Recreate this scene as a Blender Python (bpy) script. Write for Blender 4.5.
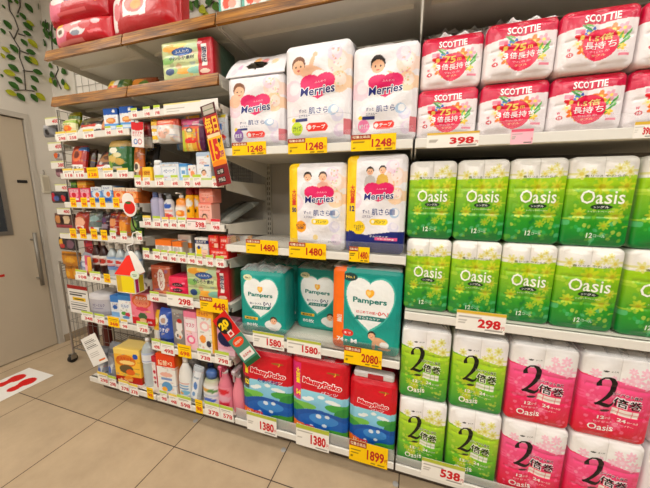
import bpy, math, random
import numpy as np
from mathutils import Matrix, Vector, Euler

for o in list(bpy.data.objects):
    bpy.data.objects.remove(o)
SC = bpy.context.scene
COL = SC.collection
RND = random.Random(11)
PI = math.pi

# ------------------------------------------------------------------ camera
CAM_R = ((0.9540034, 0.2996291, 0.0100012), (0.0585647, -0.1535423, -0.9864051), (-0.29402, 0.9416195, -0.1640275))
FPX, CX, CY, CAMZ = 273.95, 325.0, 244.0, 1.371
cd = bpy.data.cameras.new('camera')
cd.sensor_width = 36.0
cd.sensor_fit = 'HORIZONTAL'
cd.lens = FPX / 650 * 36
cd.clip_start = 0.02
cam = bpy.data.objects.new('camera', cd)
r0, r1, r2 = CAM_R
cam.matrix_world = Matrix(((r0[0], -r1[0], -r2[0], 0), (r0[1], -r1[1], -r2[1], 0), (r0[2], -r1[2], -r2[2], CAMZ), (0, 0, 0, 1)))
COL.objects.link(cam)
SC.camera = cam

# ------------------------------------------------------------------ world, exposure, lamps
SC.view_settings.view_transform = 'Standard'
SC.view_settings.look = 'None'
SC.view_settings.gamma = 1
SC.view_settings.use_curve_mapping = False
SC.view_settings.exposure = -0.2
w = bpy.data.worlds.new('store_ambience')
SC.world = w
w.use_nodes = True
w.node_tree.nodes['Background'].inputs[0].default_value = (1.0, 0.95, 0.88, 1)
w.node_tree.nodes['Background'].inputs[1].default_value = 0.04
CEIL_Z = 3.15
LAMPS = [(x, y) for y in (0.5, -1.1, -2.75) for x in (-2.4, -0.7, 1.0, 2.6)]
LAMP_W = {0.5: 6.5, -1.1: 30.0, -2.75: 13.0}


# ------------------------------------------------------------------ helpers
def at(px, py, Y):
    """world X, Z of the point in the plane y = Y seen at a spot of the photograph (used to measure sizes)"""
    c = ((px - CX) / FPX, (py - CY) / FPX, 1.0)
    d = [sum(CAM_R[i][k] * c[i] for i in range(3)) for k in range(3)]
    t = Y / d[1]
    return d[0] * t, CAMZ + d[2] * t


def on_wall(px, py, X):
    c = ((px - CX) / FPX, (py - CY) / FPX, 1.0)
    d = [sum(CAM_R[i][k] * c[i] for i in range(3)) for k in range(3)]
    t = X / d[0]
    return d[1] * t, CAMZ + d[2] * t


def on_floor(px, py):
    c = ((px - CX) / FPX, (py - CY) / FPX, 1.0)
    d = [sum(CAM_R[i][k] * c[i] for i in range(3)) for k in range(3)]
    t = -CAMZ / d[2]
    return d[0] * t, d[1] * t


def lin(h):
    if not isinstance(h, str):
        return np.array(h, float)
    h = h.lstrip('#')
    if len(h) == 3:
        h = ''.join(c * 2 for c in h)
    v = np.array([int(h[i:i + 2], 16) / 255 for i in (0, 2, 4)])
    sat = v.max() - v.min()
    if sat > 0.12:  # printed inks are a touch richer than they photograph
        v = np.clip(v.mean() + (v - v.mean()) * 1.14, 0, 1) ** 1.07
    return np.where(v <= 0.04045, v / 12.92, ((v + 0.055) / 1.055) ** 2.4)


MATS = {}


def base_mat(name):
    m = bpy.data.materials.new(name)
    m.use_nodes = True
    nt = m.node_tree
    return m, nt, nt.nodes['Principled BSDF']


def mat_col(kind):
    """printed surfaces: colour from the mesh's own print, finish by kind"""
    if kind in MATS:
        return MATS[kind]
    rough, spec, coat, bump, scale, metal = {
        'film': (0.32, 0.5, 0.2, 0.28, 45, 0), 'card': (0.55, 0.35, 0.0, 0.03, 120, 0), 'plastic': (0.3, 0.5, 0.1, 0.02, 60, 0),
        'ink': (0.42, 0.4, 0.0, 0.0, 10, 0), 'paper': (0.7, 0.25, 0.0, 0.03, 150, 0), 'soft': (0.42, 0.45, 0.0, 0.4, 38, 0)}[kind]
    m, nt, p = base_mat('printed_' + kind)
    a = nt.nodes.new('ShaderNodeAttribute')
    a.attribute_name = 'Col'
    nt.links.new(a.outputs['Color'], p.inputs['Base Color'])
    p.inputs['Roughness'].default_value = rough
    p.inputs['Specular IOR Level'].default_value = spec
    p.inputs['Coat Weight'].default_value = coat
    p.inputs['Coat Roughness'].default_value = 0.15
    if bump > 0:
        tc = nt.nodes.new('ShaderNodeTexCoord')
        n = nt.nodes.new('ShaderNodeTexNoise')
        n.inputs['Scale'].default_value = scale
        n.inputs['Detail'].default_value = 3
        b = nt.nodes.new('ShaderNodeBump')
        b.inputs['Strength'].default_value = bump
        b.inputs['Distance'].default_value = 0.01
        nt.links.new(tc.outputs['Object'], n.inputs['Vector'])
        nt.links.new(n.outputs['Fac'], b.inputs['Height'])
        nt.links.new(b.outputs['Normal'], p.inputs['Normal'])
    MATS[kind] = m
    return m


def mat_plain(key, col, rough=0.5, metal=0.0, spec=0.5, noise=0.0, scale=30.0, coat=0.0, trans=0.0):
    if key in MATS:
        return MATS[key]
    m, nt, p = base_mat(key)
    c = lin(col)
    p.inputs['Base Color'].default_value = (*c, 1)
    p.inputs['Roughness'].default_value = rough
    p.inputs['Metallic'].default_value = metal
    p.inputs['Specular IOR Level'].default_value = spec
    p.inputs['Coat Weight'].default_value = coat
    p.inputs['Transmission Weight'].default_value = trans
    if noise > 0:
        tc = nt.nodes.new('ShaderNodeTexCoord')
        n = nt.nodes.new('ShaderNodeTexNoise')
        n.inputs['Scale'].default_value = scale
        n.inputs['Detail'].default_value = 5
        mx = nt.nodes.new('ShaderNodeMix')
        mx.data_type = 'RGBA'
        mx.inputs['A'].default_value = (*(c * (1 - noise)), 1)
        mx.inputs['B'].default_value = (*np.minimum(c * (1 + noise), 1), 1)
        nt.links.new(tc.outputs['Object'], n.inputs['Vector'])
        nt.links.new(n.outputs['Fac'], mx.inputs['Factor'])
        nt.links.new(mx.outputs['Result'], p.inputs['Base Color'])
    MATS[key] = m
    return m


def mat_clear(key, tint='ffffff', gloss=0.12, haze=0.1, rough=0.12):
    """thin clear plastic: mostly see-through, some sheen and a little milky haze"""
    if key in MATS:
        return MATS[key]
    m, nt, p = base_mat(key)
    out = nt.nodes['Material Output']
    t = nt.nodes.new('ShaderNodeBsdfTransparent')
    t.inputs[0].default_value = (*lin(tint), 1)
    p.inputs['Base Color'].default_value = (*lin(tint), 1)
    p.inputs['Roughness'].default_value = rough
    p.inputs['Specular IOR Level'].default_value = 0.8
    fr = nt.nodes.new('ShaderNodeFresnel')
    fr.inputs[0].default_value = 1.4
    mul = nt.nodes.new('ShaderNodeMath')
    mul.operation = 'MULTIPLY_ADD'
    mul.inputs[1].default_value = 1.0 + gloss * 2
    mul.inputs[2].default_value = haze
    nz = nt.nodes.new('ShaderNodeTexNoise')
    nz.inputs['Scale'].default_value = 45
    b = nt.nodes.new('ShaderNodeBump')
    b.inputs['Strength'].default_value = 0.25 if gloss > 0.1 else 0.02
    b.inputs['Distance'].default_value = 0.01
    nt.links.new(nz.outputs['Fac'], b.inputs['Height'])
    nt.links.new(b.outputs['Normal'], p.inputs['Normal'])
    mx = nt.nodes.new('ShaderNodeMixShader')
    nt.links.new(fr.outputs[0], mul.inputs[0])
    nt.links.new(mul.outputs[0], mx.inputs[0])
    nt.links.new(t.outputs[0], mx.inputs[1])
    nt.links.new(p.outputs[0], mx.inputs[2])
    nt.links.new(mx.outputs[0], out.inputs[0])
    MATS[key] = m
    return m


def mesh_from(V, F, mat, C=None, smooth=False):
    me = bpy.data.meshes.new('m')
    me.from_pydata([tuple(map(float, v)) for v in V], [], [tuple(int(i) for i in f) for f in F])
    if C is not None:
        a = me.color_attributes.new('Col', 'FLOAT_COLOR', 'POINT')
        C = np.asarray(C, float)
        a.data.foreach_set('color', np.concatenate([C, np.ones((len(C), 1))], 1).astype(np.float32).ravel())
    me.materials.append(mat)
    if smooth:
        me.polygons.foreach_set('use_smooth', [True] * len(me.polygons))
    me.update()
    return me


class MB:
    """collects shapes for ONE mesh"""

    def __init__(self):
        self.V, self.F, self.C = [], [], []

    def add(self, V, F, col=(1, 1, 1)):
        n = len(self.V)
        self.V += [tuple(v) for v in V]
        self.F += [tuple(i + n for i in f) for f in F]
        c = tuple(lin(col))
        self.C += [c] * len(V)
        return self

    def box(self, x0, x1, y0, y1, z0, z1, col='fff', bev=0.0):
        if bev <= 0:
            V = [(x, y, z) for z in (z0, z1) for y in (y0, y1) for x in (x0, x1)]
            F = [(0, 2, 3, 1), (4, 5, 7, 6), (0, 1, 5, 4), (2, 6, 7, 3), (0, 4, 6, 2), (1, 3, 7, 5)]
            return self.add(V, F, col)
        b = min(bev, (x1 - x0) / 2.01, (y1 - y0) / 2.01, (z1 - z0) / 2.01)
        V, idx = [], {}
        X, Y, Z = (x0, x1), (y0, y1), (z0, z1)
        for i in (0, 1):
            for j in (0, 1):
                for k in (0, 1):
                    ix, jy, kz = X[i] + b * (1 - 2 * i), Y[j] + b * (1 - 2 * j), Z[k] + b * (1 - 2 * k)
                    idx[i, j, k] = len(V)
                    V += [(X[i], jy, kz), (ix, Y[j], kz), (ix, jy, Z[k])]
        q = lambda i, j, k, a: idx[i, j, k] + a
        F = []
        for i in (0, 1):
            F.append([q(i, 0, 0, 0), q(i, 1, 0, 0), q(i, 1, 1, 0), q(i, 0, 1, 0)][::1 if i else -1])
            F.append([q(0, i, 0, 1), q(0, i, 1, 1), q(1, i, 1, 1), q(1, i, 0, 1)][::1 if i else -1])
            F.append([q(0, 0, i, 2), q(1, 0, i, 2), q(1, 1, i, 2), q(0, 1, i, 2)][::1 if i else -1])
        for j in (0, 1):
            for k in (0, 1):
                F.append([q(0, j, k, 1), q(1, j, k, 1), q(1, j, k, 2), q(0, j, k, 2)])
                F.append([q(j, 0, k, 0), q(j, 1, k, 0), q(j, 1, k, 2), q(j, 0, k, 2)])
                F.append([q(j, k, 0, 0), q(j, k, 1, 0), q(j, k, 1, 1), q(j, k, 0, 1)])
        for i in (0, 1):
            for j in (0, 1):
                for k in (0, 1):
                    F.append([q(i, j, k, 0), q(i, j, k, 1), q(i, j, k, 2)])
        return self.add(V, F, col)

    def tube(self, pts, r, seg=8, col='fff', caps=True):
        P = [Vector(p) for p in pts]
        n0 = len(self.V)
        V, F = [], []
        up = None
        for i, p in enumerate(P):
            t = (P[min(i + 1, len(P) - 1)] - P[max(i - 1, 0)]).normalized()
            if up is None:
                up = Vector((0, 0, 1)) if abs(t.z) < 0.9 else Vector((1, 0, 0))
            a = t.cross(up).normalized()
            b = a.cross(t).normalized()
            up = b
            rr = r[i] if isinstance(r, (list, tuple)) else r
            V += [p + (a * math.cos(2 * PI * k / seg) + b * math.sin(2 * PI * k / seg)) * rr for k in range(seg)]
        for i in range(len(P) - 1):
            for k in range(seg):
                F.append((i * seg + k, i * seg + (k + 1) % seg, (i + 1) * seg + (k + 1) % seg, (i + 1) * seg + k))
        if caps:
            F.append(tuple(range(seg))[::-1])
            F.append(tuple((len(P) - 1) * seg + k for k in range(seg)))
        return self.add(V, F, col)

    def lathe(self, prof, seg=20, sy=1.0, cx=0.0, cy=0.0, col='fff', cols=None):
        """prof: (radius, z) from bottom to top"""
        V, F, C = [], [], []
        for i, (r, z) in enumerate(prof):
            for k in range(seg):
                a = 2 * PI * k / seg
                V.append((cx + r * math.cos(a), cy + r * sy * math.sin(a), z))
                C.append(tuple(lin(cols[i] if cols else col)))
        for i in range(len(prof) - 1):
            for k in range(seg):
                F.append((i * seg + k, i * seg + (k + 1) % seg, (i + 1) * seg + (k + 1) % seg, (i + 1) * seg + k))
        F.append(tuple(range(seg))[::-1])
        F.append(tuple((len(prof) - 1) * seg + k for k in range(seg)))
        n = len(self.V)
        self.V += V
        self.F += [tuple(i + n for i in f) for f in F]
        self.C += C
        return self

    def move(self, M):
        self.V = [tuple(M @ Vector(v)) for v in self.V]
        return self

    def mesh(self, mat, smooth=False):
        return mesh_from(self.V, self.F, mat, self.C, smooth)


def link(name, me, parent=None, loc=(0, 0, 0), rot=(0, 0, 0)):
    o = bpy.data.objects.new(name, me)
    o.location = loc
    o.rotation_euler = rot
    if parent is not None:
        o.parent = parent
    COL.objects.link(o)
    return o


def tag(o, label, cat, group=None):
    o['label'] = label
    o['category'] = cat
    if group:
        o['group'] = group
    return o


def thing(name, label, cat, loc=(0, 0, 0), rot=(0, 0, 0), group=None):
    return tag(link(name, None, None, loc, rot), label, cat, group)


def struct(name, me):
    o = link(name, me)
    o['kind'] = 'structure'
    return o


ORD = 'first second third fourth fifth sixth seventh eighth ninth tenth eleventh twelfth'.split()

# ------------------------------------------------------------------ lettering
TXT = {}


def text_tris(s, bold=0.0, slant=0.0):
    k = (s, bold, slant)
    if k not in TXT:
        c = bpy.data.curves.new('t', 'FONT')
        c.body = s
        c.resolution_u = 2
        c.offset = bold * 0.55 if any(ord(ch) > 0x2fff for ch in s) and bold < 0.07 else bold
        c.space_line = 0.85
        c.align_x = 'CENTER' if '\n' in s else 'LEFT'
        c.shear = slant
        o = bpy.data.objects.new('t', c)
        COL.objects.link(o)
        m = o.evaluated_get(bpy.context.evaluated_depsgraph_get()).to_mesh()
        m.calc_loop_triangles()
        V = np.array([v.co[:2] for v in m.vertices]).reshape(-1, 2)
        T = np.array([t.vertices[:] for t in m.loop_triangles]).reshape(-1, 3)
        bpy.data.objects.remove(o)
        bpy.data.curves.remove(c)
        TXT[k] = (V, T)
    return TXT[k]


def split_tris(V, T, L):
    V = [tuple(v) for v in V]
    work, out = [tuple(t) for t in T], []
    while work:
        a, b, c = work.pop()
        e = sorted(((math.dist(V[p], V[q]), p, q, r) for p, q, r in ((a, b, c), (b, c, a), (c, a, b))), reverse=True)[0]
        if e[0] <= L:
            out.append((a, b, c))
            continue
        _, p, q, r = e
        m = len(V)
        V.append(((V[p][0] + V[q][0]) / 2, (V[p][1] + V[q][1]) / 2))
        work += [(p, m, r), (m, q, r)]
    return np.array(V), np.array(out)


# ------------------------------------------------------------------ print: a face painted on a fine grid, lettering as shapes on it
class Print:
    def __init__(self, w, h, cell, bg):
        self.w, self.h = w, h
        self.nx, self.ny = max(4, int(w / cell)), max(4, int(h / cell))
        u = np.linspace(0, 1, self.nx + 1)
        v = np.linspace(0, 1, self.ny + 1)
        self.U, self.Vv = np.meshgrid(u, v)
        self.A = w / h
        self.c = np.empty((self.ny + 1, self.nx + 1, 3))
        self.c[:] = lin(bg)
        self.L = []

    def put(self, mask, col, a=1.0):
        self.c[mask] = self.c[mask] * (1 - a) + lin(col) * a

    def rect(self, x0, y0, x1, y1, col, a=1.0):
        self.put((self.U >= x0) & (self.U <= x1) & (self.Vv >= y0) & (self.Vv <= y1), col, a)

    def ell(self, cx, cy, rx, ry, col, a=1.0, rot=0.0):
        dx, dy = (self.U - cx) * self.A, self.Vv - cy
        c, s = math.cos(rot), math.sin(rot)
        self.put((((dx * c + dy * s) / (rx * self.A)) ** 2 + ((-dx * s + dy * c) / ry) ** 2) <= 1, col, a)

    def disc(self, cx, cy, r, col, a=1.0):
        """r as a share of the width"""
        self.ell(cx, cy, r, r * self.A, col, a)

    def heart(self, cx, cy, rx, ry, col, a=1.0):
        x, y = (self.U - cx) / rx * 1.15, (self.Vv - cy) / ry * 1.15
        self.put((x * x + y * y - 1) ** 3 - x * x * y ** 3 <= 0, col, a)

    def poly(self, pts, col, a=1.0):
        pts = [(x * 1.02 - 0.01, 1.02 if y >= 1 else y) for x, y in pts]
        m = np.zeros(self.U.shape, bool)
        j = len(pts) - 1
        for i in range(len(pts)):
            (xi, yi), (xj, yj) = pts[i], pts[j]
            if yi != yj:
                m ^= ((yi > self.Vv) != (yj > self.Vv)) & (self.U < (xj - xi) * (self.Vv - yi) / (yj - yi) + xi)
            j = i
        self.put(m, col, a)

    def pill(self, x0, y0, x1, y1, col, a=1.0):
        r = (y1 - y0) / 2
        rx = r / self.A
        self.rect(x0 + rx, y0, x1 - rx, y1, col, a)
        self.ell(x0 + rx, y0 + r, rx, r, col, a)
        self.ell(x1 - rx, y0 + r, rx, r, col, a)

    def flower(self, cx, cy, r, col, n=8, mid='f2c81e', a=1.0, rot=0.0):
        ph = np.arctan2(self.Vv - cy, (self.U - cx) * self.A)
        d = np.hypot((self.U - cx) * self.A, self.Vv - cy) / (r * self.A)
        self.put(d <= 0.45 + 0.55 * np.abs(np.cos((ph + rot) * n / 2)), col, a)
        self.disc(cx, cy, r * 0.3, mid, a)

    def grad(self, y0, y1, c0, c1):
        t = np.clip((self.Vv - y0) / (y1 - y0), 0, 1)[..., None]
        m = (self.Vv >= y0) & (self.Vv <= y1)
        g = lin(c0) * (1 - t) + lin(c1) * t
        self.c[m] = g[m]

    def text(self, s, cx, cy, w, h, col, bold=0.02, slant=0.0, rot=0.0, layer=1):
        self.L.append(('t', s, cx, cy, w, h, col, bold, slant, rot, layer))

    def outlined(self, s, cx, cy, w, h, col, edge, bold=0.03, eb=0.09, slant=0.0, rot=0.0):
        self.L.append(('o', s, cx, cy, w, h, edge, (bold, eb), slant, rot, 1))
        self.text(s, cx, cy, w, h, col, bold, slant, rot, 2)

    def stroke(self, pts, ws, col, layer=1):
        """a brush line through points (0..1, 0..1) with widths as shares of the width"""
        self.L.append(('s', pts, ws, col, layer))

    def baby(self, cx, cy, r, hair='3a2a22', cloth='f2efe8', pose='face'):
        """small printed child: head, hair and clothes"""
        k = self.A
        if pose == 'stand':
            self.ell(cx, cy - 3.4 * r * k, 1.5 * r, 2.4 * r * k, cloth)
            self.ell(cx - 1.25 * r, cy - 2.8 * r * k, 0.4 * r, 1.5 * r * k, cloth, rot=-0.2)
            self.ell(cx + 1.25 * r, cy - 2.8 * r * k, 0.4 * r, 1.5 * r * k, cloth, rot=0.2)
        elif pose == 'crawl':
            self.ell(cx + 2.2 * r, cy - 1.6 * r * k, 2.3 * r, 1.1 * r * k, 'e3b390', rot=-0.35)
            self.ell(cx + 0.6 * r, cy - 2.6 * r * k, 0.45 * r, 1.4 * r * k, 'e3b390')
            self.ell(cx + 3.3 * r, cy - 2.2 * r * k, 1.2 * r, 0.9 * r * k, 'f6f4ef')
            self.ell(cx + 3.4 * r, cy - 3.3 * r * k, 1.6 * r, 0.4 * r * k, 'e3b390')
        elif pose == 'lie':
            self.ell(cx + 2.0 * r, cy - 1.0 * r * k, 2.1 * r, 0.85 * r * k, 'ecc3a6', rot=-0.25)
            self.ell(cx + 3.2 * r, cy - 1.5 * r * k, 1.3 * r, 0.7 * r * k, cloth, rot=-0.25)
            self.ell(cx + 2.0 * r, cy + 0.2 * r * k, 0.3 * r, 1.1 * r * k, 'ecc3a6', rot=-0.35)
            self.disc(cx + 2.45 * r, cy + 1.25 * r * k, 0.34 * r, 'ecc3a6')
        else:
            self.ell(cx, cy - 1.9 * r * k, 1.9 * r, 1.2 * r * k, cloth)
        self.disc(cx, cy + 0.15 * r * k, r * 1.06, hair)
        self.ell(cx, cy - 0.2 * r * k, r * 0.92, r * 0.86 * k, 'edc0a0')
        for s in (-1, 1):
            self.disc(cx + s * 0.38 * r, cy - 0.12 * r * k, r * 0.12, '3a2420')
        self.ell(cx, cy - 0.6 * r * k, r * 0.26, r * 0.1 * k, 'c8605a')


def lettering_mesh(P, pos, mat='ink', fine=0.008):
    """P.L lying on the surface pos(u, v, lift): one mesh for each block of writing"""
    items = []
    for it in P.L:
        if it[0] == 's':
            _, pts, ws, col, layer = it
            pts = [np.array((x * P.w, y * P.h)) for x, y in pts]
            v2 = []
            for i, p in enumerate(pts):
                t = pts[min(i + 1, len(pts) - 1)] - pts[max(i - 1, 0)]
                t = t / (np.hypot(*t) + 1e-9)
                n = np.array((-t[1], t[0]))
                v2 += [p + n * ws[i] * P.w / 2, p - n * ws[i] * P.w / 2]
            tr = []
            for i in range(len(pts) - 1):
                a = 2 * i
                tr += [(a, a + 1, a + 3), (a, a + 3, a + 2)]
            v2, tr = np.array(v2), np.array(tr)
        else:
            kind, s, cx, cy, w_, h_, col, bold, slant, rot, layer = it
            if kind == 'o':
                v0, _ = text_tris(s, bold[0], slant)
                v2, tr = text_tris(s, bold[1], slant)
            else:
                v0, tr = text_tris(s, bold, slant)
                v2 = v0
            if len(tr) == 0:
                continue
            lo, hi = v0.min(0), v0.max(0)
            v2 = (v2 - (lo + hi) / 2) / np.maximum(hi - lo, 1e-6) * np.array((w_ * P.w, h_ * P.h))
            c, sn = math.cos(rot), math.sin(rot)
            v2 = v2 @ np.array(((c, sn), (-sn, c))) + np.array((cx * P.w, cy * P.h))
        items.append((v2, tr, col, layer, v2.min(0), v2.max(0)))
    left, out = list(range(len(items))), []
    while left:
        grp = [left.pop(0)]
        k = 0
        while k < len(grp):
            a = items[grp[k]]
            for j in list(left):
                b = items[j]
                gap = np.maximum(0, np.maximum(b[4] - a[5], a[4] - b[5]))
                if np.hypot(*gap) < 0.014:
                    grp.append(j)
                    left.remove(j)
            k += 1
        V, F, C = [], [], []
        for j in sorted(grp):
            v2, tr, col, layer = items[j][:4]
            if fine:
                v2, tr = split_tris(v2, tr, fine)
            n = len(V)
            for u, v in v2:
                V.append(pos(u, v, 0.0009 * layer))
            for q in tr:
                F.append(tuple(i + n for i in q))
            C += [tuple(lin(col))] * len(v2)
        out.append(mesh_from(V, F, mat_col(mat), C))
    return out


def wrap(P, d, r=0.01, rc=0.0, bulge=None, mat='film', side=None, top=None, bottom=None, lean=None, smooth=True):
    """a closed pack: printed front (grid), rounded edges, sides going back d. Local: x centred, front at y=0, z from 0.
    bulge(s, t): metres the front swells towards the viewer; returns mesh, pos(u, v, lift)"""
    w_, h_ = P.w, P.h
    r = min(r, d / 2.2)

    def core(u, v):
        s, t = 2 * u / w_ - 1, v / h_
        k = 1.0
        if rc > 0:
            dist = min(v, h_ - v)
            if dist < rc:
                k = 1 - rc / (w_ / 2) * (1 - math.sqrt(max(0, 1 - (1 - dist / rc) ** 2)))
        return s * (w_ / 2 - r) * k, r + t * (h_ - 2 * r), (bulge(s, t) if bulge else 0.0)

    def pos(u, v, lift):
        x, z, b = core(u, v)
        return (x, -b - lift, z)

    nx, ny = P.nx, P.ny
    V, F, C = [], [], []
    for j in range(ny + 1):
        for i in range(nx + 1):
            V.append(pos(i / nx * w_, j / ny * h_, 0))
    C = list(P.c.reshape(-1, 3))
    for j in range(ny):
        for i in range(nx):
            a = j * (nx + 1) + i
            F.append((a, a + 1, a + nx + 2, a + nx + 1))
    loop = [i for i in range(nx + 1)] + [j * (nx + 1) + nx for j in range(1, ny + 1)] + [ny * (nx + 1) + i for i in range(nx - 1, -1, -1)] + [j * (nx + 1) for j in range(ny - 1, 0, -1)]
    tag_ = ['b'] * (nx + 1) + ['r'] * ny + ['t'] * nx + ['l'] * (ny - 1)
    n = len(loop)
    base = [np.array(V[k]) for k in loop]
    nor = []
    for i in range(n):
        p, q = base[i - 1], base[(i + 1) % n]
        t = q - p
        m = np.array((t[2], -t[0]))
        m = m / (np.hypot(*m) + 1e-9)
        nor.append(m)
    corner = 1.0
    sd = {'l': side, 'r': side, 't': top, 'b': bottom}
    rings = [(r * math.sin(a), r * (1 - math.cos(a))) for a in (PI / 6, PI / 3, PI / 2)]
    rings += [(r, r + (d - 2 * r) * f) for f in (0.33, 0.67, 1.0)]
    rings += [(r * math.cos(a), d - r + r * math.sin(a)) for a in (PI / 4, PI / 2)]
    prev = loop
    for ri, (off, y) in enumerate(rings):
        cur = []
        for i in range(n):
            b = base[i]
            cur.append(len(V))
            V.append((b[0] + nor[i][0] * off, b[1] + y if ri else b[1] * 0.6 + y, b[2] + nor[i][1] * off))
            f = sd[tag_[i]]
            C.append(lin(f) if (f is not None and ri >= 3) else C[loop[i]])
        for i in range(n):
            k = (i + 1) % n
            F.append((prev[k], prev[i], cur[i], cur[k]))
        prev = cur
    F.append(tuple(prev[::-1]))
    V = np.array(V)
    zmin = V[:, 2].min()
    V[:, 2] -= zmin
    pos2 = lambda u, v, l: (lambda p: (p[0], p[1], p[2] - zmin))(pos(u, v, l))
    return mesh_from(V, F, mat_col(mat), C, smooth), pos2


def noise2(seed, amp, f=(9, 13)):
    rr = random.Random(seed)
    W = [(rr.uniform(-f[0], f[0]), rr.uniform(-f[1], f[1]), rr.uniform(0, 6.3)) for _ in range(7)]
    return lambda s, t: amp / 2.6 * sum(math.sin(a * s + b * t + c) for a, b, c in W)


def clutter(P, seed, bg):
    """small print too fine to read: short lines, dots and blocks"""
    rr = random.Random(seed)
    b = lin(bg).mean()
    for _ in range(int(min(34, 14 + 1500 * P.w * P.h))):
        x, y = rr.uniform(0.04, 0.92), rr.uniform(0.04, 0.95)
        c = rr.choice(('f4f1ea', 'f4f1ea', '2c2824', 'c8402c', 'e6c23a', '4a78b4', '6a9a4a') if b < 0.5 else ('7a746c', '4a4640', 'c8503c', 'e0a83a', '5a86c0', '8ab06a', 'd8a0a8'))
        if rr.random() < 0.65:
            P.rect(x, y, x + rr.uniform(0.08, 0.3), y + rr.uniform(0.012, 0.03), c, rr.uniform(0.25, 0.6))
        else:
            r = rr.uniform(0.03, 0.09)
            P.disc(x, y, r, c, rr.uniform(0.2, 0.5))


class Kind:
    """a design: meshes of its parts, made once and placed many times"""

    def __init__(self, name, cat):
        self.name, self.cat, self.parts = name, cat, []

    def part(self, name, me, label=None, under=None):
        for m in (me if isinstance(me, list) else [me]):
            if m is not None:
                self.parts.append((name, m, label, under))
        return self

    def place(self, label, loc, rot=(0, 0, 0), group=None):
        t = thing(self.name, label, self.cat, loc, rot, group)
        made = {}
        for n, me, lb, under in self.parts:
            o = link(n, me, made.get(under, t))
            made.setdefault(n, o)
            if lb:
                o['label'] = lb
        return t


def pack_kind(name, cat, P, d, body='wrapper', fine=0.008, **kw):
    k = Kind(name, cat)
    me, pos = wrap(P, d, **kw)
    k.part(body, me)
    k.part('printed_lettering', lettering_mesh(P, pos, 'ink', fine), under=body)
    k.pos, k.d, k.w, k.h = pos, d, P.w, P.h
    return k

# ------------------------------------------------------------------ the room
FRONT, BACK = 1.167, 1.60
WX, WY = -3.08, 1.76


def mat_floor():
    m, nt, p = base_mat('beige_floor_tiles')
    L = nt.links.new
    tc = nt.nodes.new('ShaderNodeTexCoord')
    mp = nt.nodes.new('ShaderNodeMapping')
    mp.inputs['Location'].default_value = (0.581 + 6.0, -1.0106 + 6.0, 0)
    br = nt.nodes.new('ShaderNodeTexBrick')
    br.offset = 0
    br.squash = 1
    br.inputs['Scale'].default_value = 1
    br.inputs['Mortar Size'].default_value = 0.0028
    br.inputs['Mortar Smooth'].default_value = 0.1
    br.inputs['Brick Width'].default_value = 0.6
    br.inputs['Row Height'].default_value = 0.6
    br.inputs['Color1'].default_value = (*lin('c2b097'), 1)
    br.inputs['Color2'].default_value = (*lin('bdab91'), 1)
    br.inputs['Mortar'].default_value = (*lin('4a3a2c'), 1)
    n = nt.nodes.new('ShaderNodeTexNoise')
    n.inputs['Scale'].default_value = 5
    n.inputs['Detail'].default_value = 8
    n.inputs['Roughness'].default_value = 0.65
    cr = nt.nodes.new('ShaderNodeValToRGB')
    cr.color_ramp.elements[0].position = 0.3
    cr.color_ramp.elements[0].color = (0.8, 0.79, 0.78, 1)
    cr.color_ramp.elements[1].position = 0.7
    cr.color_ramp.elements[1].color = (1, 1, 1, 1)
    mx = nt.nodes.new('ShaderNodeMix')
    mx.data_type = 'RGBA'
    mx.blend_type = 'MULTIPLY'
    mx.inputs['Factor'].default_value = 1
    L(tc.outputs['Object'], mp.inputs['Vector'])
    L(mp.outputs['Vector'], br.inputs['Vector'])
    L(tc.outputs['Object'], n.inputs['Vector'])
    L(n.outputs['Fac'], cr.inputs['Fac'])
    L(br.outputs['Color'], mx.inputs['A'])
    L(cr.outputs['Color'], mx.inputs['B'])
    L(mx.outputs['Result'], p.inputs['Base Color'])
    p.inputs['Roughness'].default_value = 0.36
    p.inputs['Specular IOR Level'].default_value = 0.45
    b = nt.nodes.new('ShaderNodeBump')
    b.inputs['Strength'].default_value = 0.08
    b.inputs['Distance'].default_value = 0.004
    L(n.outputs['Fac'], b.inputs['Height'])
    L(b.outputs['Normal'], p.inputs['Normal'])
    return m


def mat_wood(scale=1.0):
    m, nt, p = base_mat('wood_grain_strip')
    L = nt.links.new
    tc = nt.nodes.new('ShaderNodeTexCoord')
    mp = nt.nodes.new('ShaderNodeMapping')
    mp.inputs['Scale'].default_value = (1.6, 30, 34)
    n = nt.nodes.new('ShaderNodeTexNoise')
    n.inputs['Scale'].default_value = 1.9
    n.inputs['Detail'].default_value = 7
    n.inputs['Roughness'].default_value = 0.65
    n.inputs['Distortion'].default_value = 1.0
    cr = nt.nodes.new('ShaderNodeValToRGB')
    e = cr.color_ramp.elements
    e[0].position, e[0].color = 0.34, (*lin('412a10'), 1)
    e[1].position, e[1].color = 0.68, (*lin('c4903f'), 1)
    k = e.new(0.5)
    k.color = (*lin('8e6020'), 1)
    L(tc.outputs['Object'], mp.inputs['Vector'])
    L(mp.outputs['Vector'], n.inputs['Vector'])
    L(n.outputs['Fac'], cr.inputs['Fac'])
    L(cr.outputs['Color'], p.inputs['Base Color'])
    p.inputs['Roughness'].default_value = 0.45
    p.inputs['Specular IOR Level'].default_value = 0.3
    p.inputs['Coat Weight'].default_value = 0.35
    p.inputs['Coat Roughness'].default_value = 0.1
    p.inputs['Coat IOR'].default_value = 1.6
    return m


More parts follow.
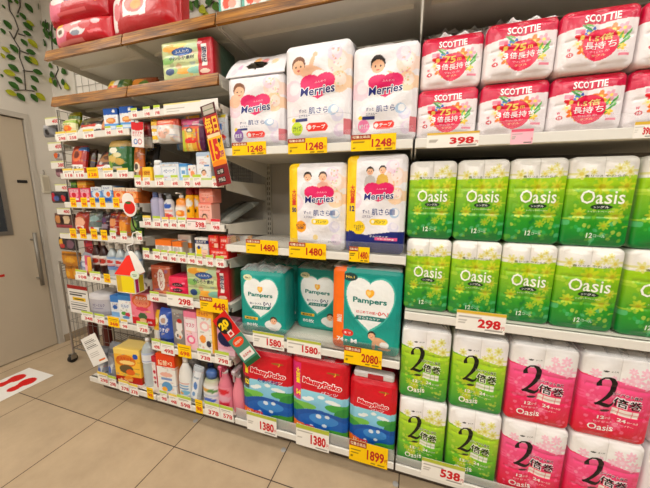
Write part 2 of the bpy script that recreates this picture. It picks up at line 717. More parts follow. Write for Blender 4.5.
M_WALL = mat_plain('painted_wall', 'dbd5ca', 0.75, noise=0.05, scale=3)
M_CEIL = mat_plain('ceiling_board', 'e9e6e0', 0.8, noise=0.03, scale=6)
M_SHELF = mat_plain('shelf_enamel', 'd8d3c6', 0.42, noise=0.03, scale=9)
M_PANEL = mat_plain('shelf_back_enamel', 'b3aca0', 0.5, noise=0.04, scale=5)
M_RAIL = mat_plain('price_rail_plastic', 'e6e3da', 0.3, noise=0.02, scale=20, coat=0.2)
M_STEEL = mat_plain('brushed_steel', 'a9a49c', 0.32, metal=0.9, noise=0.1, scale=60)
M_WIRE = mat_plain('wire_steel', '8f8b84', 0.38, metal=0.7, noise=0.08, scale=50)
M_WHITEWIRE = mat_plain('white_wire', 'a9a59c', 0.45, noise=0.03)
M_DARK = mat_plain('dark_recess', '2b2723', 0.7, noise=0.1)
M_KICK = mat_plain('kick_plate', '5c5045', 0.55, noise=0.08)
M_DOOR = mat_plain('door_paint', 'c3b7a4', 0.45, noise=0.04, scale=4)
M_FRAME = mat_plain('door_frame_paint', 'bfb8ac', 0.4, noise=0.04, scale=6)
M_BLACK = mat_plain('black_rubber', '1a1918', 0.6, noise=0.1)
M_WOOD = mat_wood()
M_CLEAR = mat_clear('clear_acrylic', 'ffffff', 0.05, 0.03, 0.08)
M_FILM = mat_clear('clear_film', 'ffffff', 0.4, 0.2, 0.25)


def wbox(name, x0, x1, y0, y1, z0, z1, m, kind='s', parent=None, bev=0.0):
    me = MB().box(x0, x1, y0, y1, z0, z1, bev=bev).mesh(m)
    return struct(name, me) if kind == 's' else link(name, me, parent)


struct('floor', MB().box(-3.3, 3.4, -4.2, 1.86, -0.05, 0.0).mesh(mat_floor()))
struct('ceiling', MB().box(-3.3, 3.4, -4.2, 1.86, CEIL_Z, CEIL_Z + 0.05).mesh(M_CEIL))
struct('wall_back', MB().box(-3.2, 3.4, WY, WY + 0.1, 0, CEIL_Z).mesh(M_WALL))
DY0, DY1, DZ = 0.56, 1.525, 1.985
mb = MB()
mb.box(WX - 0.12, WX, DY1 + 0.012, WY, 0, CEIL_Z).box(WX - 0.12, WX, -4.2, DY0 - 0.012, 0, CEIL_Z).box(WX - 0.12, WX, DY0 - 0.012, DY1 + 0.012, DZ + 0.012, CEIL_Z)
struct('wall_left', mb.mesh(M_WALL))
struct('baseboard_left', MB().box(WX, WX + 0.012, DY1 + 0.05, WY, 0, 0.07).mesh(mat_plain('baseboard_vinyl', 'a89a86', 0.5, noise=0.05)))

# door with its frame, glass, pull handle
d = MB()
d.box(WX - 0.055, WX - 0.012, DY0, DY1, 0.008, DZ - 0.004)
door = struct('door_1', d.mesh(M_DOOR))
fr = MB().box(WX - 0.11, WX + 0.008, DY1 + 0.006, DY1 + 0.038, 0, DZ + 0.045).box(WX - 0.11, WX + 0.008, DY0 - 0.038, DY0 - 0.006, 0, DZ + 0.045).box(WX - 0.11, WX + 0.008, DY0 - 0.006, DY1 + 0.006, DZ + 0.006, DZ + 0.045)
link('door_frame', fr.mesh(M_FRAME), door)
link('door_gap', MB().box(WX - 0.1, WX - 0.06, DY0 - 0.006, DY1 + 0.006, 0, DZ + 0.006).mesh(M_DARK), door)
wy0, wy1, wz0, wz1 = 0.8, 1.325, 1.085, 1.72
g = MB()
for a, b, c, e in ((wy0 - 0.03, wy1 + 0.03, wz0 - 0.03, wz0), (wy0 - 0.03, wy1 + 0.03, wz1, wz1 + 0.03), (wy0 - 0.03, wy0, wz0, wz1), (wy1, wy1 + 0.03, wz0, wz1)):
    g.box(WX - 0.013, WX - 0.002, a, b, c, e)
link('window_frame', g.mesh(M_STEEL), door)
link('window_glass', MB().box(WX - 0.0125, WX - 0.008, wy0, wy1, wz0, wz1).mesh(mat_plain('dark_door_glass', '3b3f44', 0.06, spec=0.8, noise=0.2, scale=8)), door)
hz0, hz1, hy = 0.60, 1.06, 1.46
h = MB().tube([(WX + 0.045, hy, hz0), (WX + 0.045, hy, hz1)], 0.0135, 12)
for z in (hz0 + 0.06, hz1 - 0.06):
    h.tube([(WX - 0.012, hy, z), (WX + 0.045, hy, z)], 0.009, 10)
link('pull_handle', h.mesh(mat_plain('dull_handle_steel', '8f8a80', 0.5, metal=0.6, noise=0.08, scale=40), True), door)
yy, zz = on_wall(23.5, 181.5, WX)
link('lock_slot', MB().box(WX - 0.012, WX - 0.006, yy - 0.035, yy + 0.03, zz - 0.012, zz + 0.012, bev=0.004).mesh(M_BLACK), door)
yy, zz = on_wall(2, 266, WX)
P = Print(0.30, 0.21, 0.01, 'f1eee8')
P.rect(0.05, 0.08, 0.95, 0.25, 'b32a24')
v = MB()
v.box(-0.15, 0.15, 0, 0.0015, 0, 0.21, 'f1eee8').box(-0.14, 0.13, -0.0008, 0, 0.015, 0.035, 'b32a24')
n = tag(link('paper_notice', v.mesh(mat_col('paper')), None, (WX - 0.0125, yy - 0.12, zz - 0.105), (0, 0, PI / 2)), 'white paper notice with a red line stuck on the beige door', 'notice')

# wall things beside the door
yy, zz = on_wall(45, 183, WX)
t = thing('hanging_key_plate', 'slim grey plastic plate hung on the wall between door and shelves', 'key plate', (WX, yy, zz - 0.09))
link('plate', MB().box(0.001, 0.014, -0.03, 0.03, 0, 0.16, 'cfc7b4', 0.006).box(0.013, 0.0155, -0.018, 0.018, 0.02, 0.14, 'b9b09c').mesh(mat_col('plastic')), t)
link('hook', MB().tube([(0.0, 0, 0.155), (0.012, 0, 0.18), (0.0, 0, 0.2)], 0.004, 6).mesh(M_STEEL), t)
yy, zz = on_wall(58, 269, WX)
t = thing('wall_switch', 'small white slotted wall plate low beside the door frame', 'switch', (WX, yy + 0.03, zz))
link('cover_plate', MB().box(0, 0.008, -0.03, 0.03, -0.045, 0.045, 'e6e2d8', 0.003).mesh(mat_col('plastic')), t)
for k in (-1, 0, 1):
    link('slot', MB().box(0.008, 0.0085, -0.02, 0.02, k * 0.025 - 0.003, k * 0.025 + 0.003, '8a857b').mesh(mat_col('plastic')), t)

# ceiling lamps over the aisle
M_DIFF, nt_, p_ = base_mat('lamp_diffuser')
p_.inputs['Emission Color'].default_value = (1, 0.95, 0.87, 1)
p_.inputs['Emission Strength'].default_value = 6.0
for i, (lx, ly) in enumerate(LAMPS):
    row = {0.5: 'close to the shelves', -1.1: 'over the aisle', -2.75: 'farthest from the shelves'}[ly]
    t = thing('ceiling_lamp', f'long white ceiling lamp in the row {row}, {ORD[i % 4]} from the door wall', 'lamp', (lx, ly, CEIL_Z), group='ceiling lamps')
    link('housing', MB().box(-0.62, 0.62, -0.15, 0.15, -0.05, 0, bev=0.008).mesh(M_CEIL), t)
    link('diffuser', MB().box(-0.6, 0.6, -0.13, 0.13, -0.058, -0.05).mesh(M_DIFF), t)
    ld = bpy.data.lights.new('tube_light', 'AREA')
    ld.shape = 'RECTANGLE'
    ld.size, ld.size_y = 1.2, 0.26
    ld.energy = LAMP_W[ly]
    ld.color = (1.0, 0.955, 0.89)
    link('tube_light', ld, t, (0, 0, -0.062))

# ------------------------------------------------------------------ shelving
BAYS = {'A': (-2.07, -1.465), 'B': (-1.465, -0.892), 'M': (-0.892, -0.006), 'R': (-0.006, 1.2)}
BWORDS = {'A': 'the bay nearest the door', 'B': 'the narrow bay beside the diapers', 'M': 'the diaper bay', 'R': 'the toilet paper bay'}
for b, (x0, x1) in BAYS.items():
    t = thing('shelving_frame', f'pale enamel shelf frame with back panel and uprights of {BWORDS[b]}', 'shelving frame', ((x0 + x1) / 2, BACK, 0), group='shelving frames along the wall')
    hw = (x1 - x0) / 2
    link('back_panel', MB().box(-hw + 0.003, hw - 0.003, 0.006, 0.02, 0.0, 2.2).mesh(M_PANEL if b != 'R' else mat_plain('shade_darkened_shelf_back', '6e6558', 0.5, noise=0.05, scale=5)), t)  # toilet paper bay: shade behind the packs put into a darker panel colour
    for s in (-1, 1):
        u = MB()
        xx = s * (hw - 0.016)
        u.box(xx - 0.015, xx + 0.015, -0.012, 0.006, 0.0, 2.2, 'b9b3a6')
        for k in range(58 if b in 'M' and s < 0 else 0):
            z = 0.3 + k * 0.032
            u.box(xx - 0.009, xx - 0.004, -0.0125, -0.0115, z, z + 0.018, '3b362f').box(xx + 0.004, xx + 0.009, -0.0125, -0.0115, z, z + 0.018, '3b362f')
        link('upright', u.mesh(mat_col('plastic')), t)
    link('kick_plate', MB().box(-hw + 0.001, hw - 0.001, -0.36, -0.345, 0.0, 0.098).mesh(M_KICK), t)
    link('base_deck', MB().box(-hw + 0.02, hw - 0.02, -0.345, -0.013, 0.05, 0.095).mesh(M_DARK), t)

SHELF = {}


def shelf(key, bay, z0, label, guard=False, wood=False, depth=None, rail=True, x0=None, x1=None, front=FRONT, bk=1.0):
    a, b = BAYS[bay]
    x0, x1 = (a if x0 is None else x0) + 0.004, (b if x1 is None else x1) - 0.004
    yb = BACK - 0.014
    t = thing('wood_trimmed_shelf' if wood else 'metal_shelf', label, 'shelf', ((x0 + x1) / 2, front, z0), group='wood-trimmed top shelves' if wood else 'white metal shelves')
    hw = (x1 - x0) / 2
    D = yb - front
    if wood:
        link('tray', MB().box(-hw, hw, 0.012, D, 0.028, 0.05).box(-hw, hw, 0.012, 0.02, 0.004, 0.028).mesh(M_SHELF), t)
        ws_ = MB()
        V = [(x, y, z) for x in (-hw, hw) for (y, z) in ((-0.006, -0.002), (0.0115, -0.002), (0.0115, 0.053), (0.008, 0.053))]
        ws_.add(V, [(0, 4, 5, 1), (1, 5, 6, 2), (2, 6, 7, 3), (3, 7, 4, 0), (0, 1, 2, 3), (7, 6, 5, 4)])
        link('wood_strip', ws_.mesh(M_WOOD), t)
        link('underside_rib', MB().box(-hw + 0.03, hw - 0.03, 0.16, 0.175, 0.012, 0.028).mesh(M_SHELF), t)
        top = 0.05
    else:
        link('tray', MB().box(-hw, hw, 0.0, D, 0.014, 0.036, bev=0.002).box(-hw, hw, 0.0, 0.012, 0.0, 0.036, bev=0.002).mesh(M_SHELF), t)
        top = 0.036
        if rail:
            link('price_rail', MB().box(-hw, hw, -0.008, 0.0, 0.001, 0.036, bev=0.002).mesh(M_RAIL), t)
    for s in ((-1, 1) if z0 > 0.2 else ()):
        m = MB()
        xa, xb = sorted((s * hw, s * (hw - 0.006)))
        V = [(x, y, z) for x in (xa, xb) for (y, z) in ((0.03, 0.016 + 0.014 * wood), (0.03, -0.012 * bk), (D * 0.55, -0.04 * bk), (D, -0.07 * bk), (D, 0.016 + 0.014 * wood))]
        m.add(V, [(0, 1, 2, 3, 4), (9, 8, 7, 6, 5)] + [(i, i + 5, (i + 1) % 5 + 5, (i + 1) % 5) for i in range(5)])
        link('bracket', m.mesh(M_SHELF), t)
    if guard:
        tag(link('clear_shelf_guard', MB().box(-hw + 0.004, hw - 0.004, 0.0, 0.0025, 0.0, guard).mesh(M_CLEAR), None, ((x0 + x1) / 2, front + 0.0015, z0 + 0.036)), 'clear plastic guard strip along the ' + label.replace('lowest white', 'lowest').replace('white ', '', 1).split(' with ')[0], 'shelf guard')
    SHELF[key] = z0 + top
    return t


shelf('WU1', 'A', 2.139, 'wood-trimmed top shelf nearest the door, under the red bags', wood=True, bk=0.25)
shelf('WU2', 'B', 2.139, 'wood-trimmed top shelf above the boxed wet wipes', wood=True, bk=0.25)
shelf('WU3', 'M', 2.139, 'long wood-trimmed top shelf above the white diaper packs', wood=True, bk=0.25)
shelf('WU4', 'R', 2.139, 'wood-trimmed top shelf above the red and white toilet paper', wood=True, bk=0.25)
shelf('WL1', 'A', 1.892, 'lower wood-trimmed shelf nearest the door, holding two small pouches', wood=True, bk=0.25)
shelf('WL2', 'B', 1.892, 'lower wood-trimmed shelf carrying the big wet wipes pack', wood=True, bk=0.25)
AN = ['the yellow base shelf', 'the milk powder shelf', 'the bottled drink shelf', 'the spout pouch shelf', 'the small snack box shelf', 'the retort pouch shelf', 'the blue box shelf']
for k, z, lb in (('A1', 1.697, 'white shelf with two blue boxes and dark pouches'), ('A2', 1.47, 'white shelf with a large green bag and leaning packs'), ('A3', 1.297, 'white shelf with flat pink, blue and orange boxes'),
                 ('A4', 1.10, 'white shelf with small spouted drink pouches'), ('A5', 0.829, 'white shelf with brown and clear drink bottles'), ('A6', 0.55, 'white shelf with milk powder boxes and a grey wrapped can'),
                 ('A7', 0.10, 'lowest white shelf with a yellow box and a clear water bottle')):
    shelf(k, 'A', z, lb)
for k, z, lb in (('B1', 1.775, 'narrow white shelf edge over the hanging packs'), ('B2', 1.42, 'narrow white shelf with a lying white tube box'), ('B3', 1.198, 'narrow white shelf with lotion bottles and grey bags'),
                 ('B4', 1.014, 'narrow white shelf with small red and orange boxes'), ('B5', 0.766, 'narrow white shelf with the flowery wipes pack'), ('B6', 0.452, 'narrow white shelf with blue, pink and orange boxes'),
                 ('B7', 0.10, 'lowest narrow shelf with pump and spray bottles')):
    shelf(k, 'B', z, lb, bk=0.1 if k == 'B1' else 1.0)
shelf('M1', 'M', 1.566, 'white shelf carrying three tall white diaper packs', guard=0.05)
shelf('M2', 'M', 1.10, 'white half-empty shelf carrying two yellow-edged diaper packs', guard=0.05)
shelf('M3', 'M', 0.622, 'white shelf carrying the teal diaper packs', guard=0.06)
shelf('M4', 'M', 0.10, 'lowest white shelf carrying the red and blue diaper packs', guard=0.06)
shelf('R1', 'R', 1.566, 'white shelf carrying the red and white toilet paper', guard=0.045)
shelf('R2', 'R', 0.862, 'white shelf carrying the green toilet paper packs in two rows', bk=0.3)
shelf('R3', 'R', 0.10, 'lowest white shelf carrying green and pink toilet paper', guard=0.04)

# ------------------------------------------------------------------ big packs: diapers
def soft_diaper(seed, b=0.014, wr=0.0042):
    nz = noise2(seed, wr, (6, 22))
    return lambda s, t: max(0.0, (1 - s ** 4) * (1 - (2 * t - 1) ** 6)) ** 0.5 * (b + nz(s, t)) if abs(s) < 1 and 0 < t < 1 else 0.0


NAVY, HPINK = '1d2472', 'd9266d'


def white_diaper(w, h, deco, seed):
    """white soft pack: pastel balls, pink heart with the navy name, a small child"""
    P = Print(w, h, 0.0028, 'efecef')
    for x, y, r, c in ((0.86, 0.80, 0.17, 'f6dccb'), (0.88, 0.60, 0.15, 'f3cfa4'), (0.8, 0.9, 0.12, 'ecd3e6'), (0.1, 0.55, 0.16, 'f3d3df'), (0.86, 0.26, 0.1, 'd9d5ec'), (0.9, 0.1, 0.1, 'ead6ea'), (0.14, 0.32, 0.08, 'f4e3ec')):
        P.disc(x, y, r, c, 0.8)
        P.disc(x + 0.02, y + 0.02, r * 0.6, 'f7f2f4', 0.55)
    rr = random.Random(seed)
    for _ in range(26):
        P.disc(rr.choice((0.82, 0.85, 0.9)) + rr.uniform(-0.08, 0.08), rr.uniform(0.55, 0.95), 0.014, rr.choice(('e79a6a', 'd98bb8', 'e8b04a', 'b8cf7a')), 0.55)
    return P


def heart_name(P, cx=0.5, cy=0.5, s=1.0):
    k = P.A
    P.heart(cx, cy + 0.03, 0.30 * s, 0.185 * s * k, HPINK)
    P.text('ふんわり', cx + 0.05, cy + 0.10 * s * k + 0.02, 0.2 * s, 0.03 * s * k, 'f7d5e2', 0.01)
    P.outlined('Merries', cx, cy + 0.005 * k, 0.58 * s, 0.125 * s * k, NAVY, 'ffffff', 0.012, 0.075, 0.12, 0.06)


def skin_line(P, cx, cy, k=1.0):
    P.text('ずっと', cx - 0.25, cy, 0.14, 0.04, NAVY, 0.02)
    P.text('肌さら', cx + 0.02, cy - 0.003, 0.32, 0.07, '2a4a8c', 0.012)
    P.text('エアスルー', cx - 0.22, cy - 0.055, 0.2, 0.026, NAVY, 0.01)
    P.ell(cx + 0.27, cy - 0.01, 0.09, 0.055, '9fc0de', 0.8)
    P.ell(cx + 0.29, cy - 0.005, 0.06, 0.04, 'f3f4f8')


def tape_pack(w, h, seed, badge, btxt, bcol_txt, baby):
    P = white_diaper(w, h, None, seed)
    baby(P)
    heart_name(P, 0.52, 0.53)
    skin_line(P, 0.52, 0.325)
    P.rect(0.0, 0.2775, 1, 0.28, 'd2ced4')
    P.poly([(0.1, 0.235), (0.16, 0.25), (0.36, 0.25), (0.36, 0.215), (0.14, 0.215)], '2b3170')
    P.disc(0.1, 0.235, 0.035, 'f0d02c')
    P.disc(0.16, 0.14, 0.105, badge)
    P.text(btxt, 0.16, 0.14, 0.15, 0.06, bcol_txt, 0.02)
    P.pill(0.33, 0.1, 0.70, 0.19, 'e2402e')
    P.disc(0.385, 0.145, 0.035, 'f6e9e6')
    P.text('テープ', 0.55, 0.146, 0.22, 0.045, 'ffffff', 0.03)
    P.rect(0.955, 0.05, 1, 0.22, 'c8283c', 0.8)
    return P


def fin_top(w, d, h0, h1, col, seed, lean=0.04, thick=0.006):
    """crimped, folded plastic top of a soft pack"""
    rr = random.Random(seed)
    n, m = 26, 6
    V, F, C = [], [], []
    nz = noise2(seed, 0.006, (14, 3))
    for side in (0, 1):
        for j in range(m + 1):
            t = j / m
            for i in range(n + 1):
                s = i / n * 2 - 1
                e = (1 - t) * (d / 2 - 0.012) + thick / 2
                y = d / 2 + (-e if side == 0 else e) + lean * t * t + nz(s, t) * t
                V.append((s * (w / 2 - 0.012), y, h0 - 0.012 + (h1 + 0.012) * t + 0.003 * math.sin(9 * s + seed) * t))
                C.append(lin(col))
    k = (n + 1) * (m + 1)
    for side in (0, 1):
        for j in range(m):
            for i in range(n):
                a = side * k + j * (n + 1) + i
                f = (a, a + 1, a + n + 2, a + n + 1)
                F.append(f if side == 0 else f[::-1])
    for i in range(n):
        a, b = m * (n + 1) + i, k + m * (n + 1) + i
        F.append((a, a + 1, b + 1, b))
        F.append((i + 1, i, k + i, k + i + 1))
    for j in range(m):
        for i in (0, n):
            a, b = j * (n + 1) + i, (j + 1) * (n + 1) + i
            f = (a, b, b + k, a + k)
            F.append(f if i == 0 else f[::-1])
    return mesh_from(V, F, mat_col('soft'), C, True)


def handle_top(w, d, h0, h1, seed):
    """folded carry handle with an oval hole across the top of a pack"""
    n, m = 40, 16
    V, F, C = [], [], []
    hole = []
    P = Print(w, h1, w / n, 'eeebee')
    for x, y, r, c in ((0.2, 0.45, 0.05, 'e3b0d0'), (0.47, 0.75, 0.06, 'e9a832'), (0.6, 0.7, 0.06, 'e88c8c'), (0.8, 0.6, 0.06, 'f0c99a'), (0.12, 0.25, 0.06, 'f3d6e0')):
        P.ell(x, y, r, r * 2.4, c, 0.85)
    inside = lambda s, t: ((s + 0.02) / 0.36) ** 2 + ((t - 0.48) / 0.20) ** 2 < 1
    for side in (0, 1):
        for j in range(m + 1):
            t = j / m
            for i in range(n + 1):
                s = i / n * 2 - 1
                y = -0.008 + 0.10 * t + 0.004 * math.sin(6 * s) * t - 0.012 * math.sin(PI * t)
                V.append((s * (w / 2 - 0.006 + 0.012 * (1 - t)), y + side * 0.004, h0 - 0.012 + h1 * t))
                jj, ii = min(P.ny, int(t * P.ny)), min(P.nx, int(i / n * P.nx))
                C.append(P.c[jj, ii])
    k = (n + 1) * (m + 1)
    keep = lambda i, j: not inside((i + 0.5) / n * 2 - 1, (j + 0.5) / m)
    for j in range(m):
        for i in range(n):
            if not keep(i, j):
                continue
            a = j * (n + 1) + i
            F.append((a, a + 1, a + n + 2, a + n + 1))
            F.append((a + k, a + n + 1 + k, a + n + 2 + k, a + 1 + k))
            for (di, dj, p, q) in ((-1, 0, a, a + n + 1), (1, 0, a + n + 2, a + 1), (0, -1, a + 1, a), (0, 1, a + n + 1, a + n + 2)):
                if not (0 <= i + di < n and 0 <= j + dj < m) or not keep(i + di, j + dj):
                    F.append((p, q, q + k, p + k))
    return mesh_from(V, F, mat_col('soft'), C, True)


def b_newborn(P):
    P.baby(0.2, 0.80, 0.115, '8a5e44', 'f0d2d8', 'face')
    P.ell(0.1, 0.66, 0.12, 0.1, 'eec3a8')


def b_lying(P):
    P.ell(0.42, 0.72, 0.26, 0.06, 'e9e6ea')
    P.baby(0.2, 0.80, 0.115, '7a5038', 'f6f4f2', 'lie')


def b_prone(P):
    P.ell(0.40, 0.70, 0.24, 0.07, 'f6f4f4')
    P.ell(0.5, 0.68, 0.16, 0.05, 'edc0a0')
    P.baby(0.38, 0.81, 0.12, '2c211d', 'f2f0ee', 'face')


Z1 = SHELF['M1']
PD = 0.20
WH = 0.288


def white_kind(P, seed, top, ht=0.05):
    k = pack_kind('diaper_pack', 'diaper pack', P, 0.19, r=0.015, rc=0.01, bulge=soft_diaper(seed), mat='soft', side='e6e2e6', top='e9e6e9')
    if top == 'handle':
        k.part('carry_handle', handle_top(P.w, 0.19, P.h, 0.12, seed))
    elif top:
        k.part('folded_top', fin_top(P.w, 0.19, P.h, ht, 'dfdde0', seed))
    return k


kA = white_kind(tape_pack(0.285, 0.325, 3, '8a5aa8', '新生児', 'ffffff', b_newborn), 3, 'handle')
kB = white_kind(tape_pack(0.29, 0.405, 5, 'c8dc3c', 'Sサイズ', '2a6a3a', b_lying), 5, 'fin', 0.03)
kC = white_kind(tape_pack(0.257, 0.365, 8, 'ee8fb8', 'Mサイズ', 'ffffff', b_prone), 8, 'fin', 0.06)
kA.place('white diaper pack with a cut-out carry handle and purple round badge', (-0.713, 1.19, Z1), (0, 0, 0.03), 'white diaper packs with a pink heart')
kB.place('white diaper pack with a lying baby raising an arm and lime green badge', (-0.41, 1.18, Z1), (0, 0, 0), 'white diaper packs with a pink heart')
kC.place('white diaper pack with a dark-haired baby lying on its front and pink badge', (-0.131, 1.19, Z1), (0, 0, 0.0), 'white diaper packs with a pink heart')
# a second pack half hidden behind the middle one
P = white_diaper(0.285, 0.41, None, 21)
P.rect(0, 0.92, 1, 1, 'b9cbd6')
P.text('さらさらパンツ', 0.35, 0.955, 0.4, 0.03, 'b02a3c', 0.02)
kBb = white_kind(P, 21, None)
kBb.place('white diaper pack with a bluish top edge, tucked behind the lying-baby pack', (-0.39, 1.393, Z1), (0, 0, 0.0), 'white diaper packs with a pink heart')


def pants_pack(w, h, seed, night):
    P = white_diaper(w, h, None, seed)
    P.rect(0, 0, 0.14, 1, 'f2cf1c')
    P.text('大\n容\n量', 0.07, 0.62, 0.1, 0.2, 'd0263c', 0.03)
    P.text('12' if night else '50', 0.07, 0.46, 0.1, 0.06, NAVY, 0.04)
    if night:
        P.baby(0.40, 0.86, 0.065, '241a18', 'c9c6c4', 'stand')
        P.baby(0.63, 0.87, 0.065, '241a18', 'd9b45a', 'stand')
        P.poly([(0, 0), (1, 0), (1, 0.22), (0.8, 0.215), (0.55, 0.19), (0.35, 0.17), (0.15, 0.2), (0, 0.22)], '1c2c72')
        P.rect(0, 0.2, 0.0, 0.25, 'f2cf1c')
    else:
        P.baby(0.34, 0.87, 0.075, '241a18', 'dcdcdc', 'stand')
        P.baby(0.64, 0.87, 0.075, '3a221c', 'f0bfae', 'stand')
        P.ell(0.64, 0.88, 0.09, 0.05, '3a221c', 0)
    heart_name(P, 0.57, 0.595, 0.95)
    skin_line(P, 0.6, 0.43)
    P.rect(0.78, 0.40, 0.88, 0.46, '4a5a94', 0.7)
    P.pill(0.42, 0.285, 0.76, 0.355, 'f1d53a')
    P.disc(0.48, 0.32, 0.03, 'faf6e6')
    P.text('パンツ', 0.61, 0.321, 0.2, 0.036, '2a2a50', 0.02)
    P.disc(0.21, 0.25, 0.125 if night else 0.105, 'f1d01f' if night else 'f0a52c')
    P.text('ビッグより\n大きい' if night else 'ビッグ\n50枚', 0.21, 0.25, 0.18, 0.07, '2a2450', 0.02)
    if night:
        P.text('オムツサイズ', 0.6, 0.16, 0.35, 0.022, 'ffffff', 0.01)
        P.rect(0.53, 0.115, 0.95, 0.15, 'e86a9a')
        P.text('12-22kg', 0.74, 0.132, 0.3, 0.02, 'ffffff', 0.02)
    else:
        P.disc(0.5, 0.12, 0.05, 'edd8a0')
        P.text('さらさら', 0.82, 0.07, 0.16, 0.02, '2a3a70', 0.02)
    return P


def pants_kind(P, seed):
    k = white_kind(P, seed, 'fin', 0.012)
    return k


Z2 = SHELF['M2']
kD = pants_kind(pants_pack(0.275, 0.392, 12, False), 12)
kE = pants_kind(pants_pack(0.252, 0.418, 14, True), 14)
kD.place('diaper pack with a yellow edge, two children and an orange round badge', (-0.415, 1.19, Z2), (0, 0, 0.0), 'yellow-edged diaper packs')
kE.place('diaper pack with a yellow edge and dark navy lower part', (-0.15, 1.185, Z2), (0, 0, -0.02), 'yellow-edged diaper packs')

TEAL = '12968c'


def teal_pack(w, h, big, seed):
    P = Print(w, h, 0.0028, TEAL)
    P.grad(0, 0.35, '1fa79a', TEAL)
    x0 = 0.14 if big else 0.0
    cx = 0.5 + x0 / 2 - (0 if big else 0.02)
    P.heart(cx, 0.55, 0.46 if not big else 0.40, 0.37, '5fc4b8', 0.8)
    P.heart(cx, 0.56, 0.44 if not big else 0.38, 0.34, 'f3f6f4')
    P.heart(cx, 0.735, 0.07, 0.055, 'efb53c')
    P.heart(cx - 0.015, 0.745, 0.035, 0.03, 'f7d88c')
    P.text('Pampers', cx, 0.645, 0.54 if big else 0.62, 0.09, '0c8078', 0.03)
    if big:
        P.text('はじめての肌へ', cx - 0.03, 0.505, 0.36, 0.036, 'cf3a2e', 0.03)
        P.text('0へ!', cx + 0.22, 0.508, 0.16, 0.055, 'cf3a2e', 0.04)
    else:
        P.text('肌トラブル', cx - 0.12, 0.50, 0.3, 0.036, '16306a', 0.03)
        P.text('0へ!', cx + 0.17, 0.505, 0.2, 0.075, '16306a', 0.04)
    P.poly([(cx - 0.24, 0.40), (cx - 0.2, 0.455), (cx + 0.26, 0.465), (cx + 0.22, 0.41)], '0f7a72')
    P.text('さらさらケア', cx, 0.432, 0.34, 0.028, 'ffffff', 0.02)
    P.ell(0.16 + x0 * 0.6, 0.93, 0.12, 0.05, 'e8e6c0' if not big else '2a4a4a')
    P.text('No.1', 0.16 + x0 * 0.6, 0.93, 0.14, 0.03, '2a5a50' if not big else 'f0d67a', 0.02)
    if big:
        P.rect(0, 0, 0.145, 1, 'ee7a24')
        P.rect(0.05, 0.88, 0.2, 0.96, '2a3a3c', 0)
        P.text('増\n量', 0.075, 0.38, 0.09, 0.10, 'f9efe0', 0.03)
        P.text('74', 0.095, 0.1, 0.12, 0.06, 'f6f2e8', 0.05)
        P.text('枚', 0.2, 0.095, 0.05, 0.035, 'ffffff', 0.03)
        P.text('M', 0.33, 0.10, 0.1, 0.06, 'ffffff', 0.05)
        P.ell(0.22, 0.2, 0.1, 0.045, 'd63a2c')
        P.text('まで', 0.22, 0.2, 0.12, 0.03, 'ffffff', 0.02)
        P.baby(0.62, 0.215, 0.062, '2a1c16', 'f0ece4', 'crawl')
    else:
        P.rect(0.05, 0.205, 0.4, 0.255, 'eec03a')
        P.text('新生児', 0.22, 0.23, 0.26, 0.032, '2a4a40', 0.03)
        P.text('80枚', 0.25, 0.12, 0.3, 0.07, 'ffffff', 0.02)
        P.ell(0.78, 0.15, 0.2, 0.085, 'f2f0ec')
        P.baby(0.80, 0.23, 0.08, '4a3024', 'f4f2ee', 'face')
    return P


def crackle_film(w, d, h, seed, up=0.03):
    """loose clear film crumpled on the top of a pack"""
    n, m = 30, 12
    V, F = [], []
    nz, nz2 = noise2(seed, 0.011, (17, 9)), noise2(seed + 50, 0.006, (30, 24))
    for j in range(m + 1):
        t = j / m
        for i in range(n + 1):
            s = i / n * 2 - 1
            prof = math.sin(PI * min(1, t * 0.8 + 0.12)) * (1 - 0.75 * s ** 6) if j else 0.0
            V.append((s * (w / 2 - 0.004), 0.004 + t * (d * 0.8), h - 0.006 + prof * (up + nz(s, t) + nz2(s, t)) + 0.002))
    for j in range(m):
        for i in range(n):
            a = j * (n + 1) + i
            F.append((a, a + 1, a + n + 2, a + n + 1))
    me = mesh_from(V, F, M_FILM, None, True)
    return me


def teal_kind(P, seed):
    k = pack_kind('diaper_pack', 'diaper pack', P, 0.15, r=0.016, rc=0.012, bulge=soft_diaper(seed, 0.010, 0.0016), mat='soft', side='2a8f88', top='178a82')
    k.part('film_wrap', crackle_film(P.w, 0.15, P.h, seed, 0.018))
    return k


Z3 = SHELF['M3']
kF = teal_kind(teal_pack(0.255, 0.345, False, 31), 31)
kH = teal_kind(teal_pack(0.315, 0.405, True, 33), 33)
kF.place('teal diaper pack beside the wet wipes, its sleeping baby at the lower corner', (-0.712, 1.195, Z3), (0, 0, 0.04), 'teal diaper packs')
kF.place('teal diaper pack mostly hidden behind the one next to the wet wipes', (-0.71, 1.375, Z3), (0, 0, 0.02), 'teal diaper packs')
kF.place('teal diaper pack set back on the shelf between its two neighbours', (-0.447, 1.33, Z3), (0, 0, 0.0), 'teal diaper packs')
kH.place('large teal diaper pack with an orange edge and a crawling baby', (-0.175, 1.19, Z3), (0, 0, -0.02), 'teal diaper packs')


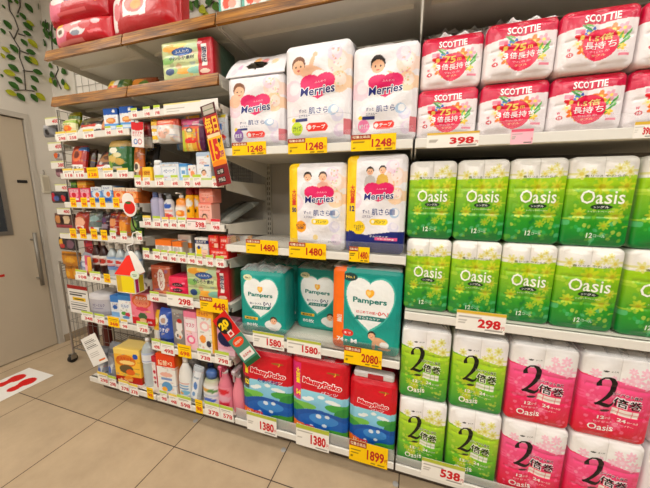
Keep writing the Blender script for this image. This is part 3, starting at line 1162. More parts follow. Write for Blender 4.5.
def red_pack(w, h, num, narrow, seed):
    P = Print(w, h, 0.0028, 'c4152c')
    P.grad(0, 0.62, '2f86c4', 'a4dcec')
    for x, y, rx in ((0.25, 0.5, 0.1), (0.33, 0.52, 0.08), (0.75, 0.52, 0.12), (0.85, 0.5, 0.09), (0.55, 0.56, 0.07)):
        P.ell(x, y, rx, 0.025, 'eef6f6')
    for x, y, rx, ry, c in ((0.85, 0.44, 0.22, 0.05, '4ea04a'), (0.2, 0.40, 0.25, 0.05, '7fbf5a'), (0.98, 0.36, 0.16, 0.08, '3c8f46'), (0.05, 0.32, 0.16, 0.07, '4a9e48')):
        P.ell(x, y, rx, ry, c)
    P.ell(0.55, 0.2, 0.62, 0.17, '1a5aa6')
    P.ell(0.56, 0.18, 0.5, 0.13, '2368b4')
    P.ell(0.6, 0.24, 0.3, 0.08, '4a90d0')
    for x, y, r in ((0.35, 0.12, 0.04), (0.62, 0.16, 0.05), (0.8, 0.1, 0.04), (0.5, 0.28, 0.06), (0.68, 0.30, 0.05)):
        P.ell(x, y, r, r * 0.5, 'e6f2fa', 0.9)
    P.ell(0.84, 0.06, 0.25, 0.06, '4a9a3c')
    P.ell(0.12, 0.06, 0.2, 0.05, '4a9a3c')
    P.poly([(0, 1), (1, 1), (1, 0.58), (0.75, 0.60), (0.5, 0.635), (0.2, 0.62), (0, 0.6)], 'c9152c')
    cx = 0.52 if narrow else 0.56
    P.outlined('MamyPoko', cx, 0.735 if not narrow else 0.70, 0.78, 0.10 if not narrow else 0.085, 'd2142c', 'ffffff', 0.05, 0.13, 0.05, -0.06)
    if not narrow:
        P.text('パンツ', cx + 0.15, 0.63, 0.36, 0.045, 'dfe4f4', 0.03, 0.1)
        P.rect(0.0, 0.5, 0.13, 0.97, 'd8347a' if num == '54' else 'c01c3a')
        P.text('大\n容\n量', 0.065, 0.80, 0.1, 0.22, 'f4e23a', 0.04)
        P.rect(0.0, 0.46, 0.13, 0.64, '2a2420' if num == '52' else 'd8347a', 0.85)
        P.text(num, 0.067, 0.56, 0.11, 0.075, 'f6ea5a', 0.05)
    else:
        P.text('パンツ', cx + 0.12, 0.625, 0.34, 0.04, 'f4ecf4', 0.03, 0.1)
    if num == '52':
        P.text('吸水大満足', cx, 0.62, 0.46, 0.06, '1c3f8c', 0.05, 0.1)
    P.poly([(0.0, 0.03), (0.22, 0.03), (0.2, 0.12), (0.0, 0.13)], 'ee7a1e')
    P.text('12', 0.09, 0.08, 0.1, 0.045, 'f8f0d8', 0.03)
    P.pill(0.2, 0.055, 0.42, 0.115, 'd61f30')
    P.text('ビッグ', 0.31, 0.085, 0.16, 0.032, 'ffffff', 0.03)
    P.text('♪', 0.82, 0.9, 0.05, 0.05, 'e9b64a', 0.02)
    P.ell(0.78, 0.91, 0.13, 0.012, '9a6a2a')
    return P


def red_kind(P, seed, clip):
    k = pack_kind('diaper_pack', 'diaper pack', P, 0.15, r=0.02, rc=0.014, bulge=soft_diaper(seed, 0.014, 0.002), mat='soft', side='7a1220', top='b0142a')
    if clip:
        c = MB().box(-P.w * 0.42, P.w * 0.42, 0.002, 0.05, P.h - 0.004, P.h + 0.03, 'd9d4d2', 0.008)
        c.box(-P.w * 0.12, P.w * 0.2, 0.0005, 0.003, P.h + 0.001, P.h + 0.025, 'b8303c')
        k.part('folded_strap', c.mesh(mat_col('soft')))
    else:
        k.part('film_wrap', crackle_film(P.w, 0.15, P.h, seed, 0.02))
    return k


Z4 = SHELF['M4']
kI = red_kind(red_pack(0.30, 0.425, '52', False, 41), 41, False)
kJ = red_kind(red_pack(0.30, 0.44, '54', False, 43), 43, False)
kK = red_kind(red_pack(0.228, 0.385, '', True, 45), 45, True)
kI.place('red and blue diaper pack with a dark 52 strip, beside the pink spray bottles', (-0.70, 1.195, Z4), (0, 0, 0.03), 'red and blue diaper packs')
kJ.place('red and blue diaper pack with a pink 54 strip, in the middle of three', (-0.393, 1.19, Z4), (0, 0, 0.0), 'red and blue diaper packs')
kK.place('narrower red and blue diaper pack with a pale folded strap on top', (-0.126, 1.20, Z4), (0, 0, 0.0), 'red and blue diaper packs')
kI.place('red and blue diaper pack hidden behind the 52 pack', (-0.70, 1.375, Z4), (0, 0, 0.0), 'red and blue diaper packs')
kJ.place('red and blue diaper pack hidden behind the 54 pack', (-0.38, 1.375, Z4), (0, 0, 0.0), 'red and blue diaper packs')

# ------------------------------------------------------------------ toilet paper
def two_rolls(b=0.013, rows=3, dent=0.0025, seed=1):
    nz = noise2(seed, 0.0010, (12, 12))
    return lambda s, t: (b * (1 - (abs(abs(s) * 2 - 1)) ** 2.2) - dent * max(0, math.cos(rows * 2 * PI * t)) ** 12 + nz(s, t) * (1 - s ** 8)) * (1 - (2 * t - 1) ** 10) if 0 < t < 1 and abs(s) < 1 else 0.0


def roll_tops(w, d, h, nx_, ny_, lift):
    """the round roll ends that show under the film on top of a pack"""
    mb = MB()
    rx, ry = w / nx_ / 2, d / ny_ / 2
    for i in range(nx_):
        for j in range(ny_):
            cx, cy = -w / 2 + rx * (2 * i + 1), ry * (2 * j + 1)
            pr = [(rx * 0.97, h - 0.02), (rx * 0.97, h + lift - 0.006), (rx * 0.9, h + lift), (rx * 0.42, h + lift - 0.001), (rx * 0.38, h + lift - 0.006), (rx * 0.3, h + lift - 0.008)]
            mb.lathe(pr, 20, ry / rx, cx, cy, 'f1eeea')
    return mb


RED = 'c9144c'


def red_roll_print(w, h, big, seed):
    P = Print(w, h, 0.0022, 'f1e9ea')
    P.poly([(0, 1), (1, 1), (1, 0.80), (0.6, 0.765), (0.3, 0.74), (0, 0.70)], RED)
    for s_ in (0.1, 0.5, 0.9):
        P.ell(s_, 1.0, 0.2, 0.02, 'b80f38')
    P.text('SCOTTIE', 0.5, 0.862, 0.52, 0.145, 'ffffff', 0.03)
    cx = 0.52
    for x, y, r, c in ((0.3, 0.42, 0.11, 'e9642a'), (0.24, 0.53, 0.12, 'd81f30'), (0.40, 0.62, 0.08, '3f62b8'), (0.33, 0.60, 0.07, '5a86cf'), (0.68, 0.6, 0.12, 'ef8a2c'), (0.80, 0.52, 0.09, 'f0cf3a'), (0.84, 0.62, 0.10, 'f3b7c6'), (0.27, 0.30, 0.1, 'ee7d22'), (0.36, 0.22, 0.08, 'f0c94a'), (0.83, 0.3, 0.08, 'f2d24a'), (0.18, 0.42, 0.07, 'f3e3c4')):
        P.flower(x, y, r, c, 5, 'f6e27a', rot=x * 9)
    for x, y, a in ((0.88, 0.40, 0.7), (0.78, 0.45, 1.0), (0.30, 0.70, -0.6), (0.72, 0.25, 0.5), (0.9, 0.5, 0.9)):
        P.ell(x, y, 0.10, 0.022, '3a9a4c', rot=a)
        P.ell(x + 0.03, y + 0.04, 0.07, 0.016, '7cc06a', rot=a + 0.3)
    P.disc(cx, 0.37, 0.265, 'c80f45')
    P.disc(cx, 0.36, 0.25, 'dd1a52')
    if big:
        P.text('1.5倍', cx, 0.50, 0.34, 0.12, 'f3df9a', 0.03)
        P.text('長持ち', cx, 0.36, 0.46, 0.14, 'ffffff', 0.016)
    else:
        P.text('75', cx - 0.05, 0.535, 0.22, 0.14, 'f2d87a', 0.03)
        P.text('m', cx + 0.12, 0.515, 0.07, 0.06, 'f2d87a', 0.02)
        P.text('3', cx - 0.27, 0.37, 0.09, 0.13, 'ffffff', 0.04)
        P.text('倍長持ち', cx + 0.06, 0.37, 0.52, 0.135, 'ffffff', 0.016)
    P.text('やわらか', cx, 0.245, 0.3, 0.04, 'f8cfd8', 0.015)
    P.text('ダブル', cx, 0.175, 0.2, 0.045, 'f6d9b0', 0.02)
    P.ell(0.09, 0.23, 0.05, 0.045, 'c81a3c')
    P.text('12' if big else '4', 0.09, 0.23, 0.05, 0.05, 'ffffff', 0.03)
    P.text('W', 0.07, 0.33, 0.05, 0.06, 'd0305a', 0.02)
    P.rect(0.12, 0.60, 0.27, 0.68, 'e87a9a', 0.8)
    P.rect(0.8, 0.12, 0.97, 0.17, 'e25a80', 0.8)
    P.text('トイレット', 0.85, 0.25, 0.16, 0.03, 'c05a7a', 0.01)
    P.text('ペーパー', 0.85, 0.20, 0.16, 0.03, 'c05a7a', 0.01)
    return P


def side_print(mb_w, d, h, tint, ink):
    """writing and little blocks on the left flank of a roll pack: a thin film sheet's marks"""
    P = Print(d * 0.62, h * 0.8, 0.006, 'f4f0ee')
    P.rect(0.1, 0.75, 0.9, 0.95, tint)
    for i, y in enumerate((0.66, 0.6, 0.54, 0.48)):
        P.text('やわらかいペーパー'[: 9 - i], 0.5, y, 0.8 - 0.08 * i, 0.035, ink, 0.01)
    P.rect(0.15, 0.30, 0.8, 0.36, ink, 0.8)
    P.rect(0.2, 0.12, 0.45, 0.25, '4a8ac0')
    P.rect(0.55, 0.12, 0.8, 0.2, tint)
    return P


def roll_kind(name, P, d, seed, rows, top=None, side='f1eeec', topc='f3f1ef', flank=None, film=0.0):
    k = Kind(name, 'toilet paper')
    me, pos = wrap(P, d, r=0.014, rc=0.008, bulge=two_rolls(0.011, rows, 0.003, seed), mat='film', side=side, top=topc)
    k.part('wrapper', me)
    k.part('printed_lettering', lettering_mesh(P, pos), under='wrapper')
    if flank:
        S = side_print(0, d, P.h, *flank)
        for y0 in (0.0,):
            x = -P.w / 2 - 0.0012
            sp = lambda u, v, l: (x - l * 0.5, d * 0.84 - u - 0.0, P.h * 0.08 + v)
            V, F, C = [], [], []
            n, m = S.nx, S.ny
            for j in range(m + 1):
                for i in range(n + 1):
                    V.append(sp(i / n * S.w, j / m * S.h, 0))
            for j in range(m):
                for i in range(n):
                    a = j * (n + 1) + i
                    F.append((a, a + 1, a + n + 2, a + n + 1))
            k.part('side_panel', mesh_from(V, F, mat_col('film'), S.c.reshape(-1, 3)))
            k.part('printed_lettering', lettering_mesh(S, sp, 'ink', 0), under='side_panel')
    if film:
        k.part('film_gather', crackle_film(P.w, d, P.h, seed + 3, film))
    k.w, k.h, k.d = P.w, P.h, d
    return k


ZR1 = SHELF['R1']
SH = 0.186
k75 = roll_kind('toilet_paper_pack', red_roll_print(0.212, SH, False, 3), 0.185, 3, 2, flank=('e0708c', '8a5a90'))
k15 = roll_kind('toilet_paper_pack', red_roll_print(0.205, SH, True, 4), 0.185, 4, 2, flank=('e0708c', '8a5a90'))
k75t = roll_kind('toilet_paper_pack', red_roll_print(0.212, SH, False, 3), 0.185, 3, 2, flank=('e0708c', '8a5a90'), film=0.016)
G = 'red and white toilet paper packs'
for i, (kk, x, rz, lb) in enumerate(((k75, 0.106, 0.01, 'red and white 75m toilet paper pack beside the dark upright, lower of its stack'), (k75, 0.327, 0.0, 'red and white 75m toilet paper pack, lower one of the second stack'),
                                     (k15, 0.540, -0.01, 'red and white 1.5 times toilet paper pack, lower one of the third stack'), (k15, 0.752, 0.0, 'red and white toilet paper pack, lower one of the stack cut by the frame'))):
    kk.place(lb, (x, 1.205, ZR1), (0, 0, rz), G)
kt = [(k75t, 0.110, 1.215, 'red and white 75m toilet paper pack beside the dark upright, upper of its stack'), (k75t, 0.325, 1.19, 'red and white 75m toilet paper pack, upper one of the second stack'),
      (k15, 0.536, 1.185, 'red and white 1.5 times toilet paper pack, upper one of the third stack'), (k15, 0.748, 1.19, 'red and white toilet paper pack, upper one of the stack cut by the frame')]
for kk, x, y, lb in kt:
    kk.place(lb, (x, y, ZR1 + SH + 0.0015), (0, 0, 0.01), G)
# the rows behind, their tops showing over the front ones
kp = Kind('toilet_paper_pack', 'toilet paper')
kp.part('wrapper', MB().box(-0.105, 0.105, 0, 0.155, 0, 0.272, 'e6dfe0', 0.02).mesh(mat_col('film')))
for sx in (-0.052, 0.052):
    kp.part('toilet_roll', MB().lathe([(0.05, 0.272), (0.05, 0.296), (0.044, 0.302), (0.02, 0.301), (0.018, 0.296)], 18, 1.0, sx, 0.055, 'efecea').mesh(mat_col('paper'), True))
kp.part('film_dome', crackle_film(0.21, 0.185, 0.296, 71, 0.03))
for x, nm in ((0.13, 'first'), (0.345, 'second')):
    kp.place(f'film-wrapped white roll pack peeping over the {nm} upper toilet paper pack', (x, 1.42, ZR1 + SH + 0.002), (0, 0, 0), G)
    k75.place(f'toilet paper pack at the back under the peeping pack, behind the {nm} stack', (x, 1.40, ZR1), (0, 0, 0), G)


def green_roll_print(w, h, seed):
    P = Print(w, h, 0.0022, 'a9cc2c')
    P.grad(0.25, 0.80, '35962e', 'a6cc26')
    P.grad(0, 0.25, '0c7c3c', '35962e')
    rr = random.Random(seed)
    for _ in range(70):
        x, y = rr.uniform(0, 1), rr.uniform(0, 0.8)
        c = rr.choice(('c7de5a', '7cba3a', '5aae48', 'd9e46a', '9ccc46'))
        P.ell(x, y, rr.uniform(0.02, 0.05), rr.uniform(0.015, 0.03), c, 0.45, rr.uniform(0, 3))
    for _ in range(14):
        P.ell(rr.uniform(0, 1), rr.uniform(0.02, 0.28), 0.05, 0.02, rr.choice(('6cc08a', '3fae62', '1d7a3e')), 0.6, rr.uniform(0, 3))
    for x, y, r, c in ((0.5, 0.69, 0.18, 'd6d83a'), (0.16, 0.36, 0.13, 'd9dc3c'), (0.78, 0.33, 0.17, 'c9d433'), (0.9, 0.47, 0.11, 'dfe05a'), (0.62, 0.22, 0.1, 'b9cf3a'), (0.88, 0.7, 0.14, 'e3dd4a')):
        P.flower(x, y, r, c, 8, 'b8a41e', 0.55, x * 5)
    P.poly([(0, 1), (1, 1), (1, 0.825), (0.7, 0.80), (0.5, 0.795), (0.25, 0.80), (0, 0.79)], 'ece9e2')
    for x, y, r in ((0.72, 0.90, 0.10), (0.9, 0.86, 0.12), (0.60, 0.85, 0.08), (0.1, 0.84, 0.12), (0.3, 0.86, 0.07), (0.82, 0.95, 0.07)):
        P.flower(x, y, r, 'dcd98a', 7, 'd2c04a', 0.8, y * 7)
    P.text('香りつき やわらか', 0.5, 0.815, 0.7, 0.028, '5a6a3a', 0.01)
    P.rect(0.493, 0.80, 0.507, 1, 'd5d2ca')
    P.text('Oasis', 0.51, 0.565, 0.76, 0.165, 'f7f9ec', 0.008)
    P.ell(0.52, 0.445, 0.19, 0.032, '16331c')
    P.text('シングル', 0.52, 0.445, 0.26, 0.03, 'ffffff', 0.02)
    P.text('トイレットペーパー', 0.52, 0.39, 0.44, 0.022, 'eef6e0', 0.01)
    P.text('12', 0.40, 0.095, 0.13, 0.065, 'eefae8', 0.025)
    P.text('ロール', 0.58, 0.09, 0.18, 0.035, 'd8f0d8', 0.01)
    return P


ZR2 = SHELF['R2']
OH = 0.3115
kO = roll_kind('toilet_paper_pack', green_roll_print(0.176, OH, 5), 0.185, 5, 3, side='c9dca0', flank=('cfe0a0', '8a907a'))
kO2 = roll_kind('toilet_paper_pack', green_roll_print(0.190, OH, 6), 0.185, 6, 3, side='dfe6cc', flank=('cfe0a0', '8a907a'))
G = 'green toilet paper packs on the middle shelf'
xs = [(kO, 0.078, 0.01), (kO, 0.257, 0.0), (kO, 0.436, -0.01), (kO2, 0.622, -0.01), (kO2, 0.824, 0.02)]
for row, nm in ((0, 'lower'), (1, 'upper')):
    for i, (kk, x, rz) in enumerate(xs):
        kk.place(f'green toilet paper pack, {ORD[i]} from the diapers in the {nm} row', (x - 0.004 * row, 1.195 + 0.004 * row, ZR2 + row * (OH + 0.0015)), (0, 0, rz), G)


def double_print(w, h, pink, seed):
    lo, hi, mid = ('cf1c34', 'ee6a9c', 'e23a6e') if pink else ('1f8a3a', 'b9d63a', '7ab82c')
    P = Print(w, h, 0.0022, mid)
    P.grad(0.38, 0.76, mid, hi)
    P.grad(0.0, 0.38, lo, mid)
    rr = random.Random(seed)
    for _ in range(60):
        c = rr.choice(('f08ab0', 'd8305a', 'f4a4c0', 'e85a86') if pink else ('d2e05a', '5aa63a', '9cc83c', 'e2e66a'))
        P.ell(rr.uniform(0, 1), rr.uniform(0, 0.75), rr.uniform(0.02, 0.05), rr.uniform(0.012, 0.028), c, 0.4, rr.uniform(0, 3))
    for _ in range(7):
        P.flower(rr.uniform(0.05, 0.95), rr.uniform(0.15, 0.7), rr.uniform(0.08, 0.13), 'f27aa6' if pink else 'd8dc3c', 7, 'f6b9cc' if pink else 'c8b62c', 0.45, rr.uniform(0, 2))
    P.poly([(0, 1), (1, 1), (1, 0.70), (0.8, 0.72), (0.55, 0.75), (0.3, 0.76), (0.12, 0.77), (0, 0.78)], 'f1eeec')
    for x, y, r in ((0.72, 0.80, 0.12), (0.9, 0.76, 0.12), (0.6, 0.77, 0.08), (0.85, 0.9, 0.10), (0.12, 0.82, 0.09), (0.4, 0.78, 0.06), (0.66, 0.90, 0.07)):
        P.flower(x, y, r, 'f3bcd0' if pink else 'dfe08a', 7, 'f6dbe4' if pink else 'cfc24a', 0.85, y * 7)
    # the big figure two: a brush line, thick and thin
    two = [(0.20, 0.665), (0.185, 0.70), (0.20, 0.745), (0.255, 0.78), (0.325, 0.785), (0.39, 0.765), (0.43, 0.72), (0.435, 0.67), (0.405, 0.61), (0.345, 0.55), (0.27, 0.49), (0.205, 0.445), (0.17, 0.425)]
    ws = [0.085, 0.075, 0.035, 0.028, 0.036, 0.075, 0.10, 0.105, 0.095, 0.07, 0.05, 0.038, 0.04]
    P.stroke(two, ws, '15120f')
    P.stroke([(0.165, 0.43), (0.23, 0.447), (0.31, 0.437), (0.39, 0.425), (0.44, 0.44), (0.475, 0.475)], [0.03, 0.07, 0.075, 0.065, 0.05, 0.02], '15120f')
    ee = 'f4e6ea' if pink else 'eef4dc'
    P.outlined('倍巻', 0.67, 0.485, 0.40, 0.115, '1a1512', ee, 0.02, 0.09)
    P.outlined('コンパクト長尺', 0.64, 0.585, 0.42, 0.038, '2a2320', ee, 0.02, 0.07)
    P.ell(0.35, 0.355, 0.085, 0.02, '16140f')
    for i in range(4):
        for j in range(2):
            P.rect(0.47 + i * 0.095, 0.315 + j * 0.045, 0.555 + i * 0.095, 0.355 + j * 0.045, 'f1efe6', 0.9)
    P.text('12', 0.30, 0.265, 0.12, 0.045, 'f4efe8', 0.03)
    P.text('ロール', 0.42, 0.26, 0.1, 0.028, 'f4efe8', 0.02)
    P.text('24', 0.62, 0.265, 0.12, 0.045, 'f4efe8', 0.03)
    P.text('ロール分', 0.78, 0.26, 0.16, 0.028, 'f4efe8', 0.02)
    P.text('トイレットペーパー', 0.5, 0.205, 0.6, 0.024, 'f2e8e0', 0.01)
    P.text('Oasis', 0.33, 0.125, 0.42, 0.085, 'fbf6f0', 0.012)
    P.ell(0.26, 0.865, 0.045, 0.011, '2a2624')
    P.text('まとめ', 0.40, 0.865, 0.12, 0.018, '4a4442', 0.01)
    P.rect(0.494, 0.75, 0.506, 1, 'd8d4d2')
    return P


ZR3 = SHELF['R3']
DH = 0.338
kg = roll_kind('toilet_paper_pack', double_print(0.203, DH, False, 7), 0.20, 7, 3, side='dfe6c8', film=0.036)
kpk = roll_kind('toilet_paper_pack', double_print(0.222, DH, True, 9), 0.20, 9, 3, side='f0dfe6', flank=('f0a0bc', 'b04a6a'), film=0.038)
kg0 = roll_kind('toilet_paper_pack', double_print(0.203, DH, False, 7), 0.20, 7, 3, side='dfe6c8')
kp0 = roll_kind('toilet_paper_pack', double_print(0.222, DH, True, 9), 0.20, 9, 3, side='f0dfe6', flank=('f0a0bc', 'b04a6a'))
G = 'big 2 toilet paper packs on the lowest shelf'
for row, nm in ((0, 'lower'), (1, 'upper')):
    ks = (kg, kpk) if row else (kg0, kp0)
    for i, (kk, x, rz) in enumerate(((0, 0.103, 0.02), (0, 0.315, -0.01), (1, 0.536, -0.01), (1, 0.770, -0.01))):
        c = 'pink' if kk else 'green'
        n = ('one nearest the red diapers', 'one touching the pink packs', 'one touching the green packs', 'one farther from the green packs')[i]
        ks[kk].place(f'{c} toilet paper pack with a big black 2, {nm} {n}', (x - 0.008 * row, 1.19, ZR3 + row * (DH + 0.0015)), (0, 0, rz), G)


def pale_print(w, h):
    P = Print(w, h, 0.004, 'f0ebee')
    for x, y, r in ((0.2, 0.8, 0.12), (0.5, 0.6, 0.1), (0.15, 0.45, 0.1), (0.7, 0.8, 0.1)):
        P.flower(x, y, r, 'f2c2d4', 6, 'f6e0ea', 0.7)
    for x, y, r in ((0.18, 0.62, 0.05), (0.3, 0.3, 0.06)):
        P.flower(x, y, r, '5a7ac0', 5, 'dfe6f4')
    P.text('やわらか', 0.4, 0.18, 0.6, 0.06, 'b0506e', 0.02)
    return P


kpl = roll_kind('toilet_paper_pack', pale_print(0.2, DH), 0.2, 13, 3, side='f1e8ec')
for row, nm in ((0, 'lower'), (1, 'upper')):
    kpl.place(f'pale flowered toilet paper pack at the frame edge beside the pink packs, {nm} one', (0.995, 1.20, ZR3 + row * (DH + 0.0015)), (0, 0, 0), G)

# ------------------------------------------------------------------ small goods: helpers
def ops(P, L):
    for o in L:
        k, a = o[0], o[1:]
        if k == 'r':
            P.rect(*a)
        elif k == 'e':
            P.ell(*a)
        elif k == 'd':
            P.disc(*a)
        elif k == 'f':
            P.flower(*a)
        elif k == 't':
            P.text(*a)
        elif k == 'p':
            P.poly(*a)
        elif k == 'b':
            P.baby(*a)
    return P


def span(px0, py0, px1, py1, Y, z=None):
    """centre x, width, height of something seen between these spots at depth Y; z: what it stands on"""
    m = (py0 + py1) / 2
    a, b = at(px0, m, Y)[0], at(px1, m, Y)[0]
    zt = at((px0 + px1) / 2, py0, Y)[1]
    zb = at((px0 + px1) / 2, py1, Y)[1] if z is None else z
    return (a + b) / 2, b - a, zt - zb


def carton(label, box, key, bg, L=(), Y=1.19, d=0.09, name='carton', cat='box', rz=0.0, side=None, top=None, dz=0.0, group=None, cell=0.004, body='box_body', mat='card'):
    z = SHELF[key] + dz
    x, w_, h_ = span(*box, Y, z)
    P = Print(w_, h_, cell, bg)
    clutter(P, label, bg)
    ops(P, L)
    k = pack_kind(name, cat, P, d, body, 0, r=0.0025, mat=mat, side=side, top=top, smooth=False)
    return k.place(label, (x, Y, z), (0, 0, rz), group)


def pouch_mesh(P, d, seed, seal=0.06):
    nz = noise2(seed, 0.0022, (10, 10))
    sw = lambda s, t: (max(0.0, 1 - s ** 4) * max(0.0, 1 - abs(2 * t - 1) ** 3.5)) ** 0.6 * (d * 0.5 + nz(s, t)) if 0 < t < 1 and abs(s) < 1 else 0.0
    return wrap(P, d * 0.45, r=0.002, bulge=sw, mat='film')


def pouch(label, box, key, bg, L=(), Y=1.195, d=0.035, name='snack_pouch', cat='pouch', lean=0.16, rz=0.0, roll=0.0, seed=1, group=None, dz=0.0, cap=None, clear=False):
    z = SHELF[key] + dz if key else at((box[0] + box[2]) / 2, box[3], Y)[1]
    x, w_, h_ = span(*box, Y, z)
    h_ /= max(0.5, math.cos(lean))
    P = Print(w_, h_, 0.004, bg)
    if name != 'snack_bag':
        clutter(P, label, bg)
    ops(P, L)
    k = Kind(name, cat)
    me, pos = pouch_mesh(P, d, seed)
    k.part('bag', me)
    k.part('printed_lettering', lettering_mesh(P, pos, 'ink', 0.02), under='bag')
    k.part('seal', MB().box(-w_ / 2 + 0.002, w_ / 2 - 0.002, d * 0.2 - 0.0015, d * 0.2 + 0.0015, h_ - 0.004, h_ + 0.008, bg).mesh(mat_col('film')))
    if cap:
        k.part('spout', MB().lathe([(0.007, h_ - 0.002), (0.007, h_ + 0.014), (0.012, h_ + 0.014), (0.012, h_ + 0.034), (0.009, h_ + 0.036)], 12, 1.0, 0, d * 0.2, cap).mesh(mat_col('plastic'), True))
    return k.place(label, (x, Y, z + (w_ * 0.5 * abs(math.sin(roll)))), (-lean, roll, rz), group)


def bottle(label, box, key, parts, Y=1.2, name='bottle', cat='bottle', sy=0.7, group=None, rz=0.0, dz=0.0, extra=None, seg=20):
    """parts: (part name, finish, [(radius share, height share, colour)...]) - radius 1 = half the width seen"""
    z = SHELF[key] + dz
    x, w_, h_ = span(*box, Y, z)
    R, k = w_ / 2, Kind(name, cat)
    for nm, fin, pr in parts:
        mb = MB().lathe([(r * R, t * h_) for r, t, _ in pr], seg, sy, 0, 0, cols=[c for _, _, c in pr])
        k.part(nm, mb.mesh(fin if not isinstance(fin, str) else mat_col(fin), True))
    for nm, mb, fin in (extra(R, h_) if extra else ()):
        k.part(nm, mb.mesh(mat_col(fin)))
    return k.place(label, (x, Y + R * sy, z), (0, 0, rz), group)


def label_patch(R, h, sy, z0, z1, a0, a1, P, lift=0.0012):
    """a printed label bent round the front of a bottle (angles around the vertical, front = -90 degrees)"""
    V, F = [], []
    n, m = max(8, P.nx), max(4, P.ny)
    for j in range(m + 1):
        for i in range(n + 1):
            a = math.radians(a0 + (a1 - a0) * i / n)
            V.append(((R + lift) * math.cos(a), (R + lift) * sy * math.sin(a), (z0 + (z1 - z0) * j / m) * h))
    C = [P.c[min(P.ny, int(j / m * P.ny)), min(P.nx, int(i / n * P.nx))] for j in range(m + 1) for i in range(n + 1)]
    for j in range(m):
        for i in range(n):
            a = j * (n + 1) + i
            F.append((a, a + 1, a + n + 2, a + n + 1))
    mb = MB()
    mb.V, mb.F, mb.C = V, F, [tuple(c) for c in C]
    return mb


# ------------------------------------------------------------------ price tags
YT = FRONT - 0.0095
TAGN = {}


def price_tag(box, style, price, where, small=True, Y=YT, n=None):
    """one card on a price rail; style: w white, y yellow, g white with a green head, p pink"""
    z = None
    x, w_, h_ = span(*box, Y)
    zb = at((box[0] + box[2]) / 2, box[3], Y)[1]
    bg = {'w': 'f3efe6', 'y': 'f5cb12', 'g': 'f3efe6', 'p': 'f4e6e2', 'k': 'f3c4cf'}[style]
    P = Print(w_, h_, w_ / 34, bg)
    if style == 'y' and not small:
        P.rect(0.0, 0.72, 0.46, 1, '9c2f1e')
        P.text('増量企画品', 0.23, 0.86, 0.4, 0.16, 'f6e6c8', 0.03)
        P.rect(0.05, 0.52, 0.3, 0.56, '8a7420')
        P.rect(0.05, 0.40, 0.26, 0.44, '8a7420')
        P.rect(0.04, 0.16, 0.10, 0.26, '8a7420')
        P.rect(0.58, 0.08, 0.70, 0.13, '6a5a20')
        P.rect(0.76, 0.08, 0.92, 0.13, '6a5a20')
        P.text(price, 0.69, 0.46, 0.44, 0.5, 'b3261c', 0.03)
        P.text('円', 0.95, 0.36, 0.06, 0.2, 'b3261c', 0.02)
    elif style == 'y':
        P.rect(0.1, 0.72, 0.9, 0.80, 'b08a1c')
        P.rect(0.2, 0.58, 0.8, 0.63, 'b08a1c')
        P.text(price, 0.52, 0.32, 0.72, 0.34, 'cf4a16', 0.03)
    elif not small:
        P.rect(0, 0.82, 1, 1, {'g': 'b5bd4e', 'w': 'd8b64a', 'p': 'd0404c', 'k': 'e06a80'}[style])
        P.rect(0.05, 0.66, 0.5, 0.70, 'a39d92')
        P.rect(0.05, 0.48, 0.22, 0.52, 'b4aea3')
        P.rect(0.05, 0.36, 0.18, 0.40, 'b4aea3')
        P.rect(0.6, 0.07, 0.95, 0.13, '7a746a')
        P.text(price, 0.68, 0.42, 0.46, 0.46, 'c4222a', 0.04)
        P.text('円', 0.955, 0.30, 0.06, 0.18, 'c4222a', 0.02)
    else:
        P.rect(0, 0.78, 1, 1, {'g': 'bcd05a', 'w': 'e6cf6a', 'p': 'd0404c', 'k': 'd94a5a'}[style])
        P.rect(0.1, 0.64, 0.8, 0.69, 'a8a296')
        P.rect(0.1, 0.54, 0.5, 0.58, 'bdb7ab')
        P.text(price, 0.58, 0.28, 0.70, 0.32, 'c8343a', 0.03)
    i = TAGN.get(where, 0)
    TAGN[where] = i + 1
    col = {'w': 'white', 'y': 'yellow', 'g': 'green-headed white', 'p': 'red-headed white', 'k': 'pink'}[style]
    k = Kind('price_tag', 'price tag')
    mb = MB().box(-w_ / 2, w_ / 2, 0.0002, 0.0014, 0, h_, bg)
    V, F = [], []
    for jy in range(P.ny + 1):
        for ix in range(P.nx + 1):
            V.append((-w_ / 2 + ix / P.nx * w_, 0.0, jy / P.ny * h_))
    for jy in range(P.ny):
        for ix in range(P.nx):
            a = jy * (P.nx + 1) + ix
            F.append((a, a + 1, a + P.nx + 2, a + P.nx + 1))
    nb = len(mb.V)
    mb.V += V
    mb.F += [tuple(q + nb for q in f) for f in F]
    mb.C += [tuple(c) for c in P.c.reshape(-1, 3)]
    k.part('card', mb.mesh(mat_col('paper')))
    k.part('printed_lettering', lettering_mesh(P, lambda u, v, l: (u - w_ / 2, -l * 0.5, v), 'ink', 0), under='card')
    lb = n or f'{ORD[i]} price tag from the door, {col}, under {where}'
    return k.place(lb, (x, Y, zb), (0, 0, 0), 'price tags under ' + where)


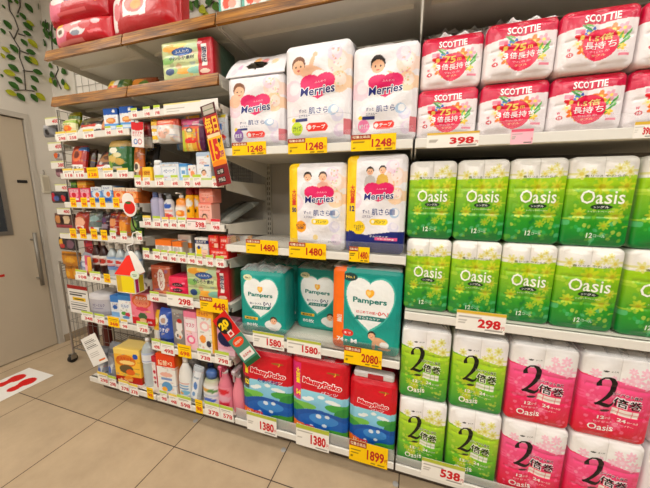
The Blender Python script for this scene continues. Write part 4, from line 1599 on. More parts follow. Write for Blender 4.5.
for b, st, pr, lb in (((232, 142, 266, 155), 'y', '1248', 'yellow 1248 price tag under the diaper pack with the carry handle'), ((288, 138, 327, 153.5), 'y', '1248', 'yellow 1248 price tag under the lying-baby diaper pack'),
                      ((351, 134, 396, 150.5), 'y', '1248', 'yellow 1248 price tag under the pink-badge diaper pack'), ((246, 240, 278, 254), 'y', '1480', 'yellow 1480 price tag under the empty end of the half-empty shelf'),
                      ((289, 243, 326, 258.5), 'y', '1480', 'yellow 1480 price tag under the orange-badge diaper pack'), ((349, 247, 369.5, 262), 'y', '1480', 'narrow yellow 1480 price tag under the navy-bottomed diaper pack'),
                      ((253, 333, 284, 348.5), 'g', '1580', 'green-edged white 1580 price tag under the teal pack beside the wipes'), ((287, 340, 321, 355.5), 'g', '1580', 'green-edged white 1580 price tag under the set-back teal pack'),
                      ((344, 348.5, 382, 366), 'y', '2080', 'yellow 2080 price tag under the large orange-edged teal pack'), ((247, 415, 276.5, 433), 'g', '1380', 'green-edged white 1380 price tag under the 52 red pack'),
                      ((296, 427.5, 329, 448.5), 'g', '1380', 'green-edged white 1380 price tag under the 54 red pack'), ((349, 444, 388, 464.5), 'y', '1899', 'yellow price tag under the narrow red pack with the strap'),
                      ((427, 132, 479, 147), 'w', '398', 'white 398 price tag with a gold edge under the toilet paper'), ((511, 129, 533, 144), 'k', '', 'small pink notice tag on the rail under the toilet paper'),
                      ((634, 121.5, 654, 138), 'w', '398', 'white price tag cut by the frame edge under the toilet paper'), ((456, 312, 506, 332), 'w', '298', 'white 298 price tag with a gold edge under the green packs'),
                      ((421, 462.5, 465, 481), 'g', '538', 'white 538 price tag with a green edge under the green packs')):
    price_tag(b, st, pr, 'the big packs', False, n=lb)
TAGROWS = (
    ('the shelf with blue boxes', [(56, 131.5, 66, 141.5, 'w', '298'), (66.7, 130.5, 77, 140.5, 'w', '258'), (83, 129, 94, 138.5, 'w', '198'), (105, 126, 111, 135.5, 'g', '98'), (116.5, 125, 123, 134.5, 'g', '98')]),
    ('the shelf with the green bag', [(63, 168.5, 73, 178, 'w', '118'), (74, 168.5, 84, 178, 'w', '118'), (87, 167.5, 98, 178, 'y', '128'), (103, 168, 113, 178, 'w', '168'), (117, 168, 128, 178, 'w', '198')]),
    ('the flat pink and blue boxes', [(70.5, 197.5, 76, 207, 'y', '98'), (81, 197.5, 87, 207, 'y', '98'), (90, 197.5, 95, 207, 'y', '98'), (99.5, 197.5, 105, 207, 'y', '98'), (113, 197.5, 119, 207.5, 'y', '98')]),
    ('the spout pouches', [(70, 228.5, 76, 238, 'y', '98'), (80, 228.5, 86, 238.5, 'y', '98'), (91, 229, 97, 239, 'y', '98'), (101, 230, 107, 240, 'y', '98'), (110, 230.5, 116, 240, 'g', '98'), (120.5, 231, 127, 240.5, 'g', '98'), (136, 231, 142, 241, 'g', '98')]),
    ('the drink bottles', [(76, 270, 87, 279.5, 'g', '108'), (90, 271.5, 100.5, 281, 'g', '78'), (104, 274, 110, 282.5, 'y', '78')]),
    ('the milk powder boxes', [(82, 311.5, 93, 321, 'g', '348'), (95, 314, 104.5, 324, 'g', '398'), (108, 317, 119, 327, 'y', '368'), (121, 319.5, 127.5, 329, 'w', '98'), (137, 322, 148, 333, 'g', '738')]),
    ('the lowest shelf with the yellow box', [(98, 372.5, 108, 383, 'w', '298'), (108, 376, 116, 387, 'g', '298'), (119, 380.5, 129, 391.5, 'w', '378'), (129, 384, 138, 395, 'w', '378')]),
    ('the hanging packs', [(131, 108, 137, 118.5, 'g', '98'), (143, 106.5, 150, 117, 'g', '198'), (153.5, 105, 160, 116, 'g', '198'), (166, 103.5, 173, 114.5, 'g', '298')]),
    ('the lying tube box', [(134.5, 175, 141, 186.3, 'g', '98'), (143, 175, 150, 186.3, 'w', '398'), (155, 175, 164, 186.5, 'g', '128'), (171, 175, 178, 186.8, 'g', '698'), (183, 175, 190, 187, 'g', '78'), (193, 174.5, 201, 187, 'g', '648'), (212, 176, 218, 187.5, 'w', '98')]),
    ('the lotion bottles', [(143, 215.5, 151, 226.5, 'w', '598'), (153, 216, 160.5, 227.3, 'g', '528'), (162, 217, 168.5, 228, 'w', '498'), (170, 217, 176.5, 228.3, 'w', '498'), (178, 217.5, 185.5, 228.7, 'g', '498'), (187, 218, 206, 229.5, 'p', '598'), (211, 219, 220, 231, 'p', '98')]),
    ('the small orange and red boxes', [(143, 248, 149.5, 259, 'g', '98'), (153, 249, 160, 260, 'g', '98'), (161.5, 250, 167.5, 261, 'g', '98'), (169.5, 251, 176, 262, 'g', '98'), (178, 252, 186, 263, 'g', '98'), (188, 253, 195, 264, 'g', '98'), (196.5, 254, 202.5, 265.3, 'g', '98'), (206, 255, 213, 266.5, 'g', '98'), (216, 256, 224, 267.5, 'g', '98')]),
    ('the flowery wipes pack', [(150, 291.5, 159, 301.5, 'g', '468'), (167, 293.5, 193, 307, 'g', '298'), (200, 298, 228, 312.5, 'y', '448')]),
    ('the blue, pink and orange boxes', [(152, 339, 160, 350, 'g', '498'), (161, 342, 174, 354.5, 'g', '498'), (178, 345, 191, 357.5, 'y', '698'), (197.5, 349.5, 211, 361, 'g', '738'), (215, 351.5, 229, 364.5, 'g', '798')]),
    ('the pump and spray bottles', [(147, 388, 153, 398.5, 'y', '98'), (160, 391, 167, 401.5, 'g', '98'), (169, 394, 177, 404.5, 'w', '448'), (177.5, 396, 191, 408.5, 'g', '598'), (195.5, 400, 202.5, 413, 'y', '98'), (205, 402.5, 219.5, 416.5, 'g', '378'), (220.3, 406.5, 233, 420, 'g', '578')]))
for where, row in TAGROWS:
    for x0, y0, x1, y1, st, pr in row:
        if x1 - x0 > 18:
            price_tag((x0, y0, x1, y1), st, pr, where, False, n='wide ' + {'g': 'green-edged white', 'y': 'yellow', 'p': 'red-headed white'}[st] + f' price tag under {where}')
        else:
            price_tag((x0, y0, x1, y1), st, pr, where)

# ------------------------------------------------------------------ bay nearest the door: goods
# blue box shelf
pouch('yellow-green snack pouch standing behind the orange one at the door end', (66.5, 112, 77, 131), 'A1', 'b9b42a', [('r', 0, 0.7, 1, 0.85, '5a7a2a'), ('d', 0.5, 0.5, 0.3, 'e6cf3a')], Y=1.225, seed=2)
pouch('small white and orange snack pouch nearest the door on the blue box shelf', (63.5, 120, 75, 134), 'A1', 'e9e6b8', [('e', 0.5, 0.35, 0.4, 0.25, 'e8722a'), ('e', 0.45, 0.4, 0.2, 0.12, 'f2a03a'), ('r', 0, 0.78, 1, 1, '9ab43a'), ('t', 'やさい', 0.5, 0.65, 0.7, 0.12, '4a7a2a', 0.03)], Y=1.19, lean=0.08, seed=3)
pouch('dark brown and white pouch lying back next to the orange snack pouch', (75, 115, 99, 131), 'A1', '3a2e26', [('p', [(0, 0.2), (1, 0.45), (1, 0.2), (0.5, 0), (0, 0)], 'e2ddd6'), ('r', 0.2, 0.3, 0.8, 0.42, 'c03a2c'), ('e', 0.6, 0.75, 0.3, 0.15, '7a6a52'), ('e', 0.3, 0.7, 0.2, 0.12, '8a8a6a')], Y=1.2, lean=0.5, seed=4)
pouch('orange-brown snack pouch leaning beside the first blue box', (99.5, 118, 108, 131), 'A1', 'c8703a', [('e', 0.5, 0.5, 0.4, 0.25, 'e0a070'), ('r', 0, 0, 1, 0.2, 'a04a24')], Y=1.215, lean=0.3, rz=-0.3, seed=5)
for i, (bx_, Y) in enumerate((((104.5, 108, 117, 131), 1.19), ((120.5, 106, 133, 131), 1.19))):
    carton(('blue and white biscuit box nearer the door on the upper shelf', 'blue and white biscuit box next to the hanging red-topped pack')[i], bx_, 'A1', 'e9eef2',
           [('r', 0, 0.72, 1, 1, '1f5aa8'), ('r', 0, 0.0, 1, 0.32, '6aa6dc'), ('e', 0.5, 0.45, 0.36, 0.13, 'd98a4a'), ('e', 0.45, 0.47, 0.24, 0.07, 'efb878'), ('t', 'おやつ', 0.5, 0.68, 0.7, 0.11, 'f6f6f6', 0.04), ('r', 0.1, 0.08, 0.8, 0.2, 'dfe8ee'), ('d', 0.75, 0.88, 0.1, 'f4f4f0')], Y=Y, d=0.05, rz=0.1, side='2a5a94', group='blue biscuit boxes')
# green bag shelf
pouch('red and white retort pouch nearest the door beside the dark brown one', (69, 146, 82.5, 170), 'A2', 'b8382c', [('d', 0.5, 0.68, 0.35, 'e07a4a'), ('d', 0.5, 0.68, 0.2, '7a2a1c'), ('r', 0.06, 0.06, 0.94, 0.3, 'efe9e2'), ('t', 'チキン', 0.5, 0.18, 0.7, 0.14, '3a2a24', 0.03), ('r', 0.6, 0.85, 1, 1, '5a8ac8')], Y=1.2, lean=0.2, seed=6)
pouch('dark brown retort pouch with a round dish picture, standing back', (80, 149, 92, 170), 'A2', '4a2f22', [('d', 0.5, 0.6, 0.38, '8a5a30'), ('d', 0.5, 0.6, 0.2, 'c89a4a'), ('r', 0, 0.0, 1, 0.15, 'b03024')], Y=1.24, lean=0.2, seed=7)
pouch('retort pouch with dark top and white lower band leaning before the green bag', (93, 150, 111, 170), 'A2', '453438', [('e', 0.55, 0.62, 0.42, 0.2, 'a87a50'), ('e', 0.6, 0.64, 0.22, 0.1, '6a4630'), ('p', [(0, 0.0), (1, 0.0), (1, 0.32), (0, 0.22)], 'ede8e4'), ('t', 'おべんとう', 0.5, 0.13, 0.8, 0.1, '1c2a5a', 0.03), ('r', 0, 0.24, 0.5, 0.32, 'c8342a')], Y=1.2, lean=0.45, seed=8)
pouch('large green and gold bag with white pieces, top folded', (111, 139, 130, 171), 'A2', '2f6a34', [('e', 0.5, 0.86, 0.6, 0.14, 'b09458'), ('e', 0.45, 0.62, 0.2, 0.09, 'ece8d6'), ('e', 0.62, 0.48, 0.2, 0.08, 'e0d8b0'), ('e', 0.35, 0.36, 0.25, 0.1, 'd4b86a'), ('e', 0.72, 0.28, 0.2, 0.1, 'c8a85a'), ('r', 0.2, 0.05, 0.8, 0.15, 'f0ece0'), ('e', 0.2, 0.2, 0.15, 0.1, '8ab04a')], Y=1.2, d=0.09, lean=0.1, seed=9)
# flat box shelf
for i, (a, b, c, lb) in enumerate(((69, 188, 79.5, 'pink and red flat box nearest the door'), (80, 188, 90, 'pink and red flat box next to the blue ones'))):
    carton(lb, (a, b, c, 201), 'A3', 'd9506e', [('e', 0.5, 0.55, 0.4, 0.3, 'f0a8b8'), ('e', 0.45, 0.5, 0.22, 0.2, 'c8283c'), ('r', 0.05, 0.7, 0.95, 0.95, 'f2c6d0'), ('t', 'いちご', 0.5, 0.82, 0.7, 0.16, 'b02038', 0.03), ('r', 0.1, 0.1, 0.9, 0.25, 'f0e6dc')], d=0.08, side='b8405a', group='pink flat snack boxes')
for i, (a, b, c, lb) in enumerate(((91, 187, 101.5, 'blue and white flat box next to the pink ones'), (102, 185.5, 112.5, 'blue and white flat box next to the orange ones'))):
    carton(lb, (a, b, c, 201), 'A3', '7aa4d6', [('e', 0.5, 0.55, 0.4, 0.25, 'dfeaf4'), ('e', 0.6, 0.5, 0.2, 0.16, 'e0783a'), ('r', 0, 0.75, 1, 1, 'e6eef4'), ('t', 'ミルク', 0.45, 0.86, 0.6, 0.14, '2a5aa0', 0.03), ('r', 0.1, 0.08, 0.85, 0.26, '2f62b0')], d=0.08, side='5a84b8', group='blue flat snack boxes')
for i, (a, b, c, lb) in enumerate(((113.5, 187.5, 125, 'orange and white flat box next to the blue ones'), (126, 188, 137.5, 'orange and white flat box behind the red round card'), (139.5, 188.5, 152, 'brown-orange flat box at the end beside the lotion bottles'))):
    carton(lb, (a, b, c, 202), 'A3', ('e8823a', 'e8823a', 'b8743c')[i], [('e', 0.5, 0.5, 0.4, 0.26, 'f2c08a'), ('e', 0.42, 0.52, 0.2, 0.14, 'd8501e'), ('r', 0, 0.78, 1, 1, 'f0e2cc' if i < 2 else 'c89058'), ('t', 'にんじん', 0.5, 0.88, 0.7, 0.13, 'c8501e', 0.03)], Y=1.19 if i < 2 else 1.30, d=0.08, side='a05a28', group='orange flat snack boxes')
_x, _w, _h = span(69, 188, 79.5, 201, 1.19, SHELF['A3'])
carton('small green box lying on top of the pink box nearest the door', (70.5, 181.5, 76, 188), 'A3', '3a6a34', [('r', 0, 0.5, 1, 0.8, '8ab04a')], Y=1.20, d=0.05, dz=_h + 0.0005)
carton('small orange-yellow box lying on the pink boxes beside the green box', (77, 180.5, 86, 188), 'A3', 'd8902c', [('r', 0, 0.45, 1, 0.75, 'f0c85a')], Y=1.20, d=0.05, dz=_h + 0.0005)
# spout pouches
for bx_, c, L, cp, lb, sd in (((76, 213, 88, 233), 'a8402c', [('e', 0.5, 0.55, 0.4, 0.25, 'e6b49a'), ('r', 0.15, 0.15, 0.85, 0.35, 'efe2da'), ('e', 0.5, 0.25, 0.25, 0.08, 'c8322c')], 'e9e6df', 'dark red spout pouch nearest the door on the pouch shelf', 31),
                             ((89, 212, 101.5, 233), '5f6a68', [('r', 0.1, 0.1, 0.9, 0.3, 'e9e9e4'), ('e', 0.45, 0.24, 0.15, 0.08, 'c8283c'), ('e', 0.6, 0.7, 0.3, 0.14, '8aa8a8')], 'cfd0cc', 'grey and white spout pouch with a red spot', 32),
                             ((102, 214, 110, 233), '3a2430', [('r', 0.1, 0.3, 0.9, 0.5, '8a7a8a'), ('e', 0.5, 0.7, 0.3, 0.12, '5a3a6a')], 'dedbd4', 'narrow dark purple spout pouch', 33),
                             ((110.5, 213, 119, 233), 'a83a2a', [('r', 0.1, 0.15, 0.9, 0.32, 'ede2d8'), ('e', 0.5, 0.6, 0.35, 0.2, 'd89a6a'), ('r', 0.1, 0.75, 0.9, 0.9, '5a1c1c')], 'e9e4dc', 'red-brown spout pouch with a white cap next to the orange one', 34),
                             ((119.5, 213.5, 130, 233), 'c8742a', [('e', 0.5, 0.4, 0.4, 0.25, 'e09a3a'), ('r', 0.1, 0.7, 0.9, 0.85, '8a4a1c')], 'e6e0d6', 'orange spout pouch leaning at the red round card', 35),
                             ((131, 214, 140, 234), '35502f', [('e', 0.5, 0.5, 0.35, 0.25, '7a9a4a')], 'b8c08a', 'dark green spout pouch under the red round card', 36)):
    pouch(lb, bx_, 'A4', c, L, Y=1.2, d=0.045, lean=0.1, seed=sd, cap=cp, name='spout_pouch', group='spout drink pouches')
# drink bottles


def tea(box, lb, Y=1.215):
    P = ops(Print(0.06, 0.08, 0.006, 'e9d9d0'), [('e', 0.5, 0.5, 0.35, 0.25, 'b83a2c'), ('r', 0, 0.78, 1, 1, 'f3efe8'), ('r', 0, 0, 1, 0.15, '5a2a1c'), ('e', 0.45, 0.5, 0.15, 0.12, '3a1a14')])
    bottle(lb, box, 'A5', [('bottle_body', 'plastic', [(0.9, 0, '35140f'), (1, 0.03, '35140f'), (1, 0.55, '35140f'), (0.95, 0.62, '3a1812'), (0.6, 0.76, '42201a'), (0.36, 0.85, '42201a'), (0.36, 0.88, '42201a')]), ('cap', 'plastic', [(0.42, 0.88, 'f0ece6'), (0.42, 1, 'f0ece6')])],
           Y=Y, sy=0.9, group='brown tea bottles', extra=lambda R, h: [('label', label_patch(R, h, 0.9, 0.26, 0.58, -175, -5, P), 'film')])


tea((90, 241.5, 96.5, 274), 'brown tea bottle with a white cap, nearer the door of two')
tea((97, 242, 103.8, 275), 'brown tea bottle with a white cap, next to the clear bottles')


def water(box, lb, Y=1.215):
    P = ops(Print(0.06, 0.09, 0.006, 'dfe8ee'), [('e', 0.5, 0.62, 0.3, 0.13, 'c8342c'), ('r', 0, 0.85, 1, 1, '9ab8d8'), ('r', 0, 0, 1, 0.2, '7a9ac8'), ('e', 0.5, 0.36, 0.35, 0.1, 'd8a0a0'), ('r', 0.2, 0.24, 0.8, 0.3, '3a4a8a')])
    bottle(lb, box, 'A5', [('bottle_body', M_PET, [(0.9, 0, 'fff'), (1, 0.03, 'fff'), (1, 0.55, 'fff'), (0.95, 0.64, 'fff'), (0.6, 0.78, 'fff'), (0.36, 0.85, 'fff'), (0.36, 0.88, 'fff')]), ('cap', 'plastic', [(0.42, 0.88, 'e6e3de'), (0.42, 1, 'e6e3de')])],
           Y=Y, sy=0.9, group='clear drink bottles', extra=lambda R, h: [('label', label_patch(R, h, 0.9, 0.2, 0.62, -180, 0, P), 'film')])


M_PET = mat_plain('clear_bottle_plastic', 'b8c4c8', 0.12, spec=0.7, noise=0.06, coat=0.4)
for i, (a, c) in enumerate(((104.5, 112.5), (113, 121), (121.5, 129.5), (130, 138))):
    water((a, 245 + 0.5 * i, c, 277 + i), f'clear drink bottle with a red-spotted label, {ORD[i]} of the four from the tea bottles')
carton('dark red box standing behind the brown tea bottles', (85.5, 239, 94, 272), 'A5', '8a1f2c', [('r', 0, 0.7, 1, 0.85, 'b8404a')], Y=1.31, d=0.06)
pouch('grey-white drink pouch leaning at the door end of the bottle shelf', (78.5, 256, 88, 275), 'A5', 'a8aab4', [('e', 0.4, 0.75, 0.3, 0.15, 'ecebe8'), ('r', 0.1, 0.2, 0.9, 0.5, '8a98b8'), ('e', 0.6, 0.4, 0.3, 0.12, 'd8dce4')], Y=1.215, d=0.03, lean=0.2, roll=0.2, seed=41)
pouch('pink and yellow snack pouch leaning on the first tea bottle', (85, 257, 91, 275), 'A5', 'c85a7a', [('r', 0.55, 0, 1, 1, 'e2b04a'), ('e', 0.3, 0.4, 0.25, 0.2, 'f2b8c8')], Y=1.18, d=0.01, lean=0.02, seed=42)
# milk powder
kcan = Kind('wrapped_can', 'can')
z = SHELF['A6']
x, w_, h_ = span(90, 294, 108, 317, 1.2, z)
P = ops(Print(w_, h_, 0.005, 'b9b6be'), [('r', 0, 0.86, 1, 1, 'd8d6da'), ('r', 0, 0, 1, 0.1, 'a09da6'), ('t', 'ベビーミルク', 0.55, 0.5, 0.7, 0.2, '5a5080', 0.02, 0.2), ('r', 0.2, 0.3, 0.8, 0.33, '7a7498')])
kcan = pack_kind('wrapped_pack', 'can pack', P, 0.15, 'wrapper', 0, r=0.02, bulge=lambda s, t: 0.012 * (1 - s * s), mat='film', side='8a8890', top='c8c6ca')
kcan.place('grey wrapped pack of milk cans at the door end of the milk shelf', (x, 1.2, z), (0, 0, 0.12))
carton('small blue and white milk box next to the grey wrapped cans', (111.5, 296, 119, 320), 'A6', 'e4e8ee', [('r', 0, 0.7, 1, 1, '4a86c8'), ('r', 0, 0.0, 1, 0.22, '8ab4dc'), ('e', 0.5, 0.45, 0.3, 0.1, '3a6ab0'), ('t', 'ミルク', 0.5, 0.58, 0.6, 0.1, '2a5aa0', 0.03)], Y=1.22, d=0.1, rz=0.1, side='9ab0c8')
carton('white milk box with green berries and blue top, beside the pink milk box', (119.5, 296, 131, 322), 'A6', 'eef0ee', [('r', 0, 0.82, 1, 1, '4a8ac4'), ('e', 0.5, 0.6, 0.38, 0.1, 'dfe6ee'), ('t', 'ミルク', 0.5, 0.6, 0.6, 0.11, '3a5a9a', 0.03), ('e', 0.35, 0.3, 0.2, 0.08, '5aa04a'), ('e', 0.65, 0.26, 0.2, 0.09, 'c8405a'), ('e', 0.5, 0.14, 0.3, 0.06, '6aa0d0')], Y=1.19, d=0.1, rz=0.08, side='b8c4cc')
carton('large pink and orange milk powder box with a red foot band', (132, 293, 152.5, 327), 'A6', 'e78a9c', [('e', 0.5, 0.74, 0.44, 0.22, 'd9683a'), ('e', 0.5, 0.72, 0.36, 0.17, 'e89a7a'), ('t', 'ミルク', 0.5, 0.84, 0.5, 0.1, 'fbeae6', 0.04), ('t', 'つよい子', 0.5, 0.68, 0.6, 0.09, 'c82a3a', 0.03), ('e', 0.5, 0.5, 0.3, 0.06, 'd84a6a'), ('r', 0, 0, 1, 0.22, 'c4222c'), ('e', 0.5, 0.26, 0.2, 0.12, '4a6a44'), ('e', 0.5, 0.13, 0.15, 0.08, 'e8c89a'), ('t', '大缶', 0.82, 0.1, 0.2, 0.08, 'ffffff', 0.03)], Y=1.185, d=0.11, rz=0.05, side='c87a8a')
# lowest shelf, door end
for i, (bx_, Y, rz, lb) in enumerate((((99, 350, 107, 377), 1.19, 0.1, 'grey plastic water pouch behind the tilted white leaflet'), ((109, 346, 117, 380), 1.2, 0.05, 'grey plastic water pouch next to the yellow box'))):
    pouch(lb, bx_, 'A7', '8f939c', [('e', 0.5, 0.5, 0.35, 0.2, 'b0b8c8'), ('p', [(0.3, 0.2), (0.6, 0.2), (0.8, 0.5), (0.5, 0.45)], 'dfe4ea'), ('r', 0, 0.8, 1, 0.9, '6a707c'), ('e', 0.4, 0.3, 0.15, 0.1, '5a7ac0')], Y=Y, d=0.06, lean=0.1, rz=rz, seed=51 + i, group='grey water pouches')
pouch('grey and orange refill bag lying across the rear of the lowest shelf', (127, 341, 147, 366), 'A7', 'a89a84', [('e', 0.6, 0.6, 0.4, 0.2, 'd8a040'), ('e', 0.3, 0.4, 0.3, 0.2, '7a828c')], Y=1.40, d=0.06, lean=0.1, seed=55)
carton('yellow milk biscuit box with a brown dish picture and red foot band', (117, 350, 138.5, 385), 'A7', 'efc04a', [('r', 0, 0.86, 1, 1, 'f3d67a'), ('e', 0.45, 0.66, 0.40, 0.18, 'd9822a'), ('t', 'ビスケット', 0.42, 0.74, 0.6, 0.10, 'c8281e', 0.04), ('e', 0.5, 0.62, 0.3, 0.06, 'f4d890'), ('e', 0.45, 0.42, 0.28, 0.13, '6a5a3a'), ('e', 0.6, 0.34, 0.18, 0.09, 'd8702a'), ('r', 0, 0.0, 1, 0.2, 'b8301e'), ('t', 'やさい味', 0.4, 0.1, 0.5, 0.09, 'f4e0a0', 0.03), ('e', 0.5, 0.14, 0.18, 0.08, 'e89a3a'), ('d', 0.85, 0.82, 0.1, '2a5ab0')], Y=1.19, d=0.12, rz=0.12, side='c89a3c', top='f0d890')
P = ops(Print(0.1, 0.08, 0.006, 'e6ebf0'), [('r', 0, 0.8, 1, 1, 'b8c8e0'), ('t', '純水', 0.5, 0.5, 0.4, 0.3, '3a5a9a', 0.02), ('r', 0.1, 0.15, 0.9, 0.22, '8aa0c8')])
bottle('large clear ribbed water bottle with a white cap beside the yellow box', (139.5, 341, 149.5, 391), 'A7', [('bottle_body', M_PET, [(0.9, 0, 'fff'), (1, 0.02, 'fff')] + [(1 if k % 2 else 0.95, 0.05 + k * 0.05, 'fff') for k in range(9)] + [(1, 0.5, 'fff'), (1, 0.74, 'fff'), (0.7, 0.84, 'fff'), (0.3, 0.9, 'fff'), (0.3, 0.92, 'fff')]), ('cap', 'plastic', [(0.34, 0.92, 'eceae6'), (0.34, 1, 'eceae6')])],
       Y=1.2, sy=0.9, extra=lambda R, h: [('label', label_patch(R, h, 0.9, 0.52, 0.73, -180, 0, P), 'film')])

# ------------------------------------------------------------------ narrow bay: goods
# hanging packs on peg hooks


def peg(x, z, y0=FRONT + 0.14, y1=FRONT + 0.012):
    return MB().tube([(x, y0, z), (x, y1, z), (x, y1 - 0.012, z + 0.012)], 0.0022, 6)


def hanging(label, box, bg, L, Y=1.19, d=0.03, seed=1, cat='hanging pack', name='blister_pack', ry=0.0, clear=False):
    x, w_, h_ = span(*box, Y)
    zb = at((box[0] + box[2]) / 2, box[3], Y)[1]
    P = ops(Print(w_, h_, 0.004, bg), L)
    clutter(P, label, bg)
    k = Kind(name, cat)
    me, pos = pouch_mesh(P, d, seed)
    k.part('bag', me)
    k.part('printed_lettering', lettering_mesh(P, pos, 'ink', 0.02), under='bag')
    hk = peg(0, h_ - 0.008, 0.13, -0.016)
    k.part('peg_hook', hk.mesh(M_WIRE))
    k.part('hanger_tab', MB().box(-w_ * 0.3, w_ * 0.3, d * 0.2 - 0.001, d * 0.2 + 0.001, h_ - 0.004, SHELF['B1'] - 0.037 - zb, bg).mesh(mat_col('card')))
    return k.place(label, (x, Y, zb), (0, ry, 0))


hanging('red-topped hanging pack with a white round-marked card in front', (137.5, 122, 151, 148), '7a1620', [('r', 0, 0.0, 1, 0.4, 'b8b0a8'), ('e', 0.5, 0.8, 0.5, 0.2, 'b8202c')], Y=1.215, seed=61)
t = Kind('hanging_card', 'card')
x, w_, h_ = span(132.5, 122, 144.5, 147, 1.175)
P = ops(Print(w_, h_, 0.003, 'efeae6'), [('r', 0, 0.72, 1, 1, 'c8202c'), ('e', 0.5, 0.76, 0.55, 0.1, 'c8202c'), ('t', 'おすすめ', 0.5, 0.58, 0.8, 0.10, 'c82a34', 0.03), ('t', 'にこにこ', 0.45, 0.48, 0.7, 0.09, 'c82a34', 0.02), ('d', 0.32, 0.22, 0.17, '5a86c0'), ('d', 0.32, 0.22, 0.1, 'efeae6'), ('d', 0.68, 0.22, 0.18, 'c87a80'), ('d', 0.68, 0.22, 0.11, 'e9e2dc')])


def flat_card(name, cat, P, label, loc, rot=(0, 0, 0), thick=0.0018, extra=None):
    k = Kind(name, cat)
    V, F = [], []
    for j in range(P.ny + 1):
        for i in range(P.nx + 1):
            V.append((-P.w / 2 + i / P.nx * P.w, 0, j / P.ny * P.h))
    for j in range(P.ny):
        for i in range(P.nx):
            a = j * (P.nx + 1) + i
            F.append((a, a + 1, a + P.nx + 2, a + P.nx + 1))
    mb = MB().box(-P.w / 2, P.w / 2, 0.0002, thick, 0, P.h, 'e9e6e0')
    n = len(mb.V)
    mb.V += V
    mb.F += [tuple(q + n for q in f) for f in F]
    mb.C += [tuple(c) for c in P.c.reshape(-1, 3)]
    k.part('card', mb.mesh(mat_col('card')))
    k.part('printed_lettering', lettering_mesh(P, lambda u, v, l: (u - P.w / 2, -l * 0.6, v), 'ink', 0), under='card')
    for nm, me in extra or ():
        k.part(nm, me)
    return k.place(label, loc, rot)


flat_card('hanging_card', 'card', P, 'white card with red head and round marks hung before the red-topped pack', (x, 1.165, at(138, 147, 1.165)[1]), (0, 0.08, 0), extra=[('card_clip', MB().box(-0.01, 0.01, -0.002, 0.012, h_ - 0.004, h_ + 0.006, 'd8d4cc').mesh(mat_col('plastic')))])
hanging('narrow yellow and white banded hanging strip pack', (151.5, 119.5, 157.5, 143), 'eec43a', [('r', 0, 0.6, 1, 0.75, 'f4f0e6'), ('r', 0, 0.3, 1, 0.45, 'f4f0e6'), ('r', 0, 0.0, 1, 0.12, 'f4f0e6')], Y=1.19, d=0.012, seed=62)
hanging('hanging pack of white net sponge with an orange header', (158, 119, 179, 143), 'd9d6d2', [('r', 0, 0.72, 1, 1, 'd0583c'), ('e', 0.5, 0.85, 0.4, 0.08, 'e08a6a'), ('e', 0.5, 0.36, 0.42, 0.32, 'f2ece8'), ('e', 0.4, 0.3, 0.2, 0.15, 'f0c8b8'), ('e', 0.62, 0.4, 0.16, 0.12, 'eccfc4')], Y=1.19, d=0.06, seed=63)
hanging('hanging toothbrush pack in clear and pale blue plastic behind the sponge', (176, 125, 184, 150), 'a8b4bc', [('r', 0.2, 0, 0.4, 1, '4a8ac0'), ('r', 0.6, 0.3, 0.75, 0.9, 'e9ecee')], Y=1.33, d=0.02, seed=64)
hanging('colourful yellow and red hanging toothbrush pack with purple top', (182, 118, 204, 151), 'd8a83a', [('r', 0, 0.74, 1, 1, '8a2a4a'), ('e', 0.5, 0.86, 0.45, 0.07, 'c85a8a'), ('r', 0, 0.66, 1, 0.74, 'd8603a'), ('r', 0.05, 0, 0.2, 0.64, 'b8c83a'), ('r', 0.3, 0, 0.5, 0.66, 'e6d27a'), ('e', 0.45, 0.62, 0.16, 0.08, '2a2a2a'), ('e', 0.45, 0.62, 0.1, 0.05, 'e6e2c8'), ('e', 0.48, 0.30, 0.3, 0.09, 'd82a1c'), ('r', 0.72, 0, 0.8, 0.66, 'c84a2a'), ('r', 0.88, 0, 1, 0.9, '5a1c4a')], Y=1.19, d=0.03, seed=65)
hanging('hanging toothbrush pack in blue, white and red beside the diapers', (216.5, 114.5, 228, 147), 'b8bcc0', [('r', 0.2, 0.1, 0.75, 0.95, 'e4e8ec'), ('r', 0.28, 0.5, 0.6, 0.72, '3a7ac0'), ('e', 0.6, 0.28, 0.28, 0.1, 'd8281e'), ('r', 0.1, 0.9, 0.9, 1, 'c8b840')], Y=1.2, d=0.02, seed=66)
# long white strip along the narrow top rail
x, w_, h_ = span(173.5, 102, 222, 110, 1.154)
P = ops(Print(0.325, 0.05, 0.004, 'efece4'), [('r', 0, 0.86, 0.7, 1, 'e6dc9a'), ('r', 0.05, 0.5, 0.4, 0.54, 'b8b2a6'), ('r', 0.5, 0.6, 0.9, 0.64, 'b8b2a6'), ('r', 0.5, 0.35, 0.8, 0.39, 'c4beb2'), ('r', 0.05, 0.25, 0.3, 0.29, 'c4beb2')])
flat_card('shelf_strip', 'shelf strip', P, 'long white paper strip along the narrow top rail above the hanging packs', (-1.055, 1.1565, 1.778), (0, 0, 0))


